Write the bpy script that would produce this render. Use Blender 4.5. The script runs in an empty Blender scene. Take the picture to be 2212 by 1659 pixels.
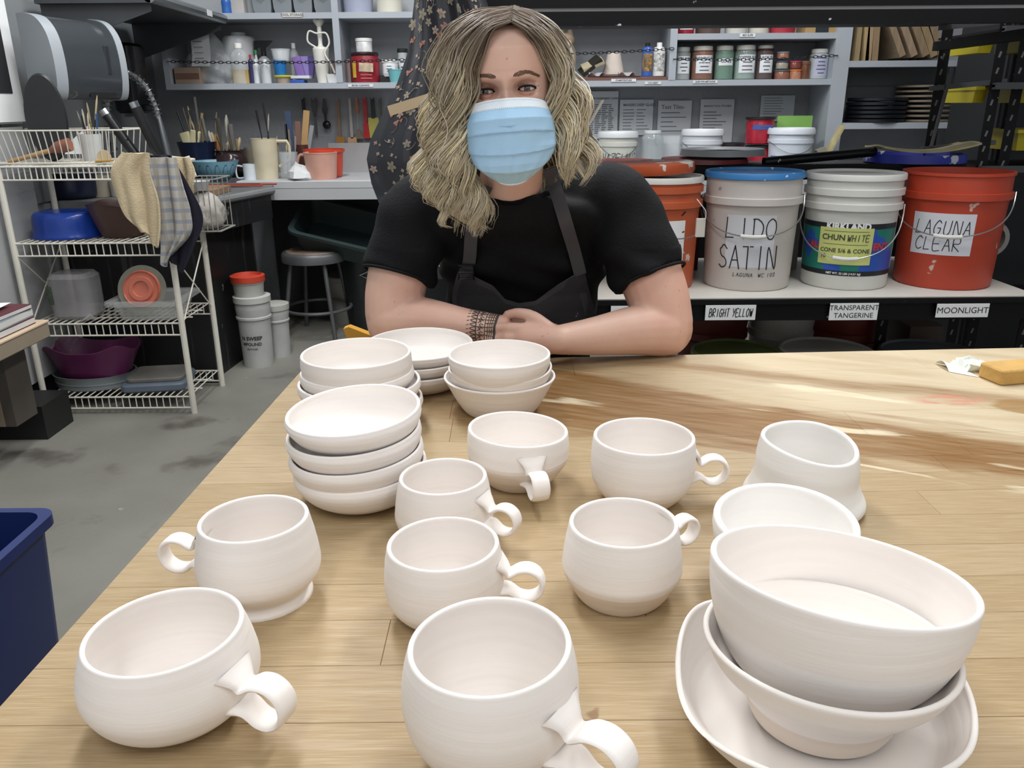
import bpy, bmesh, math, random
import numpy as np
from mathutils import Vector, Matrix
from math import sin, cos, pi, radians as R_
random.seed(7); np.random.seed(7)
SC = bpy.context.scene
COL = SC.collection
# ---------------- camera ----------------
CF, CP, CR, CH = 1750.0, R_(19.0), R_(0.45), 1.25
cam = bpy.data.cameras.new('camera'); cam.sensor_width = 36; cam.lens = CF/2212*36; cam.clip_start = .02
camo = bpy.data.objects.new('camera', cam); COL.objects.link(camo); SC.camera = camo
_f = Vector((0, cos(CP), -sin(CP))); _d = Vector((0, -sin(CP), -cos(CP))); _r = Vector((1, 0, 0))
_cr = _r*cos(CR)+_d*sin(CR); _cd = -_r*sin(CR)+_d*cos(CR)
m = Matrix.Identity(4)
for i in range(3):
    m[i][0] = _cr[i]; m[i][1] = -_cd[i]; m[i][2] = -_f[i]
m.translation = (0, 0, CH); camo.matrix_world = m
# ---------------- world, lights, exposure ----------------
w = bpy.data.worlds.new('world'); SC.world = w; w.use_nodes = True
w.node_tree.nodes['Background'].inputs[0].default_value = (.95, .975, 1, 1)
w.node_tree.nodes['Background'].inputs[1].default_value = .55
vs = SC.view_settings; vs.view_transform = 'Standard'; vs.look = 'None'; vs.gamma = 1; vs.exposure = 0.14; vs.use_curve_mapping = False
def area(x, y, z, sx, sy, e, col=(.98, .99, 1)):
    l = bpy.data.lights.new('ceiling_lamp_light', 'AREA'); l.shape = 'RECTANGLE'; l.size = sx; l.size_y = sy; l.energy = e; l.color = col
    o = bpy.data.objects.new('ceiling_lamp_light', l); o.location = (x, y, z); COL.objects.link(o); return o
for x, y, e in ((-.6, 1.9, 26), (1.0, 1.9, 26), (-.5, -.6, 13), (1.1, -.6, 10), (-.9, 3.3, 34), (1.1, 3.4, 30)):
    area(x, y, 2.98, .3, 1.25, e)
# ---------------- pixel to place helpers ----------------
def ray(px, py):
    return _cr*(px-1106)+_cd*(py-829.5)+_f*CF
def aty(px, py, Y):
    d = ray(px, py); t = Y/d.y; return Vector((d.x*t, Y, CH+d.z*t))
def atz(px, py, z):
    d = ray(px, py); t = (z-CH)/d.z; return Vector((d.x*t, d.y*t, z))
def fit(x0, y0, x1, y1, Y):
    "bottom centre, width and height of something seen in a box of the photo at distance Y"
    a = aty((x0+x1)/2, y1, Y); b = aty((x0+x1)/2, y0, Y)
    wd = aty(x1, (y0+y1)/2, Y).x-aty(x0, (y0+y1)/2, Y).x
    return a, wd, b.z-a.z
# ---------------- materials ----------------
def lin(c):
    if isinstance(c, str): c = tuple(int(c[i:i+2], 16)/255 for i in (0, 2, 4))
    return tuple(((v/12.92) if v <= .04045 else ((v+.055)/1.055)**2.4) for v in c[:3])+(1,)
_mc = {}
def M(col, rough=.5, var=.08, scale=6, bump=0., bscale=40, metal=0., trans=0., splat=None, alpha=1, spec=.5, stretch=(1, 1, 1), sss=0, coat=0, streak=None):
    key = (col, rough, var, scale, bump, bscale, metal, trans, splat, alpha, spec, stretch, sss, coat, streak)
    if key in _mc: return _mc[key]
    mt = bpy.data.materials.new('mat_'+(col if isinstance(col, str) else 'c')); mt.use_nodes = True
    nt = mt.node_tree; b = nt.nodes['Principled BSDF']; L = nt.links.new
    c = lin(col)
    b.inputs['Roughness'].default_value = rough; b.inputs['Metallic'].default_value = metal
    b.inputs['Specular IOR Level'].default_value = spec
    b.inputs['Transmission Weight'].default_value = trans; b.inputs['Alpha'].default_value = alpha
    if coat: b.inputs['Coat Weight'].default_value = coat
    if sss:
        b.inputs['Subsurface Weight'].default_value = sss; b.inputs['Subsurface Radius'].default_value = (.012, .005, .003); b.inputs['Subsurface Scale'].default_value = 1
    tc = nt.nodes.new('ShaderNodeTexCoord'); mp = nt.nodes.new('ShaderNodeMapping'); mp.inputs['Scale'].default_value = stretch
    L(tc.outputs['Object'], mp.inputs[0])
    out = None
    if var or splat or streak:
        n = nt.nodes.new('ShaderNodeTexNoise'); n.inputs['Scale'].default_value = scale; n.inputs['Detail'].default_value = 6; L(mp.outputs[0], n.inputs[0])
        r = nt.nodes.new('ShaderNodeMapRange'); r.inputs[1].default_value = .3; r.inputs[2].default_value = .7; r.inputs[3].default_value = 1-var; r.inputs[4].default_value = 1+var; L(n.outputs[0], r.inputs[0])
        mx = nt.nodes.new('ShaderNodeMix'); mx.data_type = 'RGBA'; mx.blend_type = 'MULTIPLY'; mx.inputs[0].default_value = 1; mx.inputs[6].default_value = c; L(r.outputs[0], mx.inputs[7]); out = mx.outputs[2]
    if streak:
        sc_, thr, scl, st = streak
        mp2 = nt.nodes.new('ShaderNodeMapping'); mp2.inputs['Scale'].default_value = st; L(tc.outputs['Object'], mp2.inputs[0])
        n = nt.nodes.new('ShaderNodeTexNoise'); n.inputs['Scale'].default_value = scl; n.inputs['Detail'].default_value = 5; L(mp2.outputs[0], n.inputs[0])
        r = nt.nodes.new('ShaderNodeMapRange'); r.inputs[1].default_value = thr; r.inputs[2].default_value = thr+.08; L(n.outputs[0], r.inputs[0])
        mx = nt.nodes.new('ShaderNodeMix'); mx.data_type = 'RGBA'; mx.inputs[7].default_value = lin(sc_); L(out, mx.inputs[6]); L(r.outputs[0], mx.inputs[0]); out = mx.outputs[2]
    if splat:
        sc_, thr, scl = splat
        n = nt.nodes.new('ShaderNodeTexNoise'); n.inputs['Scale'].default_value = scl; n.inputs['Detail'].default_value = 3; L(tc.outputs['Object'], n.inputs[0])
        r = nt.nodes.new('ShaderNodeMapRange'); r.inputs[1].default_value = thr; r.inputs[2].default_value = thr+.02; L(n.outputs[0], r.inputs[0])
        mx = nt.nodes.new('ShaderNodeMix'); mx.data_type = 'RGBA'; mx.inputs[7].default_value = lin(sc_); L(out, mx.inputs[6]); L(r.outputs[0], mx.inputs[0]); out = mx.outputs[2]
    if out: L(out, b.inputs['Base Color'])
    else: b.inputs['Base Color'].default_value = c
    if bump:
        n = nt.nodes.new('ShaderNodeTexNoise'); n.inputs['Scale'].default_value = bscale; n.inputs['Detail'].default_value = 4; L(mp.outputs[0], n.inputs[0])
        bm_ = nt.nodes.new('ShaderNodeBump'); bm_.inputs['Strength'].default_value = bump; bm_.inputs['Distance'].default_value = .004; L(n.outputs[0], bm_.inputs['Height']); L(bm_.outputs[0], b.inputs['Normal'])
    mt.diffuse_color = c
    _mc[key] = mt; return mt
def clear(col='e8eef0', rough=.15, alpha=.35):      # thin translucent plastic or glass
    return M(col, rough, 0, alpha=alpha, spec=.6)
# ---------------- geometry ----------------
class G:
    def __init__(s): s.v = []; s.f = []; s.mi = []
    def add(s, v, f, mi=0):
        o = len(s.v); s.v += [tuple(p) for p in v]; s.f += [tuple(i+o for i in q) for q in f]; s.mi += [mi]*len(f); return s
    def box(s, c, d, rz=0, rot=None, mi=0, taper=1):
        x, y, z = (k/2 for k in d); t = taper
        P = [(-x, -y, -z), (x, -y, -z), (x, y, -z), (-x, y, -z), (-x*t, -y*t, z), (x*t, -y*t, z), (x*t, y*t, z), (-x*t, y*t, z)]
        if rot is None: rot = Matrix.Rotation(rz, 3, 'Z')
        P = [rot@Vector(p)+Vector(c) for p in P]
        return s.add(P, [(0, 3, 2, 1), (4, 5, 6, 7), (0, 1, 5, 4), (1, 2, 6, 5), (2, 3, 7, 6), (3, 0, 4, 7)], mi)
    def rbox(s, c, d, r=.01, n=3, rz=0, rot=None, mi=0):   # box with rounded upright corners and small chamfer
        x, y, z = d[0]/2, d[1]/2, d[2]/2; r = min(r, x*.99, y*.99); e = min(r*.4, z*.4)
        def ring(k, zz):
            o = []
            for cx, cy, a0 in ((x-r, y-r, 0), (-x+r, y-r, pi/2), (-x+r, -y+r, pi), (x-r, -y+r, 1.5*pi)):
                for i in range(n+1):
                    a = a0+i*pi/2/n; o.append((cx+(r-k)*cos(a), cy+(r-k)*sin(a), zz))
            return o
        rings = [ring(e, -z), ring(0, -z+e), ring(0, z-e), ring(e, z)]
        if rot is None: rot = Matrix.Rotation(rz, 3, 'Z')
        m_ = len(rings[0]); V = [rot@Vector(p)+Vector(c) for g in rings for p in g]; F = []
        for k in range(3):
            for i in range(m_): F.append((k*m_+i, k*m_+(i+1) % m_, (k+1)*m_+(i+1) % m_, (k+1)*m_+i))
        F.append(tuple(range(m_-1, -1, -1))); F.append(tuple(range(3*m_, 4*m_)))
        return s.add(V, F, mi)
    def lathe(s, prof, n=32, c=(0, 0, 0), sx=1, sy=1, fn=None, mi=0, mis=None, cap=True):
        V = []; F = []; mm = []
        for k, (r, z) in enumerate(prof):
            for i in range(n):
                a = 2*pi*i/n; p = (r*cos(a)*sx, r*sin(a)*sy, z)
                if fn: p = fn(p, a, k)
                V.append((p[0]+c[0], p[1]+c[1], p[2]+c[2]))
        for k in range(len(prof)-1):
            for i in range(n):
                F.append((k*n+i, k*n+(i+1) % n, (k+1)*n+(i+1) % n, (k+1)*n+i)); mm.append(mis[k] if mis else mi)
        if cap:
            if prof[0][0] > 1e-5: F.append(tuple(range(n-1, -1, -1))); mm.append(mm[0])
            if prof[-1][0] > 1e-5: F.append(tuple(range((len(prof)-1)*n, len(prof)*n))); mm.append(mm[-1])
        s.add(V, F); s.mi[-len(F):] = mm; return s
    def tube(s, pts, r, n=8, closed=False, caps=True, mi=0, flat=1):
        pts = [Vector(p) for p in pts]; N = len(pts); rr = r if hasattr(r, '__len__') else [r]*N
        V = []; F = []; up = None
        for k in range(N):
            a = pts[(k-1) % N if closed else max(k-1, 0)]; b = pts[(k+1) % N if closed else min(k+1, N-1)]
            t = (b-a).normalized() if (b-a).length > 1e-9 else Vector((0, 0, 1))
            if up is None: up = Vector((0, 0, 1)) if abs(t.z) < .9 else Vector((1, 0, 0))
            x = t.cross(up).normalized(); up = x.cross(t).normalized()
            for i in range(n):
                an = 2*pi*i/n; V.append(pts[k]+x*cos(an)*rr[k]+up*sin(an)*rr[k]*flat)
        for k in range(N if closed else N-1):
            k2 = (k+1) % N
            for i in range(n): F.append((k*n+i, k*n+(i+1) % n, k2*n+(i+1) % n, k2*n+i))
        if caps and not closed: F.append(tuple(range(n-1, -1, -1))); F.append(tuple(range((N-1)*n, N*n)))
        return s.add(V, F, mi)
    def cyl(s, a, b, r, r2=None, n=16, mi=0): return s.tube([a, b], [r, r2 if r2 is not None else r], n, mi=mi)
    def sphere(s, c, r, n=16, m_=10, sc=(1, 1, 1), mi=0):
        prof = [(max(r*sin(pi*k/m_), 1e-6), -r*cos(pi*k/m_)) for k in range(m_+1)]
        V0 = len(s.v); s.lathe(prof, n, mi=mi, cap=False)
        for i in range(V0, len(s.v)):
            p = s.v[i]; s.v[i] = (p[0]*sc[0]+c[0], p[1]*sc[1]+c[1], p[2]*sc[2]+c[2])
        return s
    def prism(s, poly, t, fr=None, mi=0):     # poly of (x, z) upright outline with thickness t along y
        n = len(poly); V = [(x, -t/2, z) for x, z in poly]+[(x, t/2, z) for x, z in poly]
        if fr is not None: V = [fr@Vector(p) for p in V]
        F = [tuple(range(n)), tuple(range(2*n-1, n-1, -1))]+[(i, i+n, (i+1) % n+n, (i+1) % n) for i in range(n)]
        return s.add(V, F, mi)
    def surf(s, fn, nu, nv, t=0, closeu=False, mi=0):  # sheet fn(u,v); t gives thickness
        P = [[Vector(fn(i/nu, j/nv)) for j in range(nv+1)] for i in range(nu+1)]
        V = [p for row in P for p in row]; W = nv+1
        F = [(i*W+j, (i+1)*W+j, (i+1)*W+j+1, i*W+j+1) for i in range(nu) for j in range(nv)]
        if t:
            NV = []
            for i in range(nu+1):
                for j in range(nv+1):
                    du = P[min(i+1, nu)][j]-P[max(i-1, 0)][j]; dv = P[i][min(j+1, nv)]-P[i][max(j-1, 0)]
                    nn = du.cross(dv); nn = nn.normalized() if nn.length > 1e-12 else Vector((0, 0, 1)); NV.append(P[i][j]-nn*t)
            o = len(V); V += NV; F += [(o+a, o+d, o+c, o+b) for a, b, c, d in F[:nu*nv]]
            for i in range(nu): F += [(i*W, o+i*W, o+(i+1)*W, (i+1)*W), (i*W+nv, (i+1)*W+nv, o+(i+1)*W+nv, o+i*W+nv)]
            for j in range(nv): F += [(j, j+1, o+j+1, o+j), (nu*W+j, o+nu*W+j, o+nu*W+j+1, nu*W+j+1)]
        return s.add(V, F, mi)
    def build(s, name, mat, parent=None, smooth=35, label=None, off=None):
        me = bpy.data.meshes.new(name); me.from_pydata(s.v, [], s.f)
        mats = mat if isinstance(mat, (list, tuple)) else [mat]
        for q in mats: me.materials.append(q)
        if len(mats) > 1: me.polygons.foreach_set('material_index', s.mi)
        me.validate()
        bm = bmesh.new(); bm.from_mesh(me); bmesh.ops.recalc_face_normals(bm, faces=bm.faces); bm.to_mesh(me); bm.free()
        if smooth:
            me.polygons.foreach_set('use_smooth', [True]*len(me.polygons)); me.set_sharp_from_angle(angle=R_(smooth))
        o = bpy.data.objects.new(name, me); COL.objects.link(o)
        if parent: o.parent = parent
        if off is not None: o.location = off
        if label: o['label'] = label
        return o
def thing(name, label, cat, loc=(0, 0, 0), rz=0, group=None, rot=None):
    o = bpy.data.objects.new(name, None); COL.objects.link(o); o.empty_display_size = .05
    o.location = loc; o.rotation_euler = rot if rot else (0, 0, rz); o['label'] = label; o['category'] = cat
    if group: o['group'] = group
    return o
def tag(o, label, cat, group=None):
    o['label'] = label; o['category'] = cat
    if group: o['group'] = group
    return o
def struct(o): o['kind'] = 'structure'; return o
def spline(pts, n=8):
    "smooth a list of 2d/3d points (catmull-rom)"
    P = [np.array(p, float) for p in pts]; P = [2*P[0]-P[1]]+P+[2*P[-1]-P[-2]]; o = []
    for i in range(1, len(P)-2):
        for k in range(n):
            t = k/n; a, b, c, d = P[i-1:i+3]
            o.append(tuple(.5*((2*b)+(c-a)*t+(2*a-5*b+4*c-d)*t*t+(-a+3*b-3*c+d)*t**3)))
    o.append(tuple(P[-2])); return o
# text as real thin lettering
def text_geo(txt, size, bold=0, align='CENTER'):
    cu = bpy.data.curves.new('t', 'FONT'); cu.body = txt; cu.size = size; cu.align_x = align; cu.align_y = 'CENTER'; cu.offset = bold; cu.resolution_u = 3
    o = bpy.data.objects.new('t', cu); COL.objects.link(o); me = bpy.data.meshes.new_from_object(o)
    v = [tuple(p.co[:2]) for p in me.vertices]; f = [tuple(p.vertices) for p in me.polygons]
    bpy.data.objects.remove(o); bpy.data.curves.remove(cu); bpy.data.meshes.remove(me); return v, f
SF = {'A': [[(0, 0), (.5, 1), (1, 0)], [(.2, .38), (.8, .38)]], 'B': [[(0, 0), (0, 1), (.7, .95), (.8, .75), (.6, .55), (0, .5)], [(.6, .55), (.95, .3), (.7, .03), (0, 0)]],
 'C': [[(1, .85), (.6, 1), (.15, .75), (0, .4), (.2, .08), (.6, 0), (1, .15)]], 'D': [[(.1, 0), (.1, 1)], [(0, 1), (.6, .95), (1, .6), (.8, .15), (0, 0)]],
 'E': [[(.9, 1), (0, 1), (0, 0), (.95, 0)], [(0, .5), (.75, .5)]], 'G': [[(.9, .85), (.5, 1), (.1, .7), (0, .3), (.3, 0), (.8, .1), (.9, .45), (.5, .45)]],
 'H': [[(0, 0), (0, 1)], [(.9, 0), (.9, 1)], [(0, .5), (.9, .5)]], 'I': [[(.5, 0), (.5, 1)]], 'K': [[(0, 0), (0, 1)], [(.9, 1), (0, .45), (.9, 0)]], 'L': [[(.1, 1), (0, 0), (.8, .03)]],
 'M': [[(0, 0), (.1, 1), (.5, .4), (.9, 1), (1, 0)]], 'N': [[(0, 0), (.05, 1), (.9, 0), (.95, 1)]], 'O': [[(.5, 1), (.1, .8), (0, .4), (.25, .03), (.7, 0), (1, .4), (.9, .85), (.5, 1)]],
 'P': [[(0, 0), (0, 1), (.8, .95), (.85, .6), (0, .5)]], 'R': [[(0, 0), (0, 1), (.8, .95), (.8, .6), (0, .5), (.9, 0)]], 'S': [[(.9, .85), (.5, 1), (.1, .8), (.25, .55), (.75, .4), (.85, .15), (.4, 0), (0, .12)]],
 'T': [[(0, 1), (1, 1)], [(.5, 1), (.5, 0)]], 'U': [[(0, 1), (.05, .2), (.4, 0), (.85, .2), (.9, 1)]], 'W': [[(0, 1), (.25, 0), (.5, .7), (.75, 0), (1, 1)]], 'Y': [[(0, 1), (.5, .5)], [(1, 1), (.3, 0)]],
 'Z': [[(0, 1), (1, 1), (0, 0), (1, 0)]], '1': [[(.5, 0), (.5, 1)]], '0': [[(.5, 1), (0, .5), (.5, 0), (1, .5), (.5, 1)]], '3': [[(0, .9), (.6, 1), (.8, .75), (.3, .5), (.9, .25), (.4, 0), (0, .1)]], '.': [[(.4, 0), (.5, .05)]],
 'Q': [[(.5, 1), (0, .5), (.5, 0), (1, .5), (.5, 1)], [(.6, .3), (1, -.1)]], ' ': []}
def hand_geo(txt, size, wr=.62, gap=.3, lw=.06, slant=0, seed=1):
    rnd = random.Random(seed); v = []; f = []; x = 0
    for ch in txt:
        for st in SF.get(ch, []):
            P = [((p[0]*wr+x+slant*p[1])*size, p[1]*size*rnd.uniform(.97, 1.03)) for p in (spline(st, 4) if len(st) > 3 else st)]
            for a, b in zip(P[:-1], P[1:]):
                dx, dy = b[0]-a[0], b[1]-a[1]; l = math.hypot(dx, dy) or 1; nx, ny = -dy/l*lw*size/2, dx/l*lw*size/2; ex, ey = dx/l*lw*size*.3, dy/l*lw*size*.3
                o = len(v); v += [(a[0]+nx-ex, a[1]+ny-ey), (a[0]-nx-ex, a[1]-ny-ey), (b[0]-nx+ex, b[1]-ny+ey), (b[0]+nx+ex, b[1]+ny+ey)]; f.append((o, o+1, o+2, o+3))
        x += (wr+gap) if ch != ' ' else wr
    x0 = (x-gap)*size/2
    return [(p[0]-x0, p[1]-size/2) for p in v], f
def put_flat(g, geo, fr, mi=0):    # fr: matrix mapping (x, y, z-out) to place
    v, f = geo; return g.add([fr@Vector((p[0], p[1], 0)) for p in v], f, mi)
def face_y(x, y, z, tilt=0, yaw=0):      # frame for something facing the camera (-Y): local x right, y up
    return Matrix.Translation((x, y, z))@Matrix.Rotation(yaw, 4, 'Z')@Matrix.Rotation(R_(90)+tilt, 4, 'X')
# ======================= SETTING =======================
conc = M('7f7d75', .5, .22, 1.6, .25, 60, streak=('55514a', .57, 2.3, (1, 1, 1)), splat=('b9b6ac', .74, 22))
struct(G().box((0, 2.4, -.05), (6.4, 6.0, .1)).build('floor', conc, smooth=0))
WB = 5.02
struct(G().box((0, WB+.05, 1.55), (6.4, .1, 3.1)).build('wall_back', M('96999d', .6, .06, 3, .8, 55), smooth=0))
struct(G().box((-2.12, 4.53, 1.55), (.1, 1.94, 3.1)).build('wall_left', M('a2a4a4', .5, .08, 3, .1, 40), smooth=0))
struct(G().box((-2.45, 3.60, 1.55), (.76, .08, 3.1)).build('wall_recess', M('a2a4a4', .5, .08, 3, .1, 40), smooth=0))
struct(G().box((-2.80, 1.5, 1.55), (.1, 4.2, 3.1)).build('wall_outer', M('a2a4a4', .5, .08, 3, .1, 40), smooth=0))
struct(G().box((3.25, 2.4, 1.55), (.1, 6.0, 3.1)).build('wall_right', M('8a8d90', .6, .06, 3), smooth=0))
struct(G().box((0, 2.4, 3.12), (6.4, 6.0, .1)).build('ceiling', M('dcdcd8', .8, .03), smooth=0))
lampm = bpy.data.materials.new('lamp_diffuser'); lampm.use_nodes = True
_b = lampm.node_tree.nodes['Principled BSDF']; _b.inputs['Base Color'].default_value = (.9, .9, .9, 1); _b.inputs['Emission Color'].default_value = (.95, .98, 1, 1); _b.inputs['Emission Strength'].default_value = 3
for k, (x, y) in enumerate(((-.6, 1.9), (1.0, 1.9), (-.5, -.4), (1.1, -.4), (-.9, 3.4), (1.1, 3.4))):
    t = thing('ceiling_light', 'long fluorescent ceiling light, ' + ('left above the rear of the table', 'right above the rear of the table', 'left behind the camera', 'right behind the camera', 'left in front of the shelving', 'right in front of the shelving')[k], 'light', (x, y, 3.07), group='ceiling lights outside the picture')
    G().box((0, 0, -.02), (.36, 1.3, .04)).build('housing', M('e0e0e0', .5, 0), t)
    G().rbox((0, 0, -.05), (.3, 1.22, .03), .02).build('diffuser', lampm, t)
# ---- butcher block table ----
wood = bpy.data.materials.new('maple'); wood.use_nodes = True
def wood_mat(mt):
    nt = mt.node_tree; L = nt.links.new; b = nt.nodes['Principled BSDF']; N = nt.nodes.new
    geo = N('ShaderNodeNewGeometry'); oi = N('ShaderNodeObjectInfo')
    def ramp(src, a, b_, c=0, d=1):
        r = N('ShaderNodeMapRange'); r.inputs[1].default_value = a; r.inputs[2].default_value = b_; r.inputs[3].default_value = c; r.inputs[4].default_value = d; L(src, r.inputs[0]); return r.outputs[0]
    def mapn(scl, loc=(0, 0, 0), rot=0):
        m_ = N('ShaderNodeMapping'); m_.inputs['Scale'].default_value = scl; m_.inputs['Location'].default_value = loc; m_.inputs['Rotation'].default_value = (0, 0, rot); L(geo.outputs['Position'], m_.inputs[0]); return m_.outputs[0]
    def noise(vec, s, d=5, dist=0):
        n = N('ShaderNodeTexNoise'); n.inputs['Scale'].default_value = s; n.inputs['Detail'].default_value = d; n.inputs['Distortion'].default_value = dist; L(vec, n.inputs[0]); return n.outputs[0]
    def mix(a, b_, f, mode='MIX'):
        m_ = N('ShaderNodeMix'); m_.data_type = 'RGBA'; m_.blend_type = mode
        for s_, v in ((6, a), (7, b_)):
            if isinstance(v, tuple): m_.inputs[s_].default_value = v
            else: L(v, m_.inputs[s_])
        if isinstance(f, (int, float)): m_.inputs[0].default_value = f
        else: L(f, m_.inputs[0])
        return m_.outputs[2]
    def math_(op, a, b_):
        m_ = N('ShaderNodeMath'); m_.operation = op; m_.use_clamp = True
        for i, v in enumerate((a, b_)):
            if isinstance(v, (int, float)): m_.inputs[i].default_value = v
            else: L(v, m_.inputs[i])
        return m_.outputs[0]
    base = mix(lin('b09a7a'), lin('a18a67'), oi.outputs['Random'])
    grain = ramp(noise(mapn((3, 60, 3)), 3, 8, .6), .3, .7)
    base = mix(base, lin('977b52'), math_('MULTIPLY', grain, .45))
    fine = ramp(noise(mapn((6, 240, 6)), 4, 4), .45, .75)
    base = mix(base, lin('c9b793'), math_('MULTIPLY', fine, .5))
    # worn pale / oiled tan area towards the back right
    sx = N('ShaderNodeSeparateXYZ'); L(geo.outputs['Position'], sx.inputs[0])
    def mm(op, a, b_, cl=False):
        m_ = N('ShaderNodeMath'); m_.operation = op; m_.use_clamp = cl
        for i, v in enumerate((a, b_)):
            if isinstance(v, (int, float)): m_.inputs[i].default_value = v
            else: L(v, m_.inputs[i])
        return m_.outputs[0]
    X_, Y_ = sx.outputs[0], sx.outputs[1]
    def lin2(a, b_, c): return mm('ADD', mm('ADD', mm('MULTIPLY', X_, a), mm('MULTIPLY', Y_, b_)), c)
    u = lin2(.927, -.374, -.927*.05+.374*1.27); v = lin2(.374, .927, -.374*.05-.927*1.27)
    cv = N('ShaderNodeCombineXYZ'); L(mm('MULTIPLY', u, 2.2), cv.inputs[0]); L(mm('MULTIPLY', v, 13), cv.inputs[1])
    nz = noise(cv.outputs[0], 1.5, 7, .5); cv2 = N('ShaderNodeCombineXYZ'); L(mm('MULTIPLY', u, 7), cv2.inputs[0]); L(mm('MULTIPLY', v, 60), cv2.inputs[1]); nf = noise(cv2.outputs[0], 1.3, 6, .3)
    n0 = mm('MULTIPLY', mm('SUBTRACT', nz, .5), .26)
    def band(c0, w0, slope, u0, gain, s=1):
        d = mm('ADD', mm('SUBTRACT', mm('ADD', w0, mm('MULTIPLY', u, slope)), mm('ABSOLUTE', mm('SUBTRACT', v, c0), 0)), mm('MULTIPLY', n0, s))
        return mm('MULTIPLY', math_('MULTIPLY', ramp(d, -.012, .022), ramp(u, u0, u0+.2)), gain)
    pale = math_('MULTIPLY', math_('MULTIPLY', ramp(v, -.02, .06), ramp(X_, .12, .5)), ramp(nz, .3, .55, .3, .65))
    base = mix(base, lin('d2c4a8'), pale)
    shade = ramp(nf, .3, .65, .55, 1)
    o1 = math_('MULTIPLY', band(-.02, .15, -.12, -.18, .95), shade); o2 = math_('MULTIPLY', band(.215, .030, .0, .0, .75, .5), shade)
    base = mix(base, lin('7d5524'), math_('ADD', o1, o2))
    base = mix(base, lin('dccfb2'), math_('MULTIPLY', ramp(nz, .60, .66), band(0, .2, 0, -.2, .8, 0)))
    vm2 = N('ShaderNodeVectorMath'); vm2.operation = 'DISTANCE'; L(geo.outputs['Position'], vm2.inputs[0]); vm2.inputs[1].default_value = (.80, 1.18, .8)
    base = mix(base, lin('94703f'), math_('MULTIPLY', ramp(mm('ADD', vm2.outputs['Value'], mm('MULTIPLY', n0, .3)), .04, .028), .75))
    # a pinkish stain
    vm = N('ShaderNodeVectorMath'); vm.operation = 'DISTANCE'; L(mapn((1, 2.2, 1)), vm.inputs[0]); vm.inputs[1].default_value = (.70, 1.215*2.2, .8)
    pink = ramp(vm.outputs['Value'], .075, .045)
    base = mix(base, lin('c08570'), math_('MULTIPLY', math_('MULTIPLY', pink, ramp(noise(mapn((30, 90, 1), (0, 0, 0), R_(-12)), 1), .4, .6)), .9))
    # knots
    sp = ramp(noise(mapn((1, 1, 1)), 26, 2), .80, .83); base = mix(base, lin('7d5a38'), math_('MULTIPLY', sp, .7))
    L(base, b.inputs['Base Color'])
    b.inputs['Specular IOR Level'].default_value = .28
    L(ramp(grain, 0, 1, .40, .58), b.inputs['Roughness'])
    bp = N('ShaderNodeBump'); bp.inputs['Strength'].default_value = .12; bp.inputs['Distance'].default_value = .001; L(grain, bp.inputs['Height']); L(bp.outputs[0], b.inputs['Normal'])
wood_mat(wood)
TZ = .8
tb = thing('work_table', 'large maple butcher block work table with oiled streaks at its far side', 'table', (0, 0, 0))
rows = [1.455, 1.345, 1.235, 1.15, 1.06, .985, .935, .885, .825, .76, .70, .64, .575, .507, .45, .40, .34, .28, .20, .12]
def redge(x, y0):     # rows fan out very slightly
    a = (y0-.5)/.95*2.4+.1; return y0+math.tan(R_(a))*(x-.0)+(.0)
def ledge(y): return -.4103+(y-.528)*.0345
XR = 1.6; bx = 0
for k in range(len(rows)-1):
    y1, y0 = rows[k], rows[k+1]; x = None; cuts = []
    xx = ledge(y0)+random.uniform(.25, 1.0)
    while xx < XR-.2: cuts.append(xx); xx += random.uniform(.55, 1.1)
    xs = [None]+cuts+[XR]
    for i in range(len(xs)-1):
        g = G(); e = .00015; c = .0004
        def cor(x_, top):
            yy0 = redge(0 if x_ is None else x_, y0); yy1 = redge(0 if x_ is None else x_, y1)
            if x_ is None:
                ya = redge(ledge(y0), y0); yb = redge(ledge(y1), y1); return (ledge(y0)+e, ya+e), (ledge(y1)+e, yb-e)
            return (x_+(-e if not top else e), yy0+e), (x_+(-e if not top else e), yy1-e)
        a0, a1 = cor(xs[i], True) if xs[i] is not None else cor(None, True)
        b0, b1 = cor(xs[i+1], False)
        q = [a0, b0, b1, a1]; cxm = sum(p[0] for p in q)/4; cym = sum(p[1] for p in q)/4
        V = [(p[0], p[1], TZ-.045) for p in q]+[(p[0], p[1], TZ-c) for p in q]+[(p[0]+(c if p[0] < cxm else -c), p[1]+(c if p[1] < cym else -c), TZ) for p in q]
        F = [(3, 2, 1, 0), (8, 9, 10, 11)]+[(j+o, (j+1) % 4+o, (j+1) % 4+4+o, j+4+o) for o in (0, 4) for j in range(4)]
        g.add(V, F); g.build('stave', wood, tb, smooth=0)
frm = M('a8845a', .5, .1)
g = G(); g.box((.62, redge(.62, 1.34), TZ-.1), (1.85, .03, .11), R_(2)); g.build('apron', frm, tb)
g = G(); g.box((.62, .25, TZ-.1), (1.85, .03, .11)); g.build('apron', frm, tb)
for x, y in ((-.28, .28), (1.5, .28), (-.25, 1.3), (1.5, 1.36)):
    G().rbox((x, y, (TZ-.045)/2), (.09, .09, TZ-.045), .008).build('leg', frm, tb)
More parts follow.
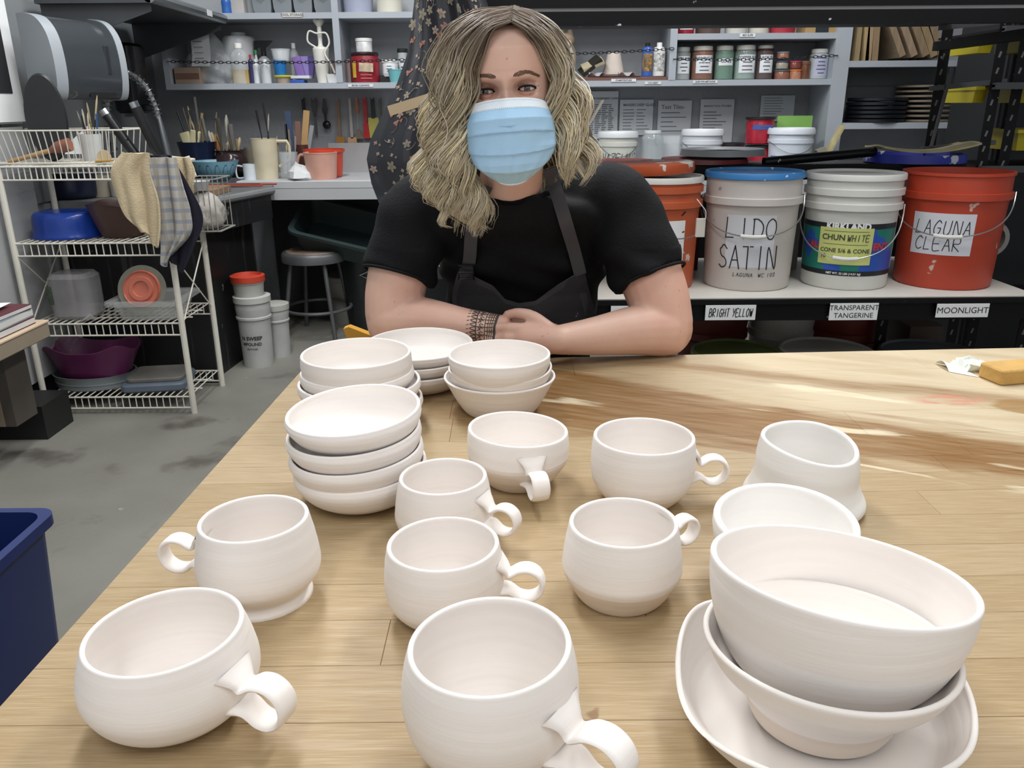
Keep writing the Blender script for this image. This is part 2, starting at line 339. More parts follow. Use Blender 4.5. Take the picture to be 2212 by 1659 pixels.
# ======================= POTTERY =======================
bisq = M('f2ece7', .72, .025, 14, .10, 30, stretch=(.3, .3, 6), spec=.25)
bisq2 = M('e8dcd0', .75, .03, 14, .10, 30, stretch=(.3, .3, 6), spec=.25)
bisq3 = M('f3f0ec', .7, .02, 10, .08, 30, stretch=(.3, .3, 6), spec=.25)
def vessel(name, label, cat, X, Y, h, rx, ry, th, tx, ty, prof, z0=0, wall=.0042, band=0, handle=None, mats=None, wave=None, group=None, n=72, foot=True):
    """prof: outer outline (radius as a share of the rim, height share) from foot to rim."""
    t = thing(name, label, cat, (X, Y, TZ+z0), group=group)
    out = spline(prof, 7); rm = (rx+ry)/2
    P = []; mis = []
    if foot: P += [(.0001, .0025/h), (out[0][0]-.07, .0025/h), (out[0][0]-.045, 0)]
    else: P += [(.0001, 0)]
    P += out; k_rim = len(P)-1
    w_ = wall/rm
    for a in range(1, 6): P.append((P[k_rim][0]-w_/2+w_/2*cos(pi*a/6), P[k_rim][1]+(wall/2*sin(pi*a/6))/h))
    inn = [(r-w_, z) for r, z in reversed(out) if z*h > max(.011, .27*h)]
    P += inn
    lr, lz = P[-1]; zf = .0058/h
    r2, z2 = P[-3]; sl = (r2-lr)/max(z2-lz, 1e-4); rc = max(lr*.45, lr-(lz-zf)*sl)
    for k in range(1, 12):
        q = k/12; P.append(((1-q)**2*lr+2*q*(1-q)*rc, (1-q)**2*lz+(1-(1-q)**2)*zf))
    P.append((.0001, zf))
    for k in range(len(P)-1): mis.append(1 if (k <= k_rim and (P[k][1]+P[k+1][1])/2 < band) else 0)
    ct, st = cos(th), sin(th); ph = random.uniform(0, 6)
    def fn(p, a, k):
        r, z = P[k]; x = r*rx*cos(a); y = r*ry*sin(a)
        rip = 1+.0009*sin(z*38+ph)+.003*sin(2*a+ph)*z
        x *= rip; y *= rip; x, y = x*ct-y*st, x*st+y*ct; zz = z*h; q = max(z, 0)**1.7
        zz += q*(tx*x+ty*y)
        if wave:
            for nn, am, p0 in wave: zz += q*q*am*sin(nn*a+p0); x *= 1+q*q*am*2*cos(nn*a+p0*1.3); y *= 1+q*q*am*2*cos(nn*a+p0*1.3)
        return (x, y, zz)
    g = G(); g.lathe([(1, 0)]*len(P), n, fn=fn, mis=mis, cap=False)
    g.build('body', mats or [bisq, bisq2], t, smooth=50)
    if handle:
        az, zu, zl, L_, wd = handle[:5]; az = R_(az)
        def rad(zf):
            rr = [p for p in out]; 
            for (r0, q0), (r1, q1) in zip(rr[:-1], rr[1:]):
                if q0 <= zf <= q1: f = (zf-q0)/max(q1-q0, 1e-6); return (r0+(r1-r0)*f)*rm
            return rr[-1][0]*rm
        ru, rl = rad(zu/h), rad(zl/h); ro = max(ru, rl); s = L_/.038
        zm = (zu+zl)/2-.003; RR = .0165*s; cx_ = ro+.0235*s
        c_ = [(ru-.004, zu+.009), (ru+.003, zu+.002), (ro+.007*s, zm+.0095*s)]+[(cx_+RR*cos(R_(a)), zm+RR*sin(R_(a))) for a in (112, 75, 38, 0, -38, -75, -112)]+[(ro+.007*s, zm-.0085*s), (rl-.003, zl-.001)]
        c_ = spline(c_, 6); nn = len(c_); g = G(); V = []; F = []; th_ = .0052
        for k in range(nn):
            a_ = c_[max(k-1, 0)]; b_ = c_[min(k+1, nn-1)]; tx_, tz_ = b_[0]-a_[0], b_[1]-a_[1]; l = math.hypot(tx_, tz_); nx, nz = -tz_/l, tx_/l
            e = abs(k/(nn-1)-.5)*2; ww = wd*(1.0+.85*max(0, (e-.70)/.30)**1.5*(1 if k < nn/2 else .35)); tt = th_*(1+.5*max(0, e-.8)/.2)
            for i in range(12):
                an = 2*pi*i/12; ca, sa = cos(an), sin(an); ca = math.copysign(abs(ca)**.6, ca); sa = math.copysign(abs(sa)**.8, sa)
                r_ = c_[k][0]+nx*sa*tt/2; z_ = c_[k][1]+nz*sa*tt/2; y_ = ca*ww/2
                V.append((r_*cos(az)-y_*sin(az), r_*sin(az)+y_*cos(az), z_))
        for k in range(nn-1):
            for i in range(12): F.append((k*12+i, k*12+(i+1) % 12, (k+1)*12+(i+1) % 12, (k+1)*12+i))
        g.add(V, F); g.build('handle', (mats or [bisq])[0], t, smooth=60)
    return t
def azi(c, tip, z=.035):
    p = atz(tip[0], tip[1], TZ+z); return math.degrees(math.atan2(p.y-c[1], p.x-c[0]))
mugP = [(.62, 0), (.80, .07), (1.0, .22), (1.12, .42), (1.13, .6), (1.07, .82), (1.0, 1)]
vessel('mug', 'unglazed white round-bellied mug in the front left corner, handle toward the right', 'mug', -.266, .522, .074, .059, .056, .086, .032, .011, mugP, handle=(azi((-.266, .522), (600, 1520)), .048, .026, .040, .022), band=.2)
vessel('mug', 'unglazed white mug with flared foot ring and handle pointing left', 'mug', -.245, .683, .082, .051, .050, .095, .014, -.017, [(.94, 0), (.93, .04), (.84, .10), (.98, .2), (1.12, .33), (1.14, .48), (1.08, .75), (1.0, 1)], handle=(azi((-.245, .683), (335, 1200)), .056, .030, .038, .019))
vessel('mug', 'small tapered white mug just in front of the front bowl stack, handle right', 'mug', -.076, .803, .067, .048, .047, .09, .01, 0, [(.85, 0), (1.02, .1), (1.13, .3), (1.12, .5), (1.06, .8), (1.0, 1)], handle=(azi((-.076, .803), (1125, 1125)), .046, .024, .034, .018))
vessel('mug', 'white mug directly behind the front centre mug, handle pointing right', 'mug', -.064, .651, .072, .051, .05, .09, .01, 0, [(.7, 0), (.88, .1), (1.04, .27), (1.08, .5), (1.05, .8), (1.0, 1)], handle=(azi((-.064, .651), (1150, 1262)), .050, .030, .035, .019))
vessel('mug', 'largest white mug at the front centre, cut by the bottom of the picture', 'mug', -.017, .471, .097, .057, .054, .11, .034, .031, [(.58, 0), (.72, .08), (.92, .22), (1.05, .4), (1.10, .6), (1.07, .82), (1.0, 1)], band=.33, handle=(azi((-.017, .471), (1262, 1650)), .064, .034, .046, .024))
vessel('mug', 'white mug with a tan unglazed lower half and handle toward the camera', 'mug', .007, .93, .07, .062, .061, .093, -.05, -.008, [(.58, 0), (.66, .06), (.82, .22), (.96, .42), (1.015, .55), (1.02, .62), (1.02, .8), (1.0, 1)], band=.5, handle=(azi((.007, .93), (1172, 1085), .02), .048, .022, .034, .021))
vessel('mug', 'tall-sided white mug behind the handle-behind cup, loop handle on its right', 'mug', .154, .876, .082, .059, .058, .1, 0, 0, [(.62, 0), (.72, .07), (.88, .2), (1.0, .36), (1.035, .55), (1.03, .8), (1.0, 1)], band=.24, handle=(azi((.154, .876), (1560, 1022)), .057, .028, .037, .019))
vessel('mug', 'white mug with banded lower part, its handle hidden behind at the right', 'mug', .104, .679, .077, .051, .05, .1, .01, 0, [(.78, 0), (.86, .06), (.98, .2), (1.11, .38), (1.115, .5), (1.07, .75), (1.0, 1)], band=.33, handle=(28, .066, .040, .030, .016))
vessel('tumbler', 'warped white cup without handle, dipped rim and flaring bell base', 'cup', .343, .862, .078, .054, .056, .129, -.06, .09, [(1.12, 0), (1.24, .06), (1.27, .16), (1.16, .32), (1.08, .5), (1.06, .75), (1.0, 1)], mats=[bisq3, bisq3], wall=.0055, wave=((2, .0022, .52),))
vessel('bowl', 'thick-rimmed white bowl tucked behind the big front right bowl stack', 'bowl', .268, .71, .061, .069, .071, .097, .021, .05, [(.55, 0), (.7, .1), (.86, .3), (.95, .55), (1.0, .82), (1.0, 1)], mats=[bisq3, bisq3], wall=.0075)
# front right stack
gk = 'front right stack of bowls'
bowlP = [(.5, 0), (.62, .08), (.8, .3), (.93, .6), (1.0, 1)]
vessel('serving_dish', 'bottom white dish with wavy rim and spout of the front right stack', 'dish', .226, .50, .043, .104, .104, 0, 0, .02, [(.6, 0), (.74, .1), (.88, .35), (.96, .7), (1.02, 1)], wall=.0045, wave=((3, .005, .6), (5, .0022, 1), (2, .004, 3)), group=gk, n=120)
vessel('bowl', 'middle flared white bowl on the wavy dish in the front right stack', 'bowl', .232, .503, .064, .091, .087, .1, -.03, -.06, [(.56, 0), (.6, .12), (.64, .3), (.74, .5), (.9, .72), (1.0, 1)], z0=.0115, band=.3, group=gk, wall=.0045)
vessel('bowl', 'topmost and largest white bowl, tilted, on the front right stack', 'bowl', .241, .517, .088, .0955, .088, .109, -.118, -.13, [(.55, 0), (.68, .08), (.82, .25), (.93, .5), (.985, .75), (1.0, 1)], z0=.036, wall=.0048, group=gk, n=96)
# front left stack of four
gq = 'stack of four bowls at the left of the table'
shal = [(.5, 0), (.66, .06), (.84, .28), (.96, .58), (1.01, .82), (1.0, 1)]
for z0, h, r, tx, ty, dx, dy, lab in ((0, .043, .079, .045, .03, .003, .003, 'lowest shallow white bowl of the front left stack, resting on the table'),
    (.021, .045, .079, .05, .03, 0, 0, 'third bowl from the top in the front left stack'), (.044, .045, .0785, .05, .035, -.001, 0, 'second bowl from the top in the front left stack'), (.073, .041, .0785, .051, .035, 0, 0, 'open topmost shallow white bowl of the front left stack')):
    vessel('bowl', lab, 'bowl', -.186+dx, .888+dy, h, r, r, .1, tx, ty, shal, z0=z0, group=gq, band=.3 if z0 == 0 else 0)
gn = 'stack of bowls at the back left of the table'
for z0, h, r, dx, dy, lab, pr in ((0, .040, .084, .008, .006, 'lowest white bowl of the back left stack, almost hidden', shal), (.026, .043, .0885, .002, .0, 'third white bowl of the back left stack with wide rim', shal),
    (.043, .042, .082, 0, 0, 'second white bowl of the back left stack', shal), (.062, .049, .079, 0, 0, 'topmost straight-sided white bowl of the back left stack', [(.62, 0), (.8, .1), (.95, .35), (1.01, .65), (1.0, 1)])):
    vessel('bowl', lab, 'bowl', -.226+dx, 1.127+dy, h, r, r, .1, .0, .0, pr, z0=z0, group=gn)
go = 'stack of shallow bowls nearest the woman'
for z0, h, lab in ((0, .038, 'lowest shallow bowl of the stack by the tattooed forearm'), (.020, .036, 'middle shallow bowl of the stack by the tattooed forearm'), (.037, .036, 'topmost wide shallow bowl beside the tattooed forearm')):
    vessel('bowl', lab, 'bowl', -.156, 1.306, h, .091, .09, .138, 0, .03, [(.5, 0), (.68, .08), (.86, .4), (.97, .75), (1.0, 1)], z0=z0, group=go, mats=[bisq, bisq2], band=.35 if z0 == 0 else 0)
gp = 'stack of three bowls in front of the crossed forearms'
vessel('bowl', 'bottom flared conical white bowl of the centre back stack', 'bowl', -.019, 1.187, .055, .086, .085, 0, .0, 0, [(.62, 0), (.68, .1), (.8, .4), (.93, .8), (1.0, 1)], group=gp)
vessel('bowl', 'middle white bowl with wavy rim in the centre back stack', 'bowl', -.018, 1.18, .05, .0795, .078, 0, 0, 0, [(.6, 0), (.74, .15), (.88, .5), (.97, .8), (1.0, 1)], z0=.022, wave=((3, .0016, 1.2), (2, .001, 0)), group=gp, wall=.0035)
vessel('bowl', 'topmost smooth white bowl of the centre back stack', 'bowl', -.019, 1.171, .05, .077, .076, 0, 0, 0, [(.62, 0), (.78, .15), (.92, .48), (.99, .75), (1.0, 1)], z0=.045, group=gp)
# ======================= FIXED FURNITURE =======================
shm = M('a3a9b0', .5, .05, 3, .08, 60); inner = M('a3a6aa', .6, .06, 3, .3, 60); white = M('e6e6e2', .5, .03)
blk = M('0d0e10', .5, .1, 5, splat=('b8b8b4', .735, 34), spec=.2); blks = M('0e0f11', .5, .1, 5, splat=('c8c8c4', .70, 26), spec=.2); ink = M('1c1c20', .6, 0)
wire = M('dcd8cc', .45, .06, 12); steel = M('8c9094', .3, .08, 6, metal=.9); chrome = M('b8bcc0', .18, .02, metal=1)
paper = M('d4d6d8', .8, .02); paperw = M('eceded', .8, .02)
cab = thing('wall_cabinet', 'grey painted open shelving on the back wall full of jars and studio supplies', 'shelving', (0, 4.86, 0))
def cb(x0, x1, z0, z1, name, y0=4.70, y1=WB, mt=shm):
    return G().box(((x0+x1)/2, (y0+y1)/2-4.86, (z0+z1)/2), (x1-x0, y1-y0, z1-z0)).build(name, mt, cab, smooth=0)
S0, S1, S2 = 1.372, 1.722, 1.604
cb(-1.84, 1.79, 1.342, S0, 'shelf'); cb(-1.84, .88, 1.692, S1, 'shelf'); cb(.90, 1.75, 1.574, S2, 'shelf')
cb(-1.87, -1.84, 1.342, 2.4, 'side_panel', 4.699); cb(-.94, -.905, S0, 2.4, 'divider', 4.6975); cb(.862, .90, S0, 2.4, 'divider', 4.6975); cb(1.75, 1.835, .9, 2.4, 'divider', 4.6975)
cb(-1.84, 2.9, 2.36, 2.4, 'top_panel')
cb(1.835, 2.9, 1.43, 1.462, 'shelf'); cb(1.835, 2.9, 1.110, 1.142, 'shelf'); cb(2.87, 2.9, .9, 2.36, 'side_panel')
cb(-1.84, 2.9, 1.342, 2.4, 'back_panel', WB-.012, WB-.002, inner)
ct = thing('back_counter', 'long pale grey laminate counter along the back wall', 'counter', (0, 4.7, 0))
G().rbox((.55, 0, .858), (4.0, .62, .044), .01).build('worktop', M('b4b6b8', .45, .05, 4), ct)
G().box((.55, -.30, .812), (4.0, .02, .06)).build('fascia', M('a9abac', .5, .05, 4), ct)
G().box((.55, .30, .44), (4.0, .02, .84)).build('back_panel', M('2c2e30', .7, .1), ct)  # dark grey sheet: the shade below the counter is put into its colour
for x in (-.2, .9, 1.9): G().box((x, 0, .42), (.03, .58, .84)).build('support', M('2a2c2e', .6), ct)
# sink counter on the left wall
sk = thing('sink_counter', 'dark grey worktop over a scuffed black base cabinet along the left wall', 'counter', (-1.7, 4.0, 0))
def pol(pts, z0, z1, name, mt, par=sk, off=(-1.7, 4.0)):
    n = len(pts); V = [(x-off[0], y-off[1], z) for z in (z0, z1) for x, y in pts]
    return G().add(V, [tuple(range(n-1, -1, -1)), tuple(range(n, 2*n))]+[(i, (i+1) % n, (i+1) % n+n, i+n) for i in range(n)]).build(name, mt, par, smooth=0)
pol([(-2.02, 3.66), (-1.405, 3.66), (-1.235, 4.30), (-1.25, 4.385), (-2.02, 4.385)], .822, .86, 'worktop', M('6a6c6d', .45, .18, 9, streak=('8e7a66', .62, 5, (1, 1, 1))))
g = G(); g.tube([(-1.4+1.7, -.33, .841), (-1.235+1.7, .30, .841)], .019, 10); g.build('rounded_edge', M('77797a', .4, .1), sk)
bb = M('141517', .55, .25, 5, splat=('6e6e6c', .70, 18), streak=('3a3a3a', .6, 3, (9, 9, .8)))
pol([(-1.44, 3.67), (-1.41, 3.67), (-1.245, 4.30), (-1.275, 4.30)], .70, .822, 'fascia', bb)
pol([(-2.02, 3.68), (-1.41, 3.68), (-1.41, 3.70), (-2.02, 3.70)], 0, .80, 'end_panel', bb)
pol([(-1.46, 3.70), (-1.44, 3.70), (-1.38, 4.37), (-1.40, 4.37)], 0, .80, 'front_panel', bb)
pol([(-1.93, 4.05), (-1.55, 4.05), (-1.5, 4.33), (-1.93, 4.33)], .8605, .862, 'sink_basin', M('4c5052', .25, .05, metal=.8))
# splash sheet on left wall
struct(G().box((-2.062, 4.24, 1.55), (.012, 1.6, 1.38)).build('trim_1', M('8e9294', .4, .15, 3, metal=.15, stretch=(1, 1, .3))))
# hood shelf
hd = thing('wall_shelf', 'overhead stainless steel shelf with triangular brackets on the left wall', 'shelf', (-1.75, 4.1, 1.67))
G().box((-.008, .13, .02), (.49, .94, .04)).build('deck', M('46494c', .4, .1, metal=.2), hd)
G().tube([(.234, -.34, .022), (.234, .60, .022)], .024, 10).build('rounded_edge', M('8b8f92', .3, .05, metal=.8), hd)
for yy in (-.30, .585):
    G().prism([(-.25, -.18), (-.25, 0), (.22, 0), (.22, -.03)], .006, Matrix.Translation((0, yy, 0))).build('bracket', M('4c4f52', .5, .1, metal=.2), hd)
G().box((.259, .32, .024), (.002, .07, .028)).build('shelf_label', paper, hd)
# white cabinet with poster, left
wc = thing('tall_cabinet', 'tall off-white cabinet at the left edge with a notice on its door', 'cabinet', (-2.34, 2.95, 0))
cw = M('c4c6c6', .45, .05, 3)
G().box((0, 0, .07), (.54, 1.2, .14)).build('plinth', M('1a1a1c', .5), wc)
G().box((0, 0, .66), (.6, 1.22, 1.04)).build('body', M('a6a8a8', .5, .06, 3), wc)
G().box((.005, 0, 1.30), (.6, 1.22, .215)).build('drawer_front', cw, wc)
G().box((.005, 0, 1.80), (.6, 1.22, .76)).build('door', cw, wc)
po = thing('notice_board', 'black notice with small white text labels on the cabinet door, cut by the left edge', 'notice', (-2.03, 3.31, 1.44))
G().box((0, .0, .02), (.008, .54, .52)).build('white_sheet', paperw, po)
G().box((.005, -.03, .07), (.004, .46, .40)).build('black_panel', M('2a2b2e', .6), po)
fr = Matrix.Rotation(R_(90), 4, 'Z')@Matrix.Rotation(R_(90), 4, 'X')
for (ye, py, tx, ww, hh) in ((3.395, 100, 'ze wi', .16, .034), (3.405, 118, 'satin', .17, .034), (3.41, 137, 'yellow', .17, .030), (3.385, 58, '', .15, .05)):
    z_ = aty(14, py, 3.38).z-1.44; l = G().box((.008, ye-ww/2-3.27, z_), (.002, ww, hh)).build('paper_strip', paperw, po)
    if tx:
        v_, f_ = text_geo(tx, .033, .0010, 'RIGHT'); g = G(); put_flat(g, (v_, f_), Matrix.Translation((.0098, ye-.008-3.27, z_))@fr); g.build('lettering', ink, l, smooth=0)
# towel dispenser
td = thing('towel_dispenser', 'grey paper towel dispenser with smoky curved cover on the left wall', 'dispenser', (-1.875, 3.66, 1.44), R_(-26))
td.scale = (.92, .92, .96)
def dprof(s=1):
    return [(.0, -.16), (.13, -.165), (.17, -.15), (.19, -.08), (.19, .02), (.17, .10), (.12, .155), (.05, .175), (0, .175)]
def dsl(y0, y1, s, name, mt):
    p = [(x*s, z*s) for x, z in spline(dprof(), 4)]; n = len(p); V = [(x, y, z) for y in (y0, y1) for x, z in p]
    return G().add(V, [tuple(range(n)), tuple(range(2*n-1, n-1, -1))]+[(i, (i+1) % n, (i+1) % n+n, i+n) for i in range(n)]).build(name, mt, td)
dsl(-.185, -.13, 1.0, 'side_cheek', M('9aa0a5', .4, .04)); dsl(.15, .185, 1.0, 'side_cheek', M('9aa0a5', .4, .04)); dsl(-.13, .15, .985, 'smoky_cover', M('3b3f43', .12, .05, 3, coat=.6))
G().rbox((.181, .09, .0), (.02, .03, .12), .009).build('lock_plate', M('2a2d30', .3), td); G().box((.16, .05, -.135), (.03, .14, .03)).build('paper_slot', M('121314', .5), td)
# soap dispenser black
sd = thing('soap_dispenser', 'black soap dispenser on the steel wall right of the towel dispenser', 'dispenser', (-1.97, 4.38, 1.37))
G().rbox((0.05, 0, .02), (.13, .19, .33), .04, 5).build('body', M('0e0f11', .25, .02), sd); G().rbox((.12, 0.02, -.12), (.05, .10, .03), .01).build('push_bar', M('1c1d20', .3), sd)
G().box((-.03, .22, .0), (.012, .12, .26)).build('wall_plate', steel, sd)
# faucet
fa = thing('spring_faucet', 'chrome pre-rinse spring faucet arching over the sink', 'faucet', (-1.92, 4.12, .862))
pc = spline([(-.02, 0, 0), (-.02, 0, .2), (-.02, 0, .36), (0, 0, .45), (.03, 0, .53), (.11, 0, .545), (.18, .0, .49), (.215, 0, .40), (.225, 0, .33)], 10)
G().tube(pc[20:], .011, 8).build('hose', M('8d8f8e', .4), fa); G().cyl((-.02, 0, 0), (-.02, 0, .36), .011).build('riser', steel, fa)
hx = []; tot = len(pc)
for k in range(420):
    u = k/420*(tot-12)+8; i = int(u); f = u-i; p = Vector(pc[i]).lerp(Vector(pc[min(i+1, tot-1)]), f); d = (Vector(pc[min(i+1, tot-1)])-Vector(pc[i])).normalized(); a = k*2*pi/15; sd_ = Vector((0, 1, 0)); up = d.cross(sd_).normalized()
    hx.append(p+sd_*cos(a)*.019+up*sin(a)*.019)
G().tube(hx, .0028, 6).build('spring', chrome, fa); G().tube([(.225, 0, .34), (.232, 0, .28), (.245, 0, .16)], [.012, .017, .020], 12).build('spray_head', steel, fa); G().cyl((-.06, 0, .012), (.05, 0, .012), .02).build('base_plate', steel, fa)
# ======================= WIRE RACK =======================
rk = thing('wire_rack', 'white coated wire shelf unit with four tiers beside the sink', 'rack', (-1.70, 3.46, 0))
RX0, RX1, RY0, RY1 = -.31, .325, -.18, .18
for x, y in ((RX0, RY0), (RX1, RY0), (RX0, RY1), (RX1, RY1)):
    G().tube([(x, y, 0), (x, y, 1.02 if x < 0 else .86)], .0125, 10).build('leg', wire, rk)
for zt, n in ((1.035, 'top'), (.735, 'b'), (.40, 'c'), (.075, 'd')):
    dk = G(); x1 = RX1 if zt < 1 else .20
    for z in (zt, zt-.05):
        dk.tube([(RX0, RY0, z), (x1, RY0, z)], .0038, 6); dk.tube([(RX0, RY1, z), (x1, RY1, z)], .0038, 6)
    for y in (-.06, .06): dk.tube([(RX0, y, zt-.004), (x1, y, zt-.004)], .0034, 6)
    dk.build('shelf_frame', wire, rk)
    nn = 22; wm = None
    for i in range(nn):
        x = RX0+.012+i*(x1-RX0-.024)/(nn-1)
        if wm is None:
            q = G(); q.tube([(0, RY0, zt-.05), (0, RY0, zt+.002), (0, RY1, zt+.002), (0, RY1, zt-.05)], .0026, 5); q = q.build('wire', wire, rk); wm = q.data
        else:
            q = bpy.data.objects.new('wire', wm); COL.objects.link(q); q.parent = rk
        q.location = (x, 0, 0)
for (x, a, b) in ((RX1, .14, .68), (RX0, .14, .68)):
    G().tube([(x, RY0+.01, a+.25), (x, RY1-.01, b)], .003, 5).build('cross_brace', wire, rk); G().tube([(x, RY1-.01, a+.25), (x, RY0+.01, b)], .003, 5).build('cross_brace', wire, rk)
def basket(par, x0, x1, y0, y1, z0, z1, n, mt=wire, fl=.02):
    for z, e in ((z0, 0), (z1, fl)):
        G().tube([(x0-e, y0-e, z), (x1+e, y0-e, z), (x1+e, y1+e, z), (x0-e, y1+e, z)], .0034, 6, closed=True).build('rim_wire', mt, par)
    for i in range(n):
        x = x0+(i+.5)*(x1-x0)/n; fx = (i+.5)/n*2-1
        G().tube([(x+fx*fl, y0-fl, z1), (x, y0, z0), (x, y1, z0), (x+fx*fl, y1+fl, z1)], .0023, 5).build('wire', mt, par)
b1 = thing('wire_basket', 'white wire basket on the top tier of the rack holding brushes and tools', 'basket', (-1.70, 3.45, 1.045))
basket(b1, -.34, .16, -.15, .12, .002, .125, 20)
b2 = thing('wire_basket', 'small wire basket of white rags hooked on the right side of the rack', 'basket', (-1.345, 3.60, .74))
basket(b2, -.05, .085, -.05, .14, .0, .22, 6, M('8f8d86', .4), 0)
# ======================= BLACK RACK =======================
br = thing('metal_rack', 'black steel rack holding the large glaze buckets, splattered with white glaze', 'rack', (.7, 2.75, 0))
def bx(x0, x1, y0, y1, z0, z1, name, mt=blks): return G().box(((x0+x1)/2-.7, (y0+y1)/2-2.75, (z0+z1)/2), (x1-x0, y1-y0, z1-z0)).build(name, mt, br, smooth=0)
LX, RXX = -.16, 1.60
bx(LX, RXX, 2.40, 2.43, .622, .682, 'front_beam'); bx(LX, RXX, 2.385, 2.40, .676, .69, 'front_beam', blk); bx(LX, RXX, 3.06, 3.09, .622, .682, 'rear_beam')
bx(LX, RXX, 2.405, 3.08, .682, .692, 'shelf_deck', M('cdcac2', .55, .08, 5))
bx(LX, 1.56, 2.86, 2.89, 1.0, 1.05, 'rear_beam'); bx(LX, 1.56, 2.89, 3.14, 1.035, 1.045, 'rear_deck', M('24262a', .5, .1))
for z0, z1 in ((1.452, 1.488), (1.497, 1.545)): bx(-.24, 1.47, 2.40, 2.43, z0, z1, 'top_beam')
bx(-.24, 1.47, 2.404, 2.41, 1.486, 1.498, 'top_beam', M('8a8c8c', .5)); bx(-.24, 1.5, 2.43, 3.1, 1.50, 1.512, 'top_deck', blk)
bx(LX, RXX, 2.43, 3.09, .215, .225, 'shelf_deck', M('6a6863', .6, .1)); bx(LX, RXX, 2.40, 2.43, .17, .22, 'front_beam')
def post(x, y, z1, nm='post', par=br, ox=.7, oy=2.75, z0=0):
    g = G(); g.box((x-ox, y-oy, (z0+z1)/2), (.038, .003, z1-z0)); g.box((x-ox+.0175, y-oy+.019, (z0+z1)/2), (.003, .038, z1-z0)); p = g.build(nm, blk, par, smooth=0)
    h = G(); k = z0+.05
    while k < z1: h.box((x-ox-.003, y-oy-.002, k), (.007, .0015, .02), rot=Matrix.Rotation(R_(14), 3, 'Y')); k += .052
    h.build('slot_holes', M('5e5e5c', .5), p, smooth=0); return p
post(1.60, 2.44, .69); post(1.545, 3.10, 2.1); post(LX, 2.44, 2.0); post(LX, 3.10, 2.0); post(1.46, 2.45, .69, z0=.69) if 0 else None
post(1.50, 2.46, 2.1, z0=1.44); post(1.30, 2.75, .62)
bx(1.50, 1.53, 2.46, 3.1, 1.42, 1.45, 'side_brace'); bx(1.60, 1.62, 2.46, 3.1, .3, .34, 'side_brace')
def plate(x, z, w_, h_, txt, hand=False, Y=2.3835, rzz=0, seed=1):
    p = G().rbox((0, 0, 0), (w_, .0022, h_), .0001).build('label_plate', paperw, br, smooth=0); p.location = (x-.7, Y-2.75, z)
    g = G(); ls = txt.split('|')
    for i, l in enumerate(ls):
        zz = (len(ls)-1)/2*.024-i*.024
        if hand: put_flat(g, hand_geo(l, .024, .31, .125, .10, .1, seed), face_y(0, -.0018, zz))
        else: put_flat(g, text_geo(l, .026 if len(ls) == 1 else .022, .0), face_y(0, -.0018, zz))
    g.build('lettering', ink, p, smooth=0)
xL = aty(1580, 658, 2.38).x; plate(xL, .652, .152, .046, 'BRIGHT YELLOW', True)
plate(aty(1847, 658, 2.38).x, .652, .146, .052, 'TRANSPARENT|TANGERINE'); plate(aty(2083, 656, 2.38).x, .653, .158, .042, 'MOONLIGHT'); plate(aty(1345, 667, 2.38).x, .650, .07, .05, 'B', True)
# second rack at right
r2 = thing('metal_rack', 'dark steel rack at the right edge with yellow bins', 'rack', (1.95, 3.1, 0))
for x, y in ((1.69, 3.0), (1.78, 3.02), (1.9, 3.25), (2.35, 2.95)): post(x, y, 2.1, 'post', r2, 1.95, 3.1)
for z in (.5, 1.02, 1.30, 1.48):
    G().box((.1, -.12, z), (.75, .025, .022)).build('beam', M('3a3c40', .5, .1), r2, smooth=0); G().box((.1, .1, z+.0), (.75, .45, .008)).build('deck', blk, r2, smooth=0)
for z in (1.305, 1.50, 1.1): G().box((-.35, -.09, z), (.26, .018, .016), rot=Matrix.Rotation(R_(-5), 3, 'Y')).build('cross_brace', M('3a3c40', .5, .1), r2, smooth=0)
G().tube([(-.45, -.1, 1.1), (-.42, -.1, 1.36)], .006, 6).build('cross_brace', M('4a4c50', .5), r2); G().tube([(-.0, -.13, 1.18), (.25, -.13, 1.30)], .008, 6).build('cross_brace', M('26282c', .5), r2)
yel = M('a79a1c', .45, .1); 
for i, (x0, y0, x1, y1, lab) in enumerate(((2078, 85, 2108, 118, 'small yellow bin seen between the rack posts, upper'), (2068, 188, 2095, 222, 'small yellow bin seen between the rack posts, lower'), (2175, 75, 2260, 115, 'top yellow bin at the right edge'), (2162, 182, 2260, 222, 'middle yellow bin at the right edge'), (2155, 278, 2260, 322, 'lowest yellow bin at the right edge'))):
    p, w_, h_ = fit(x0, y0, x1, y1, 3.15); t = thing('storage_bin', lab, 'bin', p, group='yellow bins on the right rack')
    g = G(); g.lathe([(.62, 0), (.70, h_), (.74, h_), (.74, h_-.012), (.70, h_-.012)], 4, fn=lambda q, a, k: (q[0]*cos(pi/4)*w_-q[1]*sin(pi/4)*w_, (q[0]*sin(pi/4)+q[1]*cos(pi/4))*.22, q[2])); g.build('body', yel, t, smooth=20)
t = thing('dark_backing', 'tall black backing added behind the yellow bins to darken the right edge', 'cabinet', (2.55, 3.78, 0))  # added dark block, hides the bright wall behind the right rack
G().box((0, 0, 1.1), (1.0, .4, 2.2)).build('body', M('131416', .5, .15, 4), t, smooth=0)
for x in (-.25, .25): G().box((x, -.205, 1.1), (.48, .012, 2.1)).build('door', M('1a1b1e', .4, .15, 4), t, smooth=0)  # two flat front sheets of the added backing
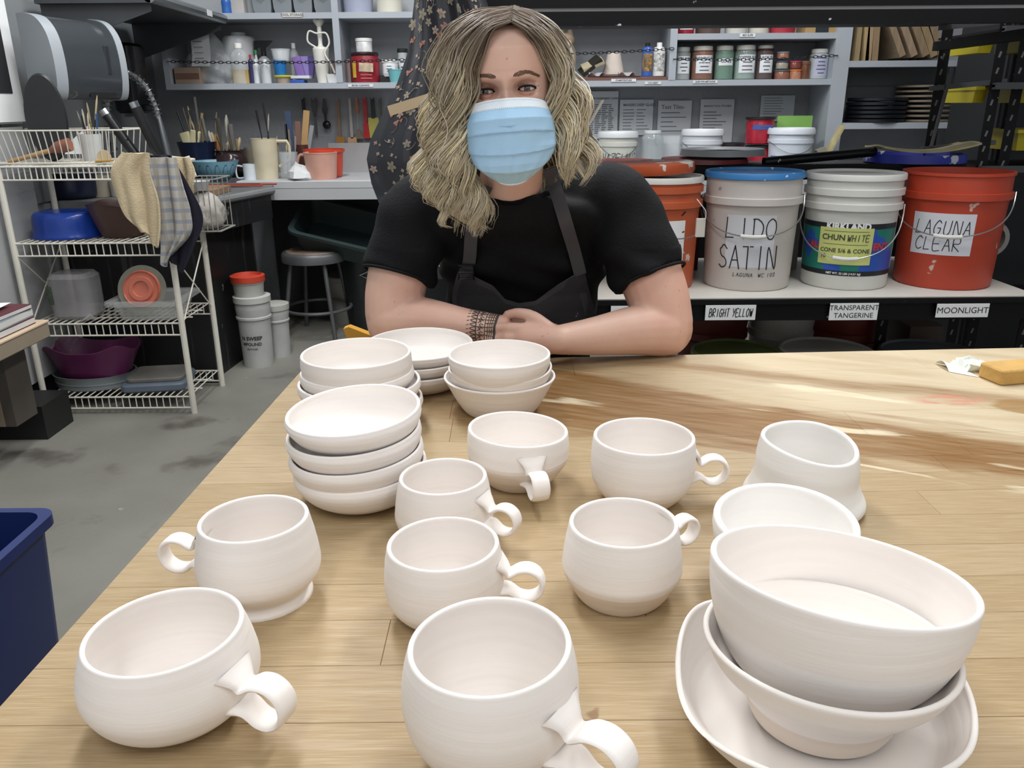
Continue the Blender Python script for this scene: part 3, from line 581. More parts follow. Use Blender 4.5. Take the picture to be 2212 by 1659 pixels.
# ======================= FLORAL CLOTH =======================
fc = thing('floral_apron', 'dark oilcloth apron with small flower print hanging behind the woman, strip of masking tape', 'apron', (-.2, 2.33, .8))
Lp = [(893, -60), (893, 0), (880, 110), (855, 185), (800, 300), (790, 345), (800, 400), (835, 490), (842, 560), (850, 600)]
Lw = [aty(x, y, 2.33) for x, y in Lp]; zs = [p.z for p in Lw][::-1]; xsL = [p.x for p in Lw][::-1]; xr0 = [.02, .03, .03, .03, .02, .0, -.02, -.05, -.075, -.07][::1]
def cloth(u, v, off=0):
    z = zs[0]+(zs[-1]-zs[0])*v; xl = float(np.interp(z, zs, xsL)); xr = float(np.interp(z, [zs[0], 1.2, 1.45, zs[-1]], [.05, .05, -.04, -.085])); x = xl+(xr-xl)*u
    y = .020*sin(u*9+z*2)+.012*sin(u*21+z*5)*v+.008*sin(z*14+u*3)
    return (x+.2, y-off, z-.8)
G().surf(cloth, 40, 60, .003).build('cloth', M('35363c', .28, .12, 8, coat=.3), fc, smooth=70)
cols = [M('ab9788', .5, 0), M('a57565', .5, 0), M('978d7c', .5, 0), M('8d7f7c', .5, 0)]
g = G(); rnd = random.Random(5)
def petalflower(u, v, r, c, n=5):
    p = Vector(cloth(u, v)); du = (Vector(cloth(u+.01, v))-p).normalized(); dv = (Vector(cloth(u, v+.01))-p).normalized(); nn = Vector((0, -1, 0)); ph = rnd.uniform(0, 6); K = n*6
    V = [p+nn*.0022]+[p+nn*.0018+(du*cos(2*pi*i/K+ph)+dv*sin(2*pi*i/K+ph))*r*(.45+.55*abs(cos(n/2*(2*pi*i/K)))) for i in range(K)]
    g.add(V, [(0, i+1, (i+1) % K+1) for i in range(K)], c)
    if r > .008: g.add([p+nn*.0026+(du*cos(a)+dv*sin(a))*r*.25 for a in [k*pi/3 for k in range(6)]], [tuple(range(6))], 3)
for i in range(11):
    for j in range(22):
        u, v = (i+.5+rnd.uniform(-.35, .35))/11, (j+.5+rnd.uniform(-.35, .35))/22; k = rnd.random()
        if k < .34: petalflower(u, v, rnd.uniform(.011, .017), rnd.choice((0, 2, 2)))
        elif k < .58: petalflower(u, v, rnd.uniform(.007, .010), 1, 3); petalflower(min(u+.03, .98), v+.008, .006, 1, 3)
        elif k < .85: petalflower(u, v, .006, 0, 4); petalflower(min(u+.03, .98), v-.007, .004, 2, 4)
g.build('flower_print', cols, fc, smooth=0)
g = G()
for k in range(90):
    u, v = rnd.uniform(.03, .95), rnd.uniform(.02, .95); a = rnd.uniform(0, 6); pts = []
    for q in range(6): pts.append(Vector(cloth(min(max(u, 0), 1), min(max(v, 0), 1)))+Vector((0, -.002, 0))); u += cos(a)*.015; v += sin(a)*.008; a += rnd.uniform(.2, .7)
    g.tube(pts, .0007, 4)
g.build('vine_print', M('85807e', .5, 0), fc)
a_, b_ = aty(838, 240, 2.28), aty(925, 213, 2.28); d = b_-a_
G().box(((a_.x+b_.x)/2+.2, -.035, (a_.z+b_.z)/2-.8), (d.length, .001, .026), rot=Matrix.Rotation(-math.atan2(d.z, d.x), 3, 'Y')).build('masking_tape', M('bda785', .6, .05), fc, smooth=0)
# ======================= CLUTTER =======================
def stuff(o): o['kind'] = 'stuff'; return o
for o in list(COL.objects):
    if o.name.split('.')[0] in ('slot_holes', 'flower_print', 'vine_print'): stuff(o)
def curved(g, rad, z0, z1, half, eps=.0008, n=10, cz=0, mi=0, yaw=0):
    "a label wrapped on the side that faces -Y; rad(z) is the radius"
    def f(u, v):
        z = z0+(z1-z0)*v; r = rad(z)+eps; a = -pi/2+yaw-half/rad((z0+z1)/2)+2*half/rad((z0+z1)/2)*u; return (r*cos(a), r*sin(a), z)
    return g.surf(f, n, 4, .0003, mi=mi)
def wrap(g, geo, rad, zc, eps=.0016, yaw=0, mi=0, dx=0):
    v, f = geo; V = []
    for x, y in v:
        r = rad(zc+y)+eps; a = -pi/2+yaw+(x+dx)/rad(zc); V.append((r*cos(a), r*sin(a), zc+y))
    return g.add(V, f, mi)
def radf(prof):
    zs_ = [p[1] for p in prof]; rs = [p[0] for p in prof]; return lambda z: float(np.interp(z, zs_, rs))
def put(b, Y, z):
    x0, y0, x1, y1 = b; p = aty((x0+x1)/2, y0, Y); xa = aty(x0, (y0+y1)/2, Y).x; xb = aty(x1, (y0+y1)/2, Y).x
    return (p.x, Y, z), xb-xa, p.z-z
def lines(g, rad, z0, z1, half, n, seed=0):
    rnd = random.Random(seed)
    for i in range(n):
        z = z1-(i+.5)*(z1-z0)/n; w_ = half*rnd.uniform(.45, .9)
        curved(g, rad, z-(z1-z0)/n*.14, z+(z1-z0)/n*.14, w_, .0016, 3)
def jar(b, Y, z, label, body, lid='e4e4e0', lab=None, txt=None, lidh=.14, cat='jar', name='jar', sq=1, neck=.8, labc='dfe2e6', fill=None, lz=(.2, .72), nl=3, group=None, rough=.2):
    loc, w_, h = put(b, Y, z); r = w_/2; t = thing(name, label, cat, loc, group=group)
    P = [(r*.9, 0), (r, h*.03), (r, h*(.82-lidh*.4)), (r*.96, h*(.88-lidh*.4)), (r*neck, h*(1-lidh)), (r*neck, h*(1-lidh*.3))]
    bm_ = body if not isinstance(body, str) else M(body, rough, .25, 30, splat=None)
    G().lathe(P, 20).build('body', bm_, t)
    if fill: G().lathe([(r*.86, h*.02), (r*.93, h*.04), (r*.93, h*fill[1])], 16).build('contents', M(fill[0], .7, .2, 40), t)
    if lid: G().lathe([(r*neck*1.06, h*(1-lidh)), (r*neck*1.1, h*(1-lidh*.9)), (r*neck*1.1, h*(1-lidh*.12)), (r*neck*1.02, h)], 20).build('lid', M(lid, .45, .04), t)
    rf = radf(P)
    if lab:
        l = curved(G(), rf, h*lz[0], h*lz[1], r*.8).build('label_sheet', M(labc, .7, .03), t); g = G()
        if txt: wrap(g, text_geo(txt, h*.11, .0006), rf, h*(lz[1]-.08)); lines(g, rf, h*(lz[0]+.03), h*(lz[1]-.16), r*.6, nl, len(label))
        else: lines(g, rf, h*(lz[0]+.04), h*(lz[1]-.04), r*.6, nl, len(label))
        g.build('lettering', M('55575c', .7, 0), l, smooth=0)
    return t
def bottle(b, Y, z, label, body, cap='ecebe6', neck=.35, sh=.72, cat='bottle', name='bottle', labc=None, mt=None, capr=.45):
    loc, w_, h = put(b, Y, z); r = w_/2; t = thing(name, label, cat, loc)
    P = spline([(r*.92, 0), (r, h*.04), (r*.97, h*.4), (r, h*sh*.92), (r*.8, h*(sh+.06)), (r*neck, h*.86), (r*neck, h*.9)], 3)
    G().lathe(P, 20).build('body', mt or M(body, .3, .08), t); G().lathe([(r*capr, h*.87), (r*capr, h*.99), (r*capr*.8, h)], 14).build('cap', M(cap, .4, 0), t)
    if labc: curved(G(), radf([(r, 0), (r, h)]), h*.15, h*sh*.85, r*1.1).build('label_sheet', M(labc[0], .5, .5, 60, splat=(labc[1], .55, 50)), t)
    return t
def boxy(b, Y, z, label, col, d=.12, name='box', cat='box', rz=0, mt=None, r=.004, group=None, lid=None):
    loc, w_, h = put(b, Y, z); t = thing(name, label, cat, loc, rz, group)
    G().rbox((0, 0, h/2), (w_, d, h), r).build('body', mt or M(col, .6, .08), t)
    if lid: G().rbox((0, 0, h*.93), (w_*1.05, d*1.05, h*.14), r).build('lid', M(lid, .5, .05), t)
    return t
def cup(b, Y, z, label, col, name='cup', cat='cup', tp=.8, mt=None, group=None, sq=False, rim=True):
    loc, w_, h = put(b, Y, z); r = w_/2; t = thing(name, label, cat, loc, group=group); e = min(.004, r*.1)
    P = [(r*tp, 0), (r*.97, h*.93), (r, h*.93), (r, h), (r-e, h), (r*tp-e, e)]
    G().lathe(P+[(.0001, e)], 20 if not sq else 4, fn=(lambda p, a, k: (p[0]*cos(pi/4)*1.3-p[1]*sin(pi/4)*1.3, p[0]*sin(pi/4)+p[1]*cos(pi/4), p[2])) if sq else None).build('body', mt or M(col, .4, .06), t, smooth=30); return t
YS = 4.80
# --- left lower shelf ---
t = boxy((385, 147, 440, 178), YS, S0, 'tan cardboard box at the left end of the lower shelf', 'a38d7c', .14); G().box((0, -.0715, .04), (.13, .001, .03)).build('tape', M('7d5f4d', .5), t)
t = thing('plastic_bag', 'clear bag of supplies with a paper slip, at the left end of the shelf', 'bag', (-1.66, 4.84, S0))
g = G(); g.lathe(spline([(.10, 0), (.13, .05), (.12, .13), (.07, .22), (.02, .29)], 5), 22, sy=.6, fn=lambda p, a, k: (p[0]*(1+.12*sin(5*a+k)), p[1]*(1+.12*sin(4*a+k)), p[2])); g.build('bag', clear('dfe4e8', .25, .35), t, smooth=60)
p = G(); p.surf(lambda u, v: (-.07+.10*u+.02*v, -.105+.012*sin(v*5), .09+.17*v), 6, 8, .001); l = p.build('paper_slip', paper, t); g = G()
for i in range(4): g.box((-.02, -.112, .13+.028*i), (.05, .001, .005))
g.build('print', M('8a8c90', .6, 0), l, smooth=0)
bottle((477, 70, 550, 179), 4.9, S0, 'large translucent white jug behind the clear water bottle', 'c6c9cb', 'c6c9cb', .3, .86, name='jug', cat='jug', mt=M('c9ccce', .35, .06, 5, alpha=.85))
bottle((494, 93, 532, 179), 4.76, S0, 'clear water bottle with white cap in front of the white jug', 'd0d4d6', mt=clear('dfe4e6', .1, .4), neck=.4)
bottle((623, 93, 643, 179), 4.88, S0, 'slim clear bottle with white cap behind the purple packets', 'd0d4d6', mt=clear('dfe4e6', .1, .4), neck=.4)
t = boxy((503, 150, 537, 180), 4.74, S0, 'crumpled yellow paper packet leaning under the clear bottle', 'b59c5c', .03, 'paper_packet', 'packet', .1)
t = bottle((555, 112, 583, 179), 4.86, S0, 'clear spray bottle with black trigger head', 'c9cdd0', '101113', mt=clear('d5dadd', .15, .45), name='spray_bottle', capr=.4)
g = G(); g.prism([(-.045, .225), (.055, .225), (.03, .2), (.012, .19), (.012, .15), (-.012, .15), (-.012, .19), (-.035, .19), (-.045, .15), (-.052, .15)], .025); g.build('trigger_head', M('121315', .35), t)
for x0, x1, c, lb in ((544, 557, 'cfd3d6', 'narrow translucent squeeze bottle left of the spray bottle'), (561, 582, 'c3c8cb', 'translucent squeeze bottle in front of the spray bottle'), (534, 545, '3a3560', 'dark purple and yellow bottle beside the yellow paper')):
    bottle((x0, 128 if x0 > 536 else 118, x1, 180), 4.73, S0, lb, c, 'd8dadb' if x0 > 536 else 'b02a2e', .25, .75)
t = bottle((545, 108, 558, 150), 4.82, S0, 'small bottle with a green nozzle behind the squeeze bottles', 'b8bcc0', '2f8a4d', .3, .5)
cup((585, 106, 627, 130), 4.78, S0+.115, 'clear deli cup on top of the blue cups', 'dde2e5', mt=clear('e3e8ea', .15, .4), name='deli_cup', cat='cup')
cup((589, 129, 618, 163), 4.78, S0+.038, 'bright blue plastic cups stacked on a yellow-lidded tub', '1f6fb5', name='stacked_cups')
t = cup((594, 164, 633, 180), 4.78, S0, 'round tub with yellow lid under the blue cups', 'b09c8a', name='tub', cat='tub'); G().lathe([(.052, .03), (.056, .034), (.056, .04), (.05, .042)], 20).build('lid', M('c9c63a', .4), t)
t = thing('packets', 'purple cellophane packets leaning together on the shelf', 'packet', put((637, 120, 673, 163), 4.80, S0+.035)[0])
for i in range(3): G().rbox((-.03+.03*i, .01*i, .05), (.05, .02, .11), .008, rot=Matrix.Rotation(R_(-12+12*i), 3, 'Y')).build('packet', M(('7f66a8', '8b7db8', '5a4a86')[i], .25, .2), t)
boxy((630, 173, 660, 182), 4.75, S0, 'small bright blue box under the white box', '2b53a8', .09); boxy((632, 164, 672, 173), 4.76, S0+.022, 'flat white box on top of the blue box', 'c9ccd2', .1)
# immersion blender
loc, w_, h = put((672, 55, 706, 180), 4.76, S0); t = thing('immersion_blender', 'white stick blender standing upside down with its cord', 'blender', loc)
G().lathe(spline([(.030, 0), (.036, .06), (.043, .15), (.042, .18), (.014, .19), (.013, .24), (.012, .29)], 4), 20).build('body', M('dcdad2', .35, .03), t)
q = G().lathe(spline([(.012, .285), (.03, .31), (.033, .325), (.032, .335)], 4), 20).build('blade_guard', M('e2e0d8', .3), t); 
for i in range(5):
    a = i*2*pi/5-pi/2; G().rbox((.0315*cos(a), .0315*sin(a), .322), (.004, .016, .009), .001, rz=a).build('slot', M('44403a', .5), q)
G().tube(spline([(-.02, -.02, .18), (-.06, -.03, .21), (-.05, -.03, .26), (-.01, -.03, .25), (.04, -.03, .25), (.055, -.035, .2), (.03, -.05, .15), (.06, -.045, .09), (.075, -.04, .05)], 8), .005, 8).build('cord', M('d4d2ca', .4), t)
t = cup((706, 160, 732, 180), 4.75, S0, 'white square plastic cup right of the stick blender', 'd9dadb', sq=True)
for i in range(4): G().tube([(-.02+.012*i, 0, .01), (-.03+.018*i, .005, .10+.02*(i % 2))], .004, 6).build('tool_handle', M(('77706a', '8f8c88', 'a05a50', '6b6e70')[i], .5), t)
boxy((741, 128, 757, 178), 4.86, S0, 'upright pinkish wood strip beside the red canister', '8f7a74', .04, 'wood_strip', 'wood')
# red canister
loc, w_, h = put((757, 117, 818, 178), 4.80, S0); t = thing('canister', 'dark red plastic canister with a torn label, white jar on top', 'canister', loc)
pr = [(w_*.47, 0), (w_*.49, .02), (w_*.5, h*.8), (w_*.46, h*.92), (w_*.46, h)]; G().lathe(pr, 28, sx=1, sy=.9).build('body', M('8e1f2b', .35, .06), t); G().lathe([(w_*.47, h*.93), (w_*.49, h), (w_*.45, h+.008)], 28, sy=.9).build('lid', M('2b1518', .4), t)
l = G().rbox((.015, -w_*.45, h*.52), (w_*.5, .004, h*.3), .002, rot=Matrix.Rotation(R_(3), 3, 'Y')).build('label_sheet', M('c8b49a', .7, .25, 40), t); G().rbox((-w_*.33, -w_*.36, h*.45), (.022, .004, h*.55), .002, rz=-.5).build('yellow_stripe', M('c7a63a', .5), t)
g = G()
for i in range(2): g.box((.015, -w_*.46, h*(.27-.12*i)), (w_*.4, .002, .006))
g.build('lettering', M('c05a58', .6, 0), t, smooth=0)
jar((768, 83, 803, 117), 4.80, S0+h+.008, 'round white jar standing on the red canister', 'cfd0cf', 'e0e0dc', lidh=.25, neck=.95)
jar((825, 129, 859, 163), 4.82, S0+.03, 'squat white plastic jar right of the red canister', 'd2d4d4', 'dfe0de', lidh=.2, neck=.95, lab=1, nl=3); boxy((822, 163, 850, 178), 4.84, S0, 'low black box under the squat white jar', '1d1d20', .1)
jar((858, 105, 880, 178), 4.9, S0, 'tall white jar with dark lid beside the aqua cup', 'c9cccd', '303236', lidh=.12, lab=1, neck=.95)
cup((837, 150, 872, 180), 4.74, S0, 'aqua blue plastic cup at the front of the shelf', '6fb3b8', tp=.72)
# --- top shelf ---
for i in range(4):
    x0 = 548+44*i
    t = thing('file_bin', ('leftmost', 'second', 'third', 'rightmost')[i]+' of the four grey plastic bins on the top shelf', 'bin', put((x0, -40, x0+40, 30), 4.84, S1)[0], group='grey bins on the top shelf')
    g = G(); g.lathe([(.075, 0), (.085, .03), (.10, .2), (.094, .2), (.07, .006), (.0001, .006)], 4, fn=lambda p, a, k: (p[0]*cos(pi/4)*.8-p[1]*sin(pi/4)*.8, p[0]*sin(pi/4)*1.1+p[1]*cos(pi/4)*1.1, p[2])); g.build('body', M('7e8488', .5, .05), t, smooth=20); G().tube([(-.05, -.088, .11), (0, -.083, .07), (.05, -.088, .11)], .0025, 6).build('handle', M('6a7074', .4), t)
boxy((494, -20, 530, 27), 4.82, S1, 'pale box on the top shelf left of the grey bins', 'a6a2a0', .12)
bottle((476, -10, 497, 27), 4.76, S1, 'bright blue bottle with white base, top shelf left end', '2a5fa8', 'd8d8d8')
boxy((530, -20, 552, 27), 4.84, S1, 'silver foil folder leaning beside the grey bins', '8e9294', .02, 'folder', 'folder')
cup((737, -30, 806, 27), 4.82, S1, 'bluish white plastic tub on the top shelf', '9a9fb2', tp=.88, name='tub', cat='tub'); cup((810, -30, 868, 27), 4.82, S1, 'cream coloured cylinder tub on the top shelf', 'c9c5b6', tp=.95, name='tub', cat='tub')
def chain(a, b, sag, label, n=None):
    a, b = Vector(a), Vector(b); L_ = (b-a).length; n = int(L_/.021); t = thing('chain', label, 'chain', (a+b)/2); d = (b-a).normalized(); ms = []
    for k in (0, 1):
        r = [(.0145*cos(i*pi/6), (.0062*sin(i*pi/6) if k == 0 else 0), (.0062*sin(i*pi/6) if k else 0)) for i in range(12)]; ms.append(G().tube(r, .0018, 4, closed=True))
    me = [None, None]
    for i in range(n):
        f = (i+.5)/n; p = a.lerp(b, f)-Vector((0, 0, sag*4*f*(1-f)))-(a+b)/2; k = i % 2
        if me[k] is None: o = ms[k].build('link', M('3c3e42', .35, .05, metal=.7), t); me[k] = o.data
        else: o = bpy.data.objects.new('link', me[k]); COL.objects.link(o); o.parent = t
        o.location = p
chain((-1.84, 4.69, 1.485), (-.42, 4.69, 1.49), .012, 'thin steel chain strung across the left lower shelf')
chain((.04, 4.69, 1.507), (.88, 4.69, 1.53), .008, 'thin steel chain strung across the shelf right of the woman'); chain((.885, 4.69, 1.478), (1.765, 4.69, 1.49), .012, 'thin steel chain across the row of slip jars')
def slabel(x0, y0, x1, y1, txt, Y=4.697, col='d6d8da'):
    a, b = aty(x0, y1, Y), aty(x1, y0, Y); c = (a+b)/2; o = G().box((c.x, c.y-4.86, c.z), (abs(b.x-a.x), .0015, abs(b.z-a.z))).build('shelf_label', M(col, .7, .02), cab, smooth=0)
    g = G()
    if txt: put_flat(g, text_geo(txt, abs(b.z-a.z)*.75, .0004), face_y(c.x, c.y-4.862, c.z)); g.build('lettering', M('6a6c74', .6, 0), o, smooth=0)
slabel(610, 27, 652, 37, 'TOOL STORAGE', col='ccc8c0'); slabel(752, 181, 806, 188, 'BRUSH CLEANING'); slabel(1320, 170, 1374, 177, 'STAMP/TEXTURE', 4.696); slabel(1393, 176, 1428, 182, 'WAX RESIST'); slabel(1497, 173, 1550, 180, 'SLIPS FOR METHODS'); slabel(1598, 72, 1632, 80, 'MIX SLIPS'); slabel(2090, 268, 2110, 277, 'BATS')
# --- right lower shelf ---
t = thing('clay_figurine', 'small brown clay animal head figurine beside the woman\'s hair', 'figurine', put((1205, 75, 1240, 175), 4.80, S0)[0])
G().lathe(spline([(.03, 0), (.05, .03), (.055, .1), (.045, .17), (.03, .2)], 4), 18).build('stand', M('b9b6ae', .5, .1), t)
G().sphere((0, 0, .21), .05, 16, 10, (1, .9, .8)).build('head', M('8f7d68', .7, .15, 20), t)
for s in (-1, 1): G().lathe([(.02, 0), (.014, .03), (.001, .065)], 10, c=(s*.022, 0, .235)).build('ear', M('8f7d68', .7, .15, 20), t)
G().sphere((.01, -.045, .19), .02, 10, 8).build('snout', M('cfc5ae', .6), t)
t = thing('book', 'open dark-covered book leaning on papers', 'book', put((1250, 143, 1300, 168), 4.8, S0+.03)[0])
G().box((0, 0, .05), (.13, .10, .02), rot=Matrix.Rotation(R_(-38), 3, 'Y')@Matrix.Rotation(R_(20), 3, 'X')).build('cover', M('2e2b26', .5), t); G().box((.012, -.002, .058), (.12, .095, .014), rot=Matrix.Rotation(R_(-20), 3, 'Y')@Matrix.Rotation(R_(20), 3, 'X')).build('pages', M('b9b08f', .7), t)
boxy((1245, 168, 1442, 177), 4.80, S0, 'reddish brown wooden drawing board lying flat on the shelf', '6d4a3e', .16, 'wooden_board', 'board')
boxy((1270, 165, 1385, 169), 4.78, S0+.022, 'thin red folder on the wooden board', '8c4a48', .13, 'folder', 'folder')
for i, (x0, x1) in enumerate(((1275, 1305), (1340, 1370))):
    t = thing('paper_scrap', ('torn paper scraps left of the clay cone', 'torn paper scraps right of the clay cone')[i], 'paper', put((x0, 160, x1, 166), 4.74, S0+.033)[0]); G().surf(lambda u, v: (.09*u-.045, .05*v, .012*sin(u*9+v*4)), 8, 4, .001).build('sheet', M('b8b9ba', .7), t)
t = thing('clay_cone', 'pale bisque clay cone form on the shelf', 'pottery', put((1305, 127, 1347, 166), 4.83, S0+.033)[0]); G().lathe(spline([(.058, 0), (.057, .02), (.045, .07), (.036, .11), (.028, .112), (.02, .1)], 4), 24).build('body', M('c9beb4', .7), t)
bottle((1388, 93, 1411, 168), 4.77, S0+.022, 'blue bottle with orange patterned label and black cap', '3c5fae', '17181a', .5, .8, labc=('7c6a50', 'c88a3a')); bottle((1412, 92, 1438, 168), 4.77, S0+.022, 'white bottle with white cap beside the blue bottle', 'd6d6d2', 'e6e6e4', .45, .8, labc=('c4c6c4', '8a8578'))
jar((1460, 102, 1493, 173), 4.80, S0, 'glass jar of grey slip, first of the row', clear('c8d0d2', .1, .45), 'c9cbca', 1, 'RUTILE SLIP', fill=('8c8b7c', .3)); jar((1496, 100, 1543, 173), 4.80, S0, 'glass jar of red-brown slip, second of the row', clear('b08a78', .1, .4), 'd8d3c8', 1, 'MORNING SLIP', fill=('6f3d2a', .85))
jar((1546, 99, 1587, 172), 4.80, S0, 'glass jar of green pieces with small label', clear('9ab8a8', .1, .45), 'd5d5cc', 1, 'GLAZE', fill=('35624a', .75), lz=(.42, .62), nl=1); jar((1589, 98, 1635, 172), 4.80, S0, 'glass jar of pale green copper slip', clear('b5c4be', .1, .45), 'd8d6cd', 1, 'COPPER SLIP', fill=('8ea49a', .7)); jar((1636, 98, 1673, 171), 4.80, S0, 'glass jar of dark brown slip, last of the row', clear('8a7a78', .1, .4), 'd8d3cc', 1, 'BLACK SLIP', fill=('3c2620', .9))
for i, (b, c, l, lb) in enumerate((((1674, 151, 1705, 171), '8a5a4a', '5a5c60', 'lowest small tub of brown pigment'), ((1677, 132, 1703, 151), '9c9588', '4a4658', 'middle small tub stacked on the pigment tub'), ((1679, 112, 1705, 131), '9a6a58', '8a8c8e', 'topmost small tub of pink pigment'), ((1706, 150, 1731, 171), 'b07a5e', 'd0703a', 'tub with orange lid'), ((1706, 132, 1731, 149), '7a4038', 'a83a4a', 'tub with red lid on the orange-lidded tub'), ((1731, 132, 1751, 171), '6e4632', '7b5442', 'narrow jar of brown slip'))):
    loc, w_, h = put(b, 4.78, S0); z0 = aty(1700, b[3], 4.78).z if i in (1, 2, 4) else S0; jar(b, 4.78, {1: S0+.054, 2: S0+.106, 4: S0+.056}.get(i, S0), lb+' on the right of the shelf', c, l, lidh=.2, neck=.95, name='tub', cat='tub')
jar((1752, 106, 1791, 171), 4.80, S0, 'glass jar with doodled yellow and violet label', clear('c8cfcc', .1, .7), 'd6d7d2', 1, None, fill=('a9aa98', .5), labc='aeb0c8', lz=(.1, .8), nl=5)
YT = 4.80
jar((1463, 40, 1500, 72), YT, S2, 'red coffee can on the upper right shelf, left end', '8c2230', '1d1d1f', 1, None, lidh=.1, neck=.97, lz=(.3, .7)); cup((1502, 36, 1560, 72), YT, S2, 'dark brown glazed jar on the upper right shelf', '54423c', name='jar', cat='jar', tp=.9); cup((1565, 36, 1618, 72), YT, S2, 'cream plastic tub on the upper right shelf', 'bdbdb4', name='tub', cat='tub', tp=.85)
bottle((1620, 20, 1664, 72), YT, S2, 'cream bottle on the upper right shelf', 'b9b5a8', 'b9b5a8', .4, .5); cup((1662, 36, 1722, 71), YT, S2, 'red plastic tub on the upper right shelf', 'a0303c', name='tub', cat='tub', tp=.88)
t = boxy((1732, 36, 1803, 70), 4.80, S2, 'cardboard box with a dark tape band and oval mark', 'a08458', .16); g = G(); g.box((-.0, -.081, .06), (.07, .001, .12)); l = g.build('tape_band', M('23282e', .5), t); G().lathe([(.016, 0), (.02, 0)], 20, fn=lambda p, a, k: (p[0]*1.2, -.0825, p[1]*.8+.055), cap=False).build('mark', M('5a8a90', .5, 0), l, smooth=0)
# --- posters under the shelf ---
def sheet(b, Y, label, n=8, title=None, col='cdd0d3', tsz=.02, cols=1, rz=0):
    a, c = aty(b[0], b[3], Y), aty(b[2], b[1], Y); w_, h = c.x-a.x, c.z-a.z; t = thing('notice_sheet', label, 'paper', ((a.x+c.x)/2, Y, a.z)); rnd = random.Random(len(label))
    G().box((0, 0, h/2), (w_, .002, h)).build('sheet', M(col, .75, .02), t, smooth=0); g = G(); y = h*.9
    if title: put_flat(g, text_geo(title, tsz, .0006, 'LEFT'), face_y(-w_*.4, -.0015, h*.85)); y = h*.72
    for i in range(n):
        for k in range(cols):
            ww = w_*rnd.uniform(.35, .8)/cols; g.box((-w_*.4+ww/2+k*w_*.82/cols, -.0016, y-i*(y-h*.08)/n), (ww, .0006, min(.006, h*.02)))
    g.build('lettering', M('70757c', .7, 0), t, smooth=0); return t
sheet((1240, 204, 1259, 292), 5.005, 'narrow strip of printed paper beside her hair', 10); sheet((1262, 197, 1336, 300), 5.005, 'printed chart sheet with columns, behind the stirring stick', 16, 'GLAZE INGREDIENT CHART', tsz=.014, cols=4)
sheet((1337, 215, 1412, 292), 5.005, 'numbered list sheet second on the wall', 7, 'MAKERS DEEP GLAZE', tsz=.02, cols=2); sheet((1418, 217, 1495, 310), 5.005, 'sheet headed Test Tiles on the back wall', 6, 'Test Tiles-', tsz=.032)
sheet((1508, 214, 1587, 312), 5.005, 'sheet of paragraphs right of the test tiles sheet', 9, 'MAKING TOOL PITCHERS', tsz=.014); sheet((1640, 206, 1718, 262), 5.005, 'recipe list sheet at the right on the back wall', 8)
# --- right counter ---
CZ = .882
def pail(b, Y, z, label, col='dcdcd8', lid='e2e2de', rings=2, txt=None, band=None, **k):
    loc, w_, h = put(b, Y, z); r = w_/2; t = thing('pail', label, 'bucket', loc)
    P = [(r*.86, 0), (r*.88, .005), (r*.95, h*.66), (r*1.0, h*.67), (r*1.0, h*.76), (r*.96, h*.765), (r*.96, h*.86)]
    G().lathe(P, 30).build('body', M(col, .45, .06, 8), t); G().lathe([(r, h*.86), (r*1.04, h*.87), (r*1.04, h*.95), (r*.99, h), (r*.94, h*.97)], 30).build('lid', M(lid, .4, .04), t)
    rf = radf(P)
    if txt:
        g = G()
        for i, l in enumerate(txt): wrap(g, hand_geo(l, h*.17, .5, .2, .1, .25, 3), rf, h*(.42-.25*i), .001)
        g.build('lettering', M('4a4c44', .6, 0), t, smooth=0)
    if band: curved(G(), rf, h*band[1], h*band[2], r*band[3]).build('label_sheet', M(band[0], .5, .05), t)
    G().tube([(r*1.0*cos(a), r*sin(a), h*.7-.06*abs(sin(a))**2) for a in np.linspace(pi, 2*pi, 16)], .002, 5).build('bail_handle', steel, t)
    return t
YC = 4.62
pail((1293, 284, 1377, 372), YC, CZ, 'white pail with green crust and handwritten slip name', 'c9cac2', 'd3d6d8', txt=('HAZELNUT', 'GREEN SLIP'))
jar((1386, 282, 1434, 372), YC, CZ, 'tall empty clear plastic jar with white lid on the counter', clear('c4ccd0', .1, .4), 'd3d6d8', lidh=.07, neck=.7)
pail((1475, 279, 1562, 372), YC+.05, CZ, 'white pail with a beige label and red drip on its lid', 'd0d4da', 'd8dade', band=('bfb8aa', .2, .55, .8))
jar((1614, 253, 1673, 312), 4.78, CZ+.15, 'red coffee can with blue tape, standing on a second can', 'a02636', '1c1a1e', 1, None, lidh=.08, neck=.98, labc='3f5aa0', lz=(.55, .72), nl=1)
jar((1614, 314, 1673, 370), 4.78, CZ, 'red coffee can under the blue-taped can', 'a02636', '1c1a1e', lidh=.08, neck=.98); jar((1556, 308, 1606, 372), 4.66, CZ, 'short red coffee can with black lid behind the grey lid', 'a02636', '1c1a1e', lidh=.1, neck=.98)
pail((1663, 276, 1758, 372), YC+.02, CZ, 'white pail with blue label, green card standing behind', 'cfd6e0', 'd8dde4', band=('3a5ab0', .05, .4, 1.2))
boxy((1680, 250, 1756, 300), 4.80, CZ+.13, 'bright green card standing behind the white pail', '7fae58', .004, 'card', 'card'); boxy((1688, 300, 1752, 372), 4.80, CZ, 'plain carton holding up the green card', '8a8c8e', .08)
t = thing('wooden_paddle', 'dirty cream wooden paddle leaning against the shelf panel', 'paddle', aty(1772, 355, 4.6)); G().box((.05, 0, .10), (.012, .07, .22), rot=Matrix.Rotation(R_(24), 3, 'Y')).build('blade', M('b8ab80', .7, .2, 20), t); G().box((.0, .0, .05), (.05, .05, .07), rot=Matrix.Rotation(R_(-20), 3, 'Y')).build('scraper', M('8d8878', .7), t)
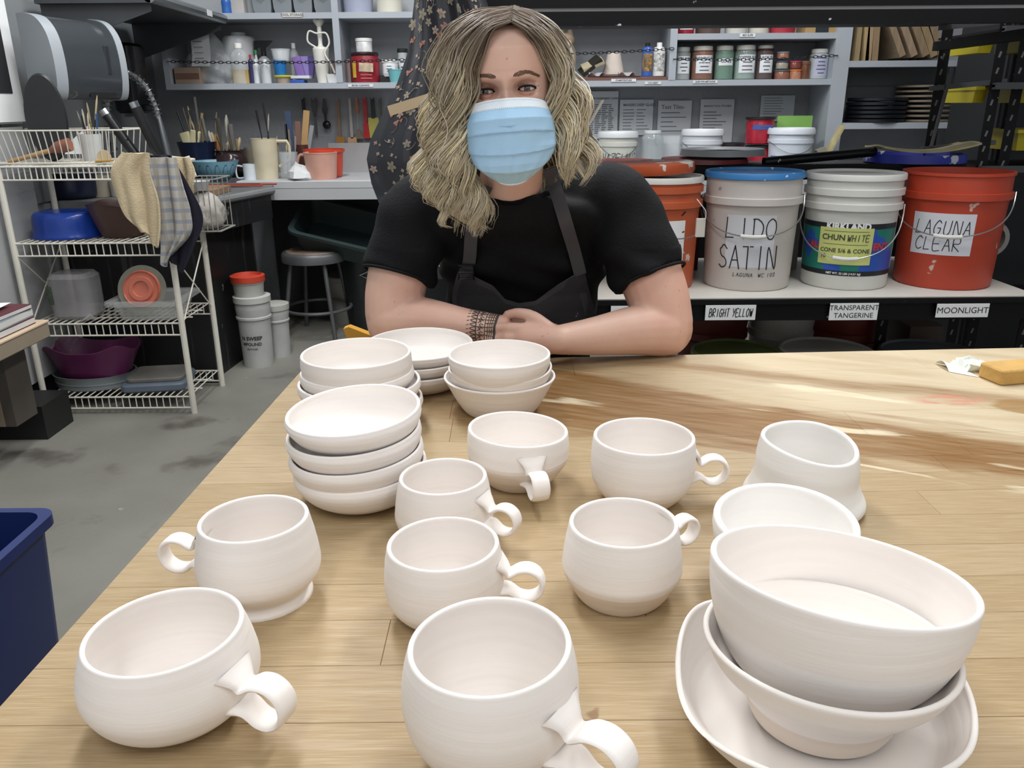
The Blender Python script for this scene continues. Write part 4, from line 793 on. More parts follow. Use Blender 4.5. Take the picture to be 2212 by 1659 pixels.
a, b = aty(1245, 300, 4.5), aty(1302, 217, 4.7); t = thing('stirring_stick', 'flat wooden stirring stick slanting up beside her hair', 'stick', a-Vector((.08, .0, .13))); G().tube([(0, 0, -.05), tuple(b-a+Vector((.08, 0, .13)))], .011, 8, flat=.5).build('stick', M('7f776a', .6, .1), t)
t = thing('clear_cup', 'clear plastic measuring cup behind the jar', 'cup', (aty(1450, 330, 4.8).x, 4.78, CZ)); G().lathe([(.07, 0), (.085, .2), (.082, .2), (.067, .004), (.0001, .004)], 24).build('body', clear('d5dadd', .15, .35), t)
# --- right unit: boards, bats ---
for i, (x0, x1, xb, c) in enumerate(((1845, 1858, 1842, '8f7c5c'), (1860, 1869, 1861, 'a58d66'), (1870, 1880, 1866, '9b8467'), (1882, 1892, 1880, '8b7458'), (1893, 1916, 1935, '8e7a62'), (1920, 1938, 1960, '97816a'), (1945, 1962, 1985, '8a765c'), (1968, 1982, 2003, '94805f'), (1984, 1996, 2020, '8c7860'))):
    p0, p1 = aty(xb, 133, 4.76), aty((x0+x1)/2, 45, 4.76); d = p1-p0; t = thing('ware_board', ('leftmost upright ware board', 'second upright ware board, yellowish edge', 'third ware board, chipped pale edge', 'fourth ware board, standing straight', 'fifth ware board, leaning and wide', 'sixth ware board, leaning with end grain', 'seventh ware board, leaning, dull brown', 'eighth ware board, leaning at the end', 'last ware board behind the rack post')[i], 'board', (p0.x, 4.84, 1.462), group='wooden ware boards standing on the right shelf')
    G().box((d.x*.75, 0, .20), (.026+.002*i, .26, .40), rot=Matrix.Rotation(math.atan2(d.x, d.z), 3, 'Y')).build('plank', M(c, .75, .15, 12, .2, 50, stretch=(6, 1, 1)), t)
for i in range(6): t = thing('throwing_bat', ('lowest', 'second', 'third', 'fourth', 'fifth', 'topmost')[i]+' black bat of the stack on the lower right shelf', 'bat', (2.07+.005*(i % 2), 4.84, 1.143+.0225*i), group='black bats stacked on the right shelf'); G().lathe([(.155, 0), (.16, .003), (.16, .016), (.155, .019), (.0001, .019)], 36).build('disc', M('16191f', .4, .15, 10, splat=('6a6f78', .68, 14)), t)
for i in range(8): t = thing('wooden_bat', ('lowest', 'second', 'third', 'fourth', 'fifth', 'sixth', 'seventh', 'topmost')[i]+' pale wooden bat of the stack behind the rack post', 'bat', (2.37-.004*i, 4.88, 1.143+.026*i), group='wooden bats stacked on the right shelf'); G().lathe([(.145, 0), (.15, .003), (.15, .010), (.145, .013), (.0001, .013)], 36).build('disc', M('7b6f60', .6, .15, 10), t)
# --- rear deck of black rack: lids, pole ---
t = thing('loose_lid', 'large grey bucket lid lying on a dark red lid', 'lid', (aty(1562, 345, 3.0).x, 3.02, 1.075)); G().lathe([(.0001, .012), (.12, .012), (.13, .022), (.145, .022), (.15, .0), (.143, 0), (.142, .012)], 40).build('disc', M('8f9296', .45, .05), t)
t = thing('loose_lid', 'dark red bucket lid under the grey lid', 'lid', (aty(1520, 355, 3.0).x, 3.0, 1.052)); G().lathe([(.0001, .012), (.15, .014), (.155, .0), (.15, 0), (.0001, 0)], 40).build('disc', M('6e2226', .45, .08), t)
t = thing('loose_lid', 'flat brick red lid just behind her shoulder', 'lid', (aty(1345, 360, 3.0).x, 3.0, 1.046)); G().lathe([(.0001, .014), (.13, .014), (.135, .0), (.0001, 0)], 40).build('disc', M('8a3a34', .5, .08), t)
a, b = aty(1650, 350, 2.88), aty(1890, 328, 2.95); t = thing('black_pole', 'black metal pole lying along the back of the rack', 'pole', a); G().tube([(0, 0, 0), tuple(b-a)], .016, 12).build('tube', M('141518', .25, .05, splat=('b0b0ac', .72, 30)), t)
c_ = aty(1980, 348, 2.96); t = thing('loose_lid', 'bright blue lid crusted with dried glaze on the rack', 'lid', (c_.x, 2.98, 1.05)); G().lathe([(.0001, .008), (.15, .008), (.155, .028), (.165, .028), (.168, 0), (.16, 0)], 44).build('disc', M('23309a', .4, .08, splat=('c8cad2', .60, 16)), t)
G().lathe([(.0001, .0095), (.149, .0095)], 30, cap=False).build('dried_glaze', M('b3b2b0', .7, .15, 20), t)
t = thing('foam_sheet', 'thin curled yellowish foam sheet lying on the blue lid', 'foam', (c_.x+.0, 2.95, 1.078)); G().surf(lambda u, v: (-.16+.33*u, -.08+.16*v, .012+.022*(2*u-.9)**2+.004*sin(v*5)), 20, 6, .006).build('sheet', M('b3aa86', .7, .15, 12), t)
# --- big buckets on rack ---
def bucket(name, lab, cx, zt, w_, cols, lid=None, spl=None, Y=2.62, rings=(.80, .93), rt=None, dirt=True, open_=False):
    h = zt-.693; r = w_/2; t = thing('glaze_bucket', lab, 'bucket', (cx, Y, .693)); c, rc = cols
    P = [(r*.86, 0), (r*.885, .006), (r*.93, h*.70)]; 
    for z in rings: P += [(r*.94, h*(z-.06)), (r*1.0, h*(z-.055)), (r*1.0, h*z), (r*.955, h*(z+.005))]
    P.append((r*.955, h*.97)); P += [(r*.985, h*.975), (r*.985, h), (r*.94, h), (r*.93, h*.9), (r*.86, .02), (.0001, .02)] if open_ else [(r*.955, h*.985)]
    G().lathe(P, 48, cap=not open_).build('body', M(c, .42, .05, 6, splat=spl), t)
    if lid: G().lathe([(r*.97, h*.955), (r*1.0, h*.96), (r*1.0, h*1.0), (r*.985, h*1.012), (r*.94, h*1.01), (r*.92, h*.99), (.0001, h*.99)], 48).build('lid', M(lid[0], .4, .05, 8, splat=lid[1]), t)
    if open_: G().lathe([(.0001, h*.8), (r*.93, h*.8)], 32, cap=False).build('glaze', M('c9bcb8', .6, .1), t)
    return t, radf(P[:2+1+4*len(rings)]), h, r
def bail(t, r, h, zf, drop, grip=True, rr=1.02, half=pi/2, yaw=0):
    pts = [(r*rr*cos(a), r*rr*sin(a)-.004, h*zf-drop*(1-((a-1.5*pi)/(half))**2)**.75 if abs(a-1.5*pi) < half else h*zf) for a in np.linspace(1.5*pi-half, 1.5*pi+half, 41)]
    pts = [Matrix.Rotation(yaw, 3, 'Z')@Vector(p) for p in pts]
    hb = G().tube(pts, .0021, 6).build('bail_wire', M('a9abac', .3, .05, metal=.8), t)
    if grip:
        k = 20; G().tube([pts[i]+Vector((0, -.003, 0)) for i in range(17, 24)], .0065, 10).build('grip', M('d8d8d4', .4, .04), hb)
ws = 'e3e0da'
t, rf, h, r = bucket('o', 'orange glaze bucket half hidden behind her shoulder, white collar and loose orange lid', .468, 1.035, .278, ('bf5a34', 0), ('dad8d2', None), ('dccfc4', .655, 20), rings=(.80, .93)); bail(t, r, h, .78, .10, False, yaw=.35)
t2 = curved(G(), rf, h*.28, h*.64, .055, yaw=.12).build('label_sheet', paperw, t); g = G()
for a in ((-.01, .03, .05, .09), (.0, .0, .05, .03), (-.03, -.02, .04, -.05)): wrap(g, ([(a[0], a[1]), (a[2], a[3]), (a[2]+.004, a[3]-.003), (a[0]+.004, a[1]-.004)], [(0, 1, 2, 3)]), rf, h*.46, .002, .12)
g.build('lettering', ink, t2, smooth=0)
q = thing('loose_lid', 'loose orange lid tilted on top of the orange bucket', 'lid', (.445, 2.62, 1.058), rot=(0, R_(-2.5), 0)); G().lathe([(.0001, .02), (.118, .02), (.13, .016), (.132, -.004), (.128, -.012), (.12, -.01), (.0001, .0)], 40).build('disc', M('b9542e', .4, .06, 6, splat=('d9d2c8', .6, 14)), q)
q = thing('price_tag', 'white plastic tag hanging on a wire from the orange bucket', 'tag', (aty(1516, 495, 2.45).x, 2.47, .93)); G().rbox((0, 0, -.035), (.028, .012, .056), .003).build('tag', M('cfcbc0', .5, .08, splat=('a09a8c', .66, 60)), q); G().tube(spline([(-.016, 0, .05), (-.005, -.01, .035), (.01, -.012, .015), (.011, -.01, -.01)], 5), .0016, 5).build('wire_loop', M('d0d0cc', .4), q)
t, rf, h, r = bucket('l', 'white glaze bucket with blue lid, handwritten LIDO SATIN', .768, 1.047, .305, ('cdc7c2', 0), ('3a80c0', ('cdd8e2', .66, 26)), ('a79c90', .70, 12), rings=(.80,)); bail(t, r, h, .80, .11, yaw=-.22)
q = curved(G(), rf, .075, .235, .075, yaw=-.26).build('label_sheet', M('d0d1d6', .6, .03), t); g = G(); wrap(g, hand_geo('LIDO', .060, .52, .16, .055, .0, 2), rf, .195, yaw=-.26); wrap(g, hand_geo('SATIN', .070, .42, .12, .05, .0, 5), rf, .105, dx=-.004, yaw=-.26); wrap(g, hand_geo('LAGUNA  WC 103', .0115, .6, .3, .12, .1, 6), rf, .052, dx=.022, yaw=-.26); g.build('lettering', ink, q, smooth=0)
t, rf, h, r = bucket('k', 'white bucket with blue-green detergent label and yellow CHUN WHITE note', 1.086, 1.040, .298, ('d9d9d4', 0), ('dcdcd8', None), ('bdb8ae', .74, 14), rings=(.76, .885)); bail(t, r, h, .74, .155, yaw=-.40)
q = curved(G(), rf, .045, .205, .180, n=30, yaw=-.38).build('label_sheet', M('1e7a6c', .35, .15, 6, splat=('2a54b0', .50, 9)), t)
curved(G(), rf, .190, .206, .181, .0012, 30, yaw=-.38).build('label_band', M('1b1f26', .4), q); curved(G(), rf, .045, .060, .181, .0012, 30, yaw=-.38).build('label_band', M('1b1f26', .4), q)
g = G(); wrap(g, text_geo('KIRKLAND', .027, .0014), rf, .197, .002, yaw=-.40); wrap(g, text_geo('NET WT. 32 LBS (14.51 kg)', .009, .0003), rf, .052, .002, yaw=-.40); g.build('lettering', M('e8e8e6', .5, 0), q, smooth=0)
for tx_, dx_ in (('LAU', -.088), ('ENT', .088)): g = G(); wrap(g, text_geo(tx_, .03, .0015), rf, .135, .002, dx=dx_*1.22, yaw=-.40); g.build('red_lettering', M('c23a3c', .5, 0), q, smooth=0)
n_ = curved(G(), rf, .080, .193, .080, .0022, 14, yaw=-.43).build('yellow_note', M('c9cf7e', .6, .03), t); g = G()
wrap(g, text_geo('CHUN', .024, .0005), rf, .163, .0032, dx=-.036, yaw=-.43); wrap(g, hand_geo('WHITE', .019, .5, .2, .12, .1, 4), rf, .163, .0032, dx=.036, yaw=-.43); wrap(g, text_geo('CONE 5/6 & CONE', .0175, .0003), rf, .123, .0032, yaw=-.43); wrap(g, text_geo('10', .0175, .0003), rf, .104, .0032, dx=-.062, yaw=-.43)
for z, e in ((.182, .066), (.142, .066)): curved(g, rf, z, z+.0012, e, .0028, 8, yaw=-.43)
g.build('lettering', M('3c4034', .6, 0), n_, smooth=0)
t, rf, h, r = bucket('r', 'open red-orange bucket labelled LAGUNA CLEAR, dried glaze on its rim', 1.408, 1.046, .325, ('b8422a', 0), None, ('d6b8ae', .70, 16), rings=(.83,), open_=True); bail(t, r, h, .83, .125, yaw=-.50)
q = curved(G(), rf, .108, .235, .090, .001, yaw=-.62).build('label_sheet', M('d3d5dc', .65, .02), t); g = G(); wrap(g, hand_geo('LAGUNA', .042, .46, .19, .06, .1, 3), rf, .192, yaw=-.62); wrap(g, hand_geo('CLEAR', .040, .5, .18, .06, .05, 9), rf, .142, yaw=-.62, dx=-.008); g.build('lettering', ink, q, smooth=0)
# things behind the buckets on the rack
for i, (x, w_, c, lb, tx) in enumerate(((.60, .12, '5a1e1c', 'dark red box behind the buckets', ''), (.93, .16, '9a9690', 'pale box printed CLAY behind the buckets', 'CLAY'), (1.25, .15, '8e8a84', 'pale carton behind the red bucket', ''), (.22, .3, '2c2c2e', 'dark carton behind the woman on the rack', ''))):
    t = thing('carton', lb, 'box', (x, 2.92, .692)); G().rbox((0, 0, .13), (w_, .16, .26), .004).build('body', M(c, .7, .08), t)
    if tx: g = G(); put_flat(g, text_geo(tx, .022, .0006), face_y(.02, -.081, .215)); [g.box((.02, -.081, .19-.02*j), (.05, .001, .006)) for j in range(4)]; g.build('lettering', M('4a4640', .6, 0), t, smooth=0)
t = thing('pipe', 'large grey pipe elbow lying at the right end of the rack', 'pipe', (1.66, 2.85, .80)); G().lathe([(.045, -.05), (.06, -.05), (.066, 0), (.06, .1), (.045, .1), (.045, -.05)], 24, fn=lambda p, a, k: (p[0], p[2]-.0, p[1]), cap=False).build('ring', M('8d8a86', .5, .1), t); G().tube(spline([(0, .1, 0), (0, .2, 0), (.06, .28, .05)], 5), .055, 14).build('elbow', M('4a4a4c', .5, .1), t)
# lower shelf buckets with lids
for i, (px, py, w_, c, lc, lb, ht) in enumerate(((1590, 765, .29, '59211a', '5c6a38', 'olive green lidded bucket on the lower rack shelf', .16), (1785, 762, .30, '8a8880', 'a3a39e', 'pale grey lidded bucket on the lower rack shelf', .16), (2010, 768, .32, '2c3034', '4a5056', 'dark grey lidded bucket on the lower rack shelf', .16))):
    p = atz(px, py-6, .39); p = aty(px, py-7, 2.60); ht = p.z-.225; t = thing('glaze_bucket', lb, 'bucket', (p.x, 2.60, .225)); r = w_/2; G().lathe([(r*.88, 0), (r*.95, ht-.02)], 30).build('body', M(c, .5, .1), t); G().lathe([(r*.97, ht-.03), (r*1.02, ht-.028), (r*1.02, ht), (r*.96, ht+.004), (r*.93, ht-.004), (.0001, ht-.004)], 36).build('lid', M(lc, .5, .15, 10), t)
for i, (px, w_, c, lb) in enumerate(((1540, .26, '5e1f16', 'dark red bucket standing deep in the lower rack behind the olive lid'), (1822, .29, '6a2414', 'dark orange-brown ringed bucket deep in the lower rack'), (1690, .24, 'b9b6b0', 'white bucket with blue rim deep in the lower rack'))):
    p = aty(px, 700, 2.92); t = thing('glaze_bucket', lb, 'bucket', (p.x, 2.93, .225)); r = w_/2; P = [(r*.88, 0), (r*.94, .2), (r*1.0, .21), (r*1.0, .235), (r*.95, .24), (r*1.0, .28), (r*1.0, .30), (r*.95, .305), (r*.97, .36)]
    G().lathe(P, 30).build('body', M(c, .5, .1), t); G().lathe([(r*.98, .35), (r*1.02, .352), (r*1.02, .372), (.0001, .372)], 30).build('lid', M('2b3a80' if i == 2 else c, .5), t)
boxy((1940, 690, 2010, 760), 2.9, .225, 'brown carton deep in the lower rack at the right', '4a3a30', .2, name='carton')
# --- left counter clutter ---
YL = 4.62
def tools(t, n, r, z0, L0, L1, cols, seed, rad=.007, spread=.5):
    rnd = random.Random(seed); used = set()
    for i in range(n):
        a = rnd.uniform(0, 2*pi); q = r*rnd.uniform(.1, .8); l = rnd.uniform(L0, L1); dx, dy = rnd.uniform(-spread, spread), rnd.uniform(-.2, .3)
        b = (q*cos(a), q*sin(a), z0); e = (q*cos(a)+dx*l*.6, q*sin(a)+dy*l*.5, z0+l); m_ = Vector(b).lerp(Vector(e), .72)
        pn = t['label'].split(' on ')[0].split(' of ')[0].split(' holding')[0].split(' with')[0].split(' crowded')[0].split(' crammed')[0]
        adj = 'leaning %s%s' % ('left' if dx < -.12 else 'right' if dx > .12 else 'upright', '' if abs(dx) < .12 else '')
        adj = adj.replace('leaning upright', 'standing upright'); sz = 'long' if l > (L0+L1)/2 else 'short'; col_ = cols[i % len(cols)][1]; lab_ = '%s %s tool %s in the %s' % (sz, col_, adj, pn)
        for ex in ('', ', front one', ', rear one', ', leftmost one', ', rightmost one', ', middle one'):
            if lab_+ex not in used: lab_ = lab_+ex; break
        used.add(lab_); o = thing('pottery_tool', lab_, 'tool', t.location+Vector(b), group='tools standing in the '+pn)
        R = Vector(e)-Vector(b); k = rnd.random()
        if k < .5: G().tube([(0, 0, 0), R*.6, R*.7, R], [rad*.6, rad*.6, rad, rad*1.2], 7).build('handle', M(cols[i % len(cols)][0], .55, .1), o)
        else: G().tube([(0, 0, 0), R*.62], rad*.6, 7).build('handle', M(cols[i % len(cols)][0], .55, .1), o); G().tube([R*.6, R*.72, R*.9, R], [rad*.6, rad*1.5, rad*1.7, rad*.5], 8, flat=.5).build('head', M(rnd.choice(('b8a888', '9a8c74', 'a9a598', '6a6660')), .6, .1), o)
wc_ = [('9c8a68', 'wooden'), ('6c6a66', 'grey'), ('b5a78a', 'pale wood'), ('4c463e', 'dark'), ('a9733f', 'orange wood')]
def pot(b, Y, z, label, col, prof, name='pot', cat='pot', rough=.3, splat=None, mt=None, sx=1):
    loc, w_, h = put(b, Y, z); r = w_/2; t = thing(name, label, cat, loc); P = spline([(a*r, q*h) for a, q in prof], 4); e = .004
    G().lathe(P+[(P[-1][0]-e, P[-1][1])]+[(max(a-e, .0002), q) for a, q in reversed(P) if q > .01]+[(.0001, .008)], 32, sx=sx).build('body', mt or M(col, rough, .1, 10, splat=splat), t); return t, r, h
t, r, h = pot((384, 306, 466, 372), 4.66, .88, 'navy blue ceramic pot holding sponges and tools on the sink counter end', '1b2238', [(.6, 0), (.72, .1), (.92, .8), (1, 1)], rough=.2); tools(t, 9, r, .05, .22, .38, wc_, 3)
for i, (px, py) in enumerate(((403, 300), (421, 296))): p = aty(px, py, 4.62); q = thing('foam_brush', ('cream foam brush in the navy pot, front', 'cream foam brush in the navy pot, behind')[i], 'brush', p); G().rbox((0, 0, .0), (.055, .03, .07), .01, rot=Matrix.Rotation(R_(-15+30*i), 3, 'Y')).build('foam', M('c9c29a', .8, .05), q); G().tube([(0, 0, .02), (-.03+.02*i, 0, .14)], .006, 6).build('handle', M('1f1f21', .4), q)
t, r, h = pot((462, 324, 532, 378), 4.68, .88, 'dark brown glazed pot crowded with wooden tools', '3a2b2c', [(.6, 0), (.9, .25), (1, .6), (.85, .9), (.95, 1)], rough=.15); tools(t, 12, r, .04, .14, .30, wc_, 8, .011)
t, r, h = pot((527, 318, 560, 372), 4.8, .88, 'brown stoneware crock behind the cream pitcher', '7a7264', [(.9, 0), (1, .1), (1, 1)])
t, r, h = pot((414, 347, 514, 396), 4.50, .875, 'light blue bowl painted with dark blue leaf shapes', '6f9aab', [(.45, 0), (.55, .08), (.85, .5), (1, 1)], name='bowl', cat='bowl', rough=.35)
g = G(); 
for k in range(9):
    a0 = pi+k*pi/8
    V = []; rr = radf([(q*r, z*h) for q, z in ((.45, 0), (.55, .08), (.85, .5), (1, 1))])
    for j in range(13):
        s = j/12*2*pi; zz = h*(.5+.36*cos(s)); da = .13*sin(s)*(1-.2*cos(s)); R0 = rr(zz)+.0012; V.append((R0*cos(a0+da), R0*sin(a0+da), zz))
    g.add(V, [tuple(range(13))])
stuff(g.build('leaf_pattern', M('2f5f78', .4, .1), t, smooth=0))
t, r, h = pot((524, 354, 552, 394), 4.50, .875, 'small white enamel mug beside the cream pitcher', 'c9d0d6', [(.93, 0), (1, .08), (1, 1)], name='mug', cat='mug', rough=.2); G().tube(spline([(-r, 0, h*.85), (-r-.035, 0, h*.85), (-r-.035, 0, h*.2), (-r, 0, h*.15)], 6), .005, 7).build('handle', M('c9d0d6', .2), t)
t, r, h = pot((540, 299, 598, 394), 4.53, .875, 'tall cream plastic pitcher with angular handle', 'c8bea4', [(.8, 0), (.84, .04), (.93, .5), (.98, .95), (1, 1)], name='pitcher', cat='pitcher', rough=.4); G().tube([(r*.95, 0, h*.93), (r+.05, 0, h*.93), (r+.065, 0, h*.8), (r+.06, 0, h*.5), (r+.0, 0, h*.32)], .009, 8).build('handle', M('c4ba9f', .4), t)
tools(t, 3, r, .1, .22, .32, [('1d1d1f', 'black')], 4, .005, .2)
t, r, h = pot((601, 328, 642, 394), 4.56, .875, 'clear glass jar crammed with pens and ribs', 'd0d0d0', [(1, 0), (1, 1)], name='jar', cat='jar', mt=clear('cfd4d6', .1, .35)); tools(t, 8, r, .02, .14, .24, [('8c8a88', 'grey'), ('2f55a0', 'blue'), ('c8c4bc', 'white'), ('a94a3a', 'red'), ('7a6a5a', 'brown')], 14, .005, .2)
t, r, h = pot((636, 312, 670, 385), 4.78, .88, 'brown crock holding rulers behind the red bowl', '4c2d28', [(.9, 0), (1, .1), (1, 1)])
for x, y0, y1, w_, c, lb, tl in ((629, 240, 320, .034, '3c4a66', 'blue steel scraper ruler standing in the crock', 0), (655, 238, 322, .034, 'b08e60', 'wooden ruler leaning right, standing in the crock', .16), (664, 270, 322, .022, '8c9094', 'steel comb ruler beside the wooden ruler', .24), (622, 268, 320, .014, '2b2d30', 'thin dark strip left of the blue ruler', 0), (645, 262, 315, .03, '7a5a50', 'brown board strip behind the wooden ruler', .05)):
    p = aty(x, y1, 4.76); q = thing('ruler', lb, 'ruler', p); L_ = aty(x, y0, 4.76).z-p.z; G().box((tl*L_*.5, 0, L_/2-.03), (w_, .008, L_+.06), rot=Matrix.Rotation(tl, 3, 'Y')).build('blade', M(c, .5, .1), q)
t, r, h = pot((656, 322, 742, 383), 4.64, .88, 'red-orange plastic bowl on the back counter', 'c8452c', [(.72, 0), (.85, .1), (.95, .85), (1.03, .9), (1.03, 1)], name='bowl', cat='bowl', rough=.35)
t, r, h = pot((655, 330, 728, 390), 4.50, .88, 'pinkish translucent measuring jug in front of the red bowl', 'c99a8a', [(.78, 0), (.85, .05), (.97, .95), (1, 1)], name='jug', cat='jug', rough=.4); G().tube(spline([(-r*.95, 0, h*.92), (-r-.02, 0, h*.9), (-r-.035, 0, h*.6), (-r-.03, 0, h*.3)], 5), .008, 7).build('handle', M('b98e80', .4), t)
t = thing('crumpled_tissue', 'crumpled white tissue lying on the back counter edge', 'tissue', put((630, 357, 682, 390), 4.46, .882)[0]); random.seed(3)
G().lathe([(.05, 0), (.075, .012), (.065, .04), (.03, .07), (.002, .085)], 13, fn=lambda p, a, k: (p[0]*random.uniform(.7, 1.25)-.01*k, p[1]*random.uniform(.6, 1.1), p[2]*random.uniform(.8, 1.15))).build('tissue', M('c9cbcc', .8), t, smooth=10)
t = thing('cutting_board', 'grey-white cutting board propped on the counter right of the red bowl', 'board', (aty(757, 330, 4.9).x, 4.96, .882)); G().rbox((.04, 0, .08), (.36, .012, .17), .003).build('board', M('a2a0a0', .5), t)
# hanging tools
HZ = 4.985
def hang(px, y0, y1, label, parts, name='kitchen_tool', cat='tool'):
    p = aty(px, y0, HZ); L_ = p.z-aty(px, y1, HZ).z; t = thing(name, label, cat, (p.x, HZ, p.z))
    G().cyl((0, .03, -.004), (0, -.012, -.004), .003, n=6).build('peg', steel, t)
    for nm, z0, z1, w0, w1, col, th in parts:
        z0, z1 = -L_*z0, -L_*z1
        G().prism([(-w0/2, z0), (-w0*.55, z0*.6+z1*.4), (-w1/2, z0*.15+z1*.85), (-w1*.38, z1), (w1*.38, z1), (w1/2, z0*.15+z1*.85), (w0*.55, z0*.6+z1*.4), (w0/2, z0)], th).build(nm, M(col, .45, .08, metal=.7 if 'steel' in nm else 0), t)
hang(654, 211, 245, 'knife with black handle hanging above the rulers', (('handle', 0, .85, .016, .018, '151617', .012), ('steel_blade', .85, 1.3, .014, .016, '5a5c5e', .004)))
hang(677, 212, 292, 'palette knife with dark tapered handle, hanging', (('handle', 0, .5, .03, .016, '4c4e4e', .012), ('steel_blade', .5, 1, .014, .018, '6a6c6e', .004)))
t = thing('ladle', 'black slotted ladle hanging on the back wall', 'ladle', aty(700, 213, HZ)); G().prism([(-.008, 0), (-.012, -.04), (-.018, -.06), (-.008, -.09), (-.006, -.13), (.006, -.13), (.008, -.09), (.018, -.06), (.012, -.04), (.008, 0)], .008).build('handle', M('1b1c1e', .3), t); G().sphere((.006, -.01, -.145), .024, 14, 8, (1, .6, 1)).build('bowl', M('26282a', .2, .05, metal=.5), t)
hang(729, 212, 322, 'wooden spatula with amber blade, hanging', (('handle', 0, .75, .014, .014, '8a6a50', .01), ('blade', .75, 1, .045, .05, 'a8742c', .006)))
hang(755, 212, 332, 'white-handled spatula with peach silicone head, hanging', (('handle', 0, .72, .014, .018, 'a8a49e', .01), ('blade', .70, 1, .05, .045, 'c79a78', .01)))
hang(770, 211, 300, 'orange wooden handled wire tool, hanging', (('handle', 0, .38, .014, .02, 'a0623a', .014), ('steel_rod', .38, .8, .004, .004, '8c8e90', .004), ('blade', .78, 1, .02, .05, '7a6a56', .004)))
hang(787, 210, 299, 'bright red silicone spatula, hanging', (('handle', 0, .65, .022, .02, 'a81e26', .012), ('blade', .63, 1, .03, .04, 'b01c22', .01)))
hang(804, 211, 300, 'round yellow-green scraper with black handle, hanging', (('handle', 0, .5, .02, .024, '17181a', .014), ('blade', .48, .98, .06, .062, 'b5b058', .008)))
hang(820, 211, 280, 'dull green handled tool beside the apron, hanging', (('handle', 0, .6, .016, .014, '4f5446', .012), ('steel_blade', .6, 1, .012, .016, '55575a', .004)))
# tray and scissors on sink counter
t = thing('brush_set', 'red-handled long brushes lying on the dark sink worktop', 'brush', (aty(500, 397, 4.3).x, 4.3, .866))
for i, (x, y, a, c) in enumerate(((-.05, -.02, .05, '1d1d1f'), (.0, .0, -.06, '1d1d1f'), (.08, .02, -.04, 'a8483a'), (-.08, .03, .02, 'b9bbbc'), (.03, -.05, -.1, 'a8483a'))): G().tube([(x-.15*cos(a), y-.15*sin(a), .006), (x+.15*cos(a), y+.15*sin(a), .006)], .005, 7).build('brush_handle', M(c, .35), t)
boxy((395, 388, 440, 402), 4.25, .861, 'small dark red box on the sink worktop', '6e1f22', .08); boxy((409, 405, 480, 420), 3.95, .861, 'thin brown wooden strips on the sink worktop', '8a6f56', .25, 'wood_strip', 'wood')
# ---- stool, tubs below counter ----
SX, SY = -1.112, 4.56
t = thing('stool', 'grey metal stool with worn round wooden seat under the back counter', 'stool', (SX, SY, 0)); gm = M('5e5f60', .45, .12, 10, metal=.4, splat=('b5b2ac', .74, 20))
G().lathe([(.0001, .485), (.165, .485), (.172, .48), (.178, .47), (.178, .43), (.172, .43), (.17, .46), (.0001, .46)], 40).build('seat_pan', gm, t); G().lathe([(.0001, .489), (.150, .489), (.153, .485)], 36, cap=False).build('seat', M('7b6a5c', .6, .3, 14, splat=('3b3028', .62, 9)), t)
fe = []
for a in (35, 125, 215, 305):
    a = R_(a); G().tube([(.135*cos(a), .135*sin(a), .45), (.215*cos(a), .215*sin(a), 0)], .012, 10).build('leg', gm, t)
G().tube([(.187*cos(a), .187*sin(a), .16) for a in np.linspace(0, 2*pi, 40)[:-1]], .0095, 8, closed=True).build('foot_ring', gm, t)
t = thing('tote_tub', 'large dark green tub tilted on top of things beneath the counter', 'tub', aty(735, 525, 4.66), rot=(R_(24), R_(14), 0))
def rect_tub(w0, d0, w1, d1, h, r=.05, e=.006, lip=.015):
    g = G(); V = []; F = []; rings = [(w0, d0, 0), (w1, d1, h), (w1+lip, d1+lip, h), (w1+lip, d1+lip, h-.012), (w1+lip+.004, d1+lip+.004, h-.012), (w1+lip+.004, d1+lip+.004, h+.006), (w1-e, d1-e, h+.006), (w0-e, d0-e, e)]; n = 6
    for (a_, b_, z) in rings:
        rr = min(r, a_*.9, b_*.9)
        for cx, cy, a0 in ((a_-rr, b_-rr, 0), (-a_+rr, b_-rr, pi/2), (-a_+rr, -b_+rr, pi), (a_-rr, -b_+rr, 1.5*pi)):
            for i in range(n): a = a0+i*pi/2/(n-1); V.append((cx+rr*cos(a), cy+rr*sin(a), z))
    m_ = 4*n
    for k in range(len(rings)-1):
        for i in range(m_): F.append((k*m_+i, k*m_+(i+1) % m_, (k+1)*m_+(i+1) % m_, (k+1)*m_+i))
    F.append(tuple(range(m_-1, -1, -1))); F.append(tuple(range((len(rings)-1)*m_, len(rings)*m_))); return g.add(V, F)
rect_tub(.20, .15, .24, .18, .13).build('body', M('2e3a3a', .4, .06), t)
t = thing('bin', 'black bagged bin below the green tub, right of the stool', 'bin', (-.86, 4.72, .0)); G().lathe([(.11, 0), (.14, .30), (.15, .42)], 20).build('body', M('202426', .35, .2, 14), t); G().tube([(.1, -.13, .38), (.0, -.16, .34), (.08, -.15, .30)], .006, 6).build('handle', M('6a6e70', .4), t)
t = thing('bucket', 'dirty white bucket behind the right legs of the stool', 'bucket', (-.99, 4.86, 0)); G().lathe([(.11, 0), (.125, .26), (.135, .265), (.135, .285), (.128, .29)], 28).build('body', M('8f8d86', .5, .15, 8), t)
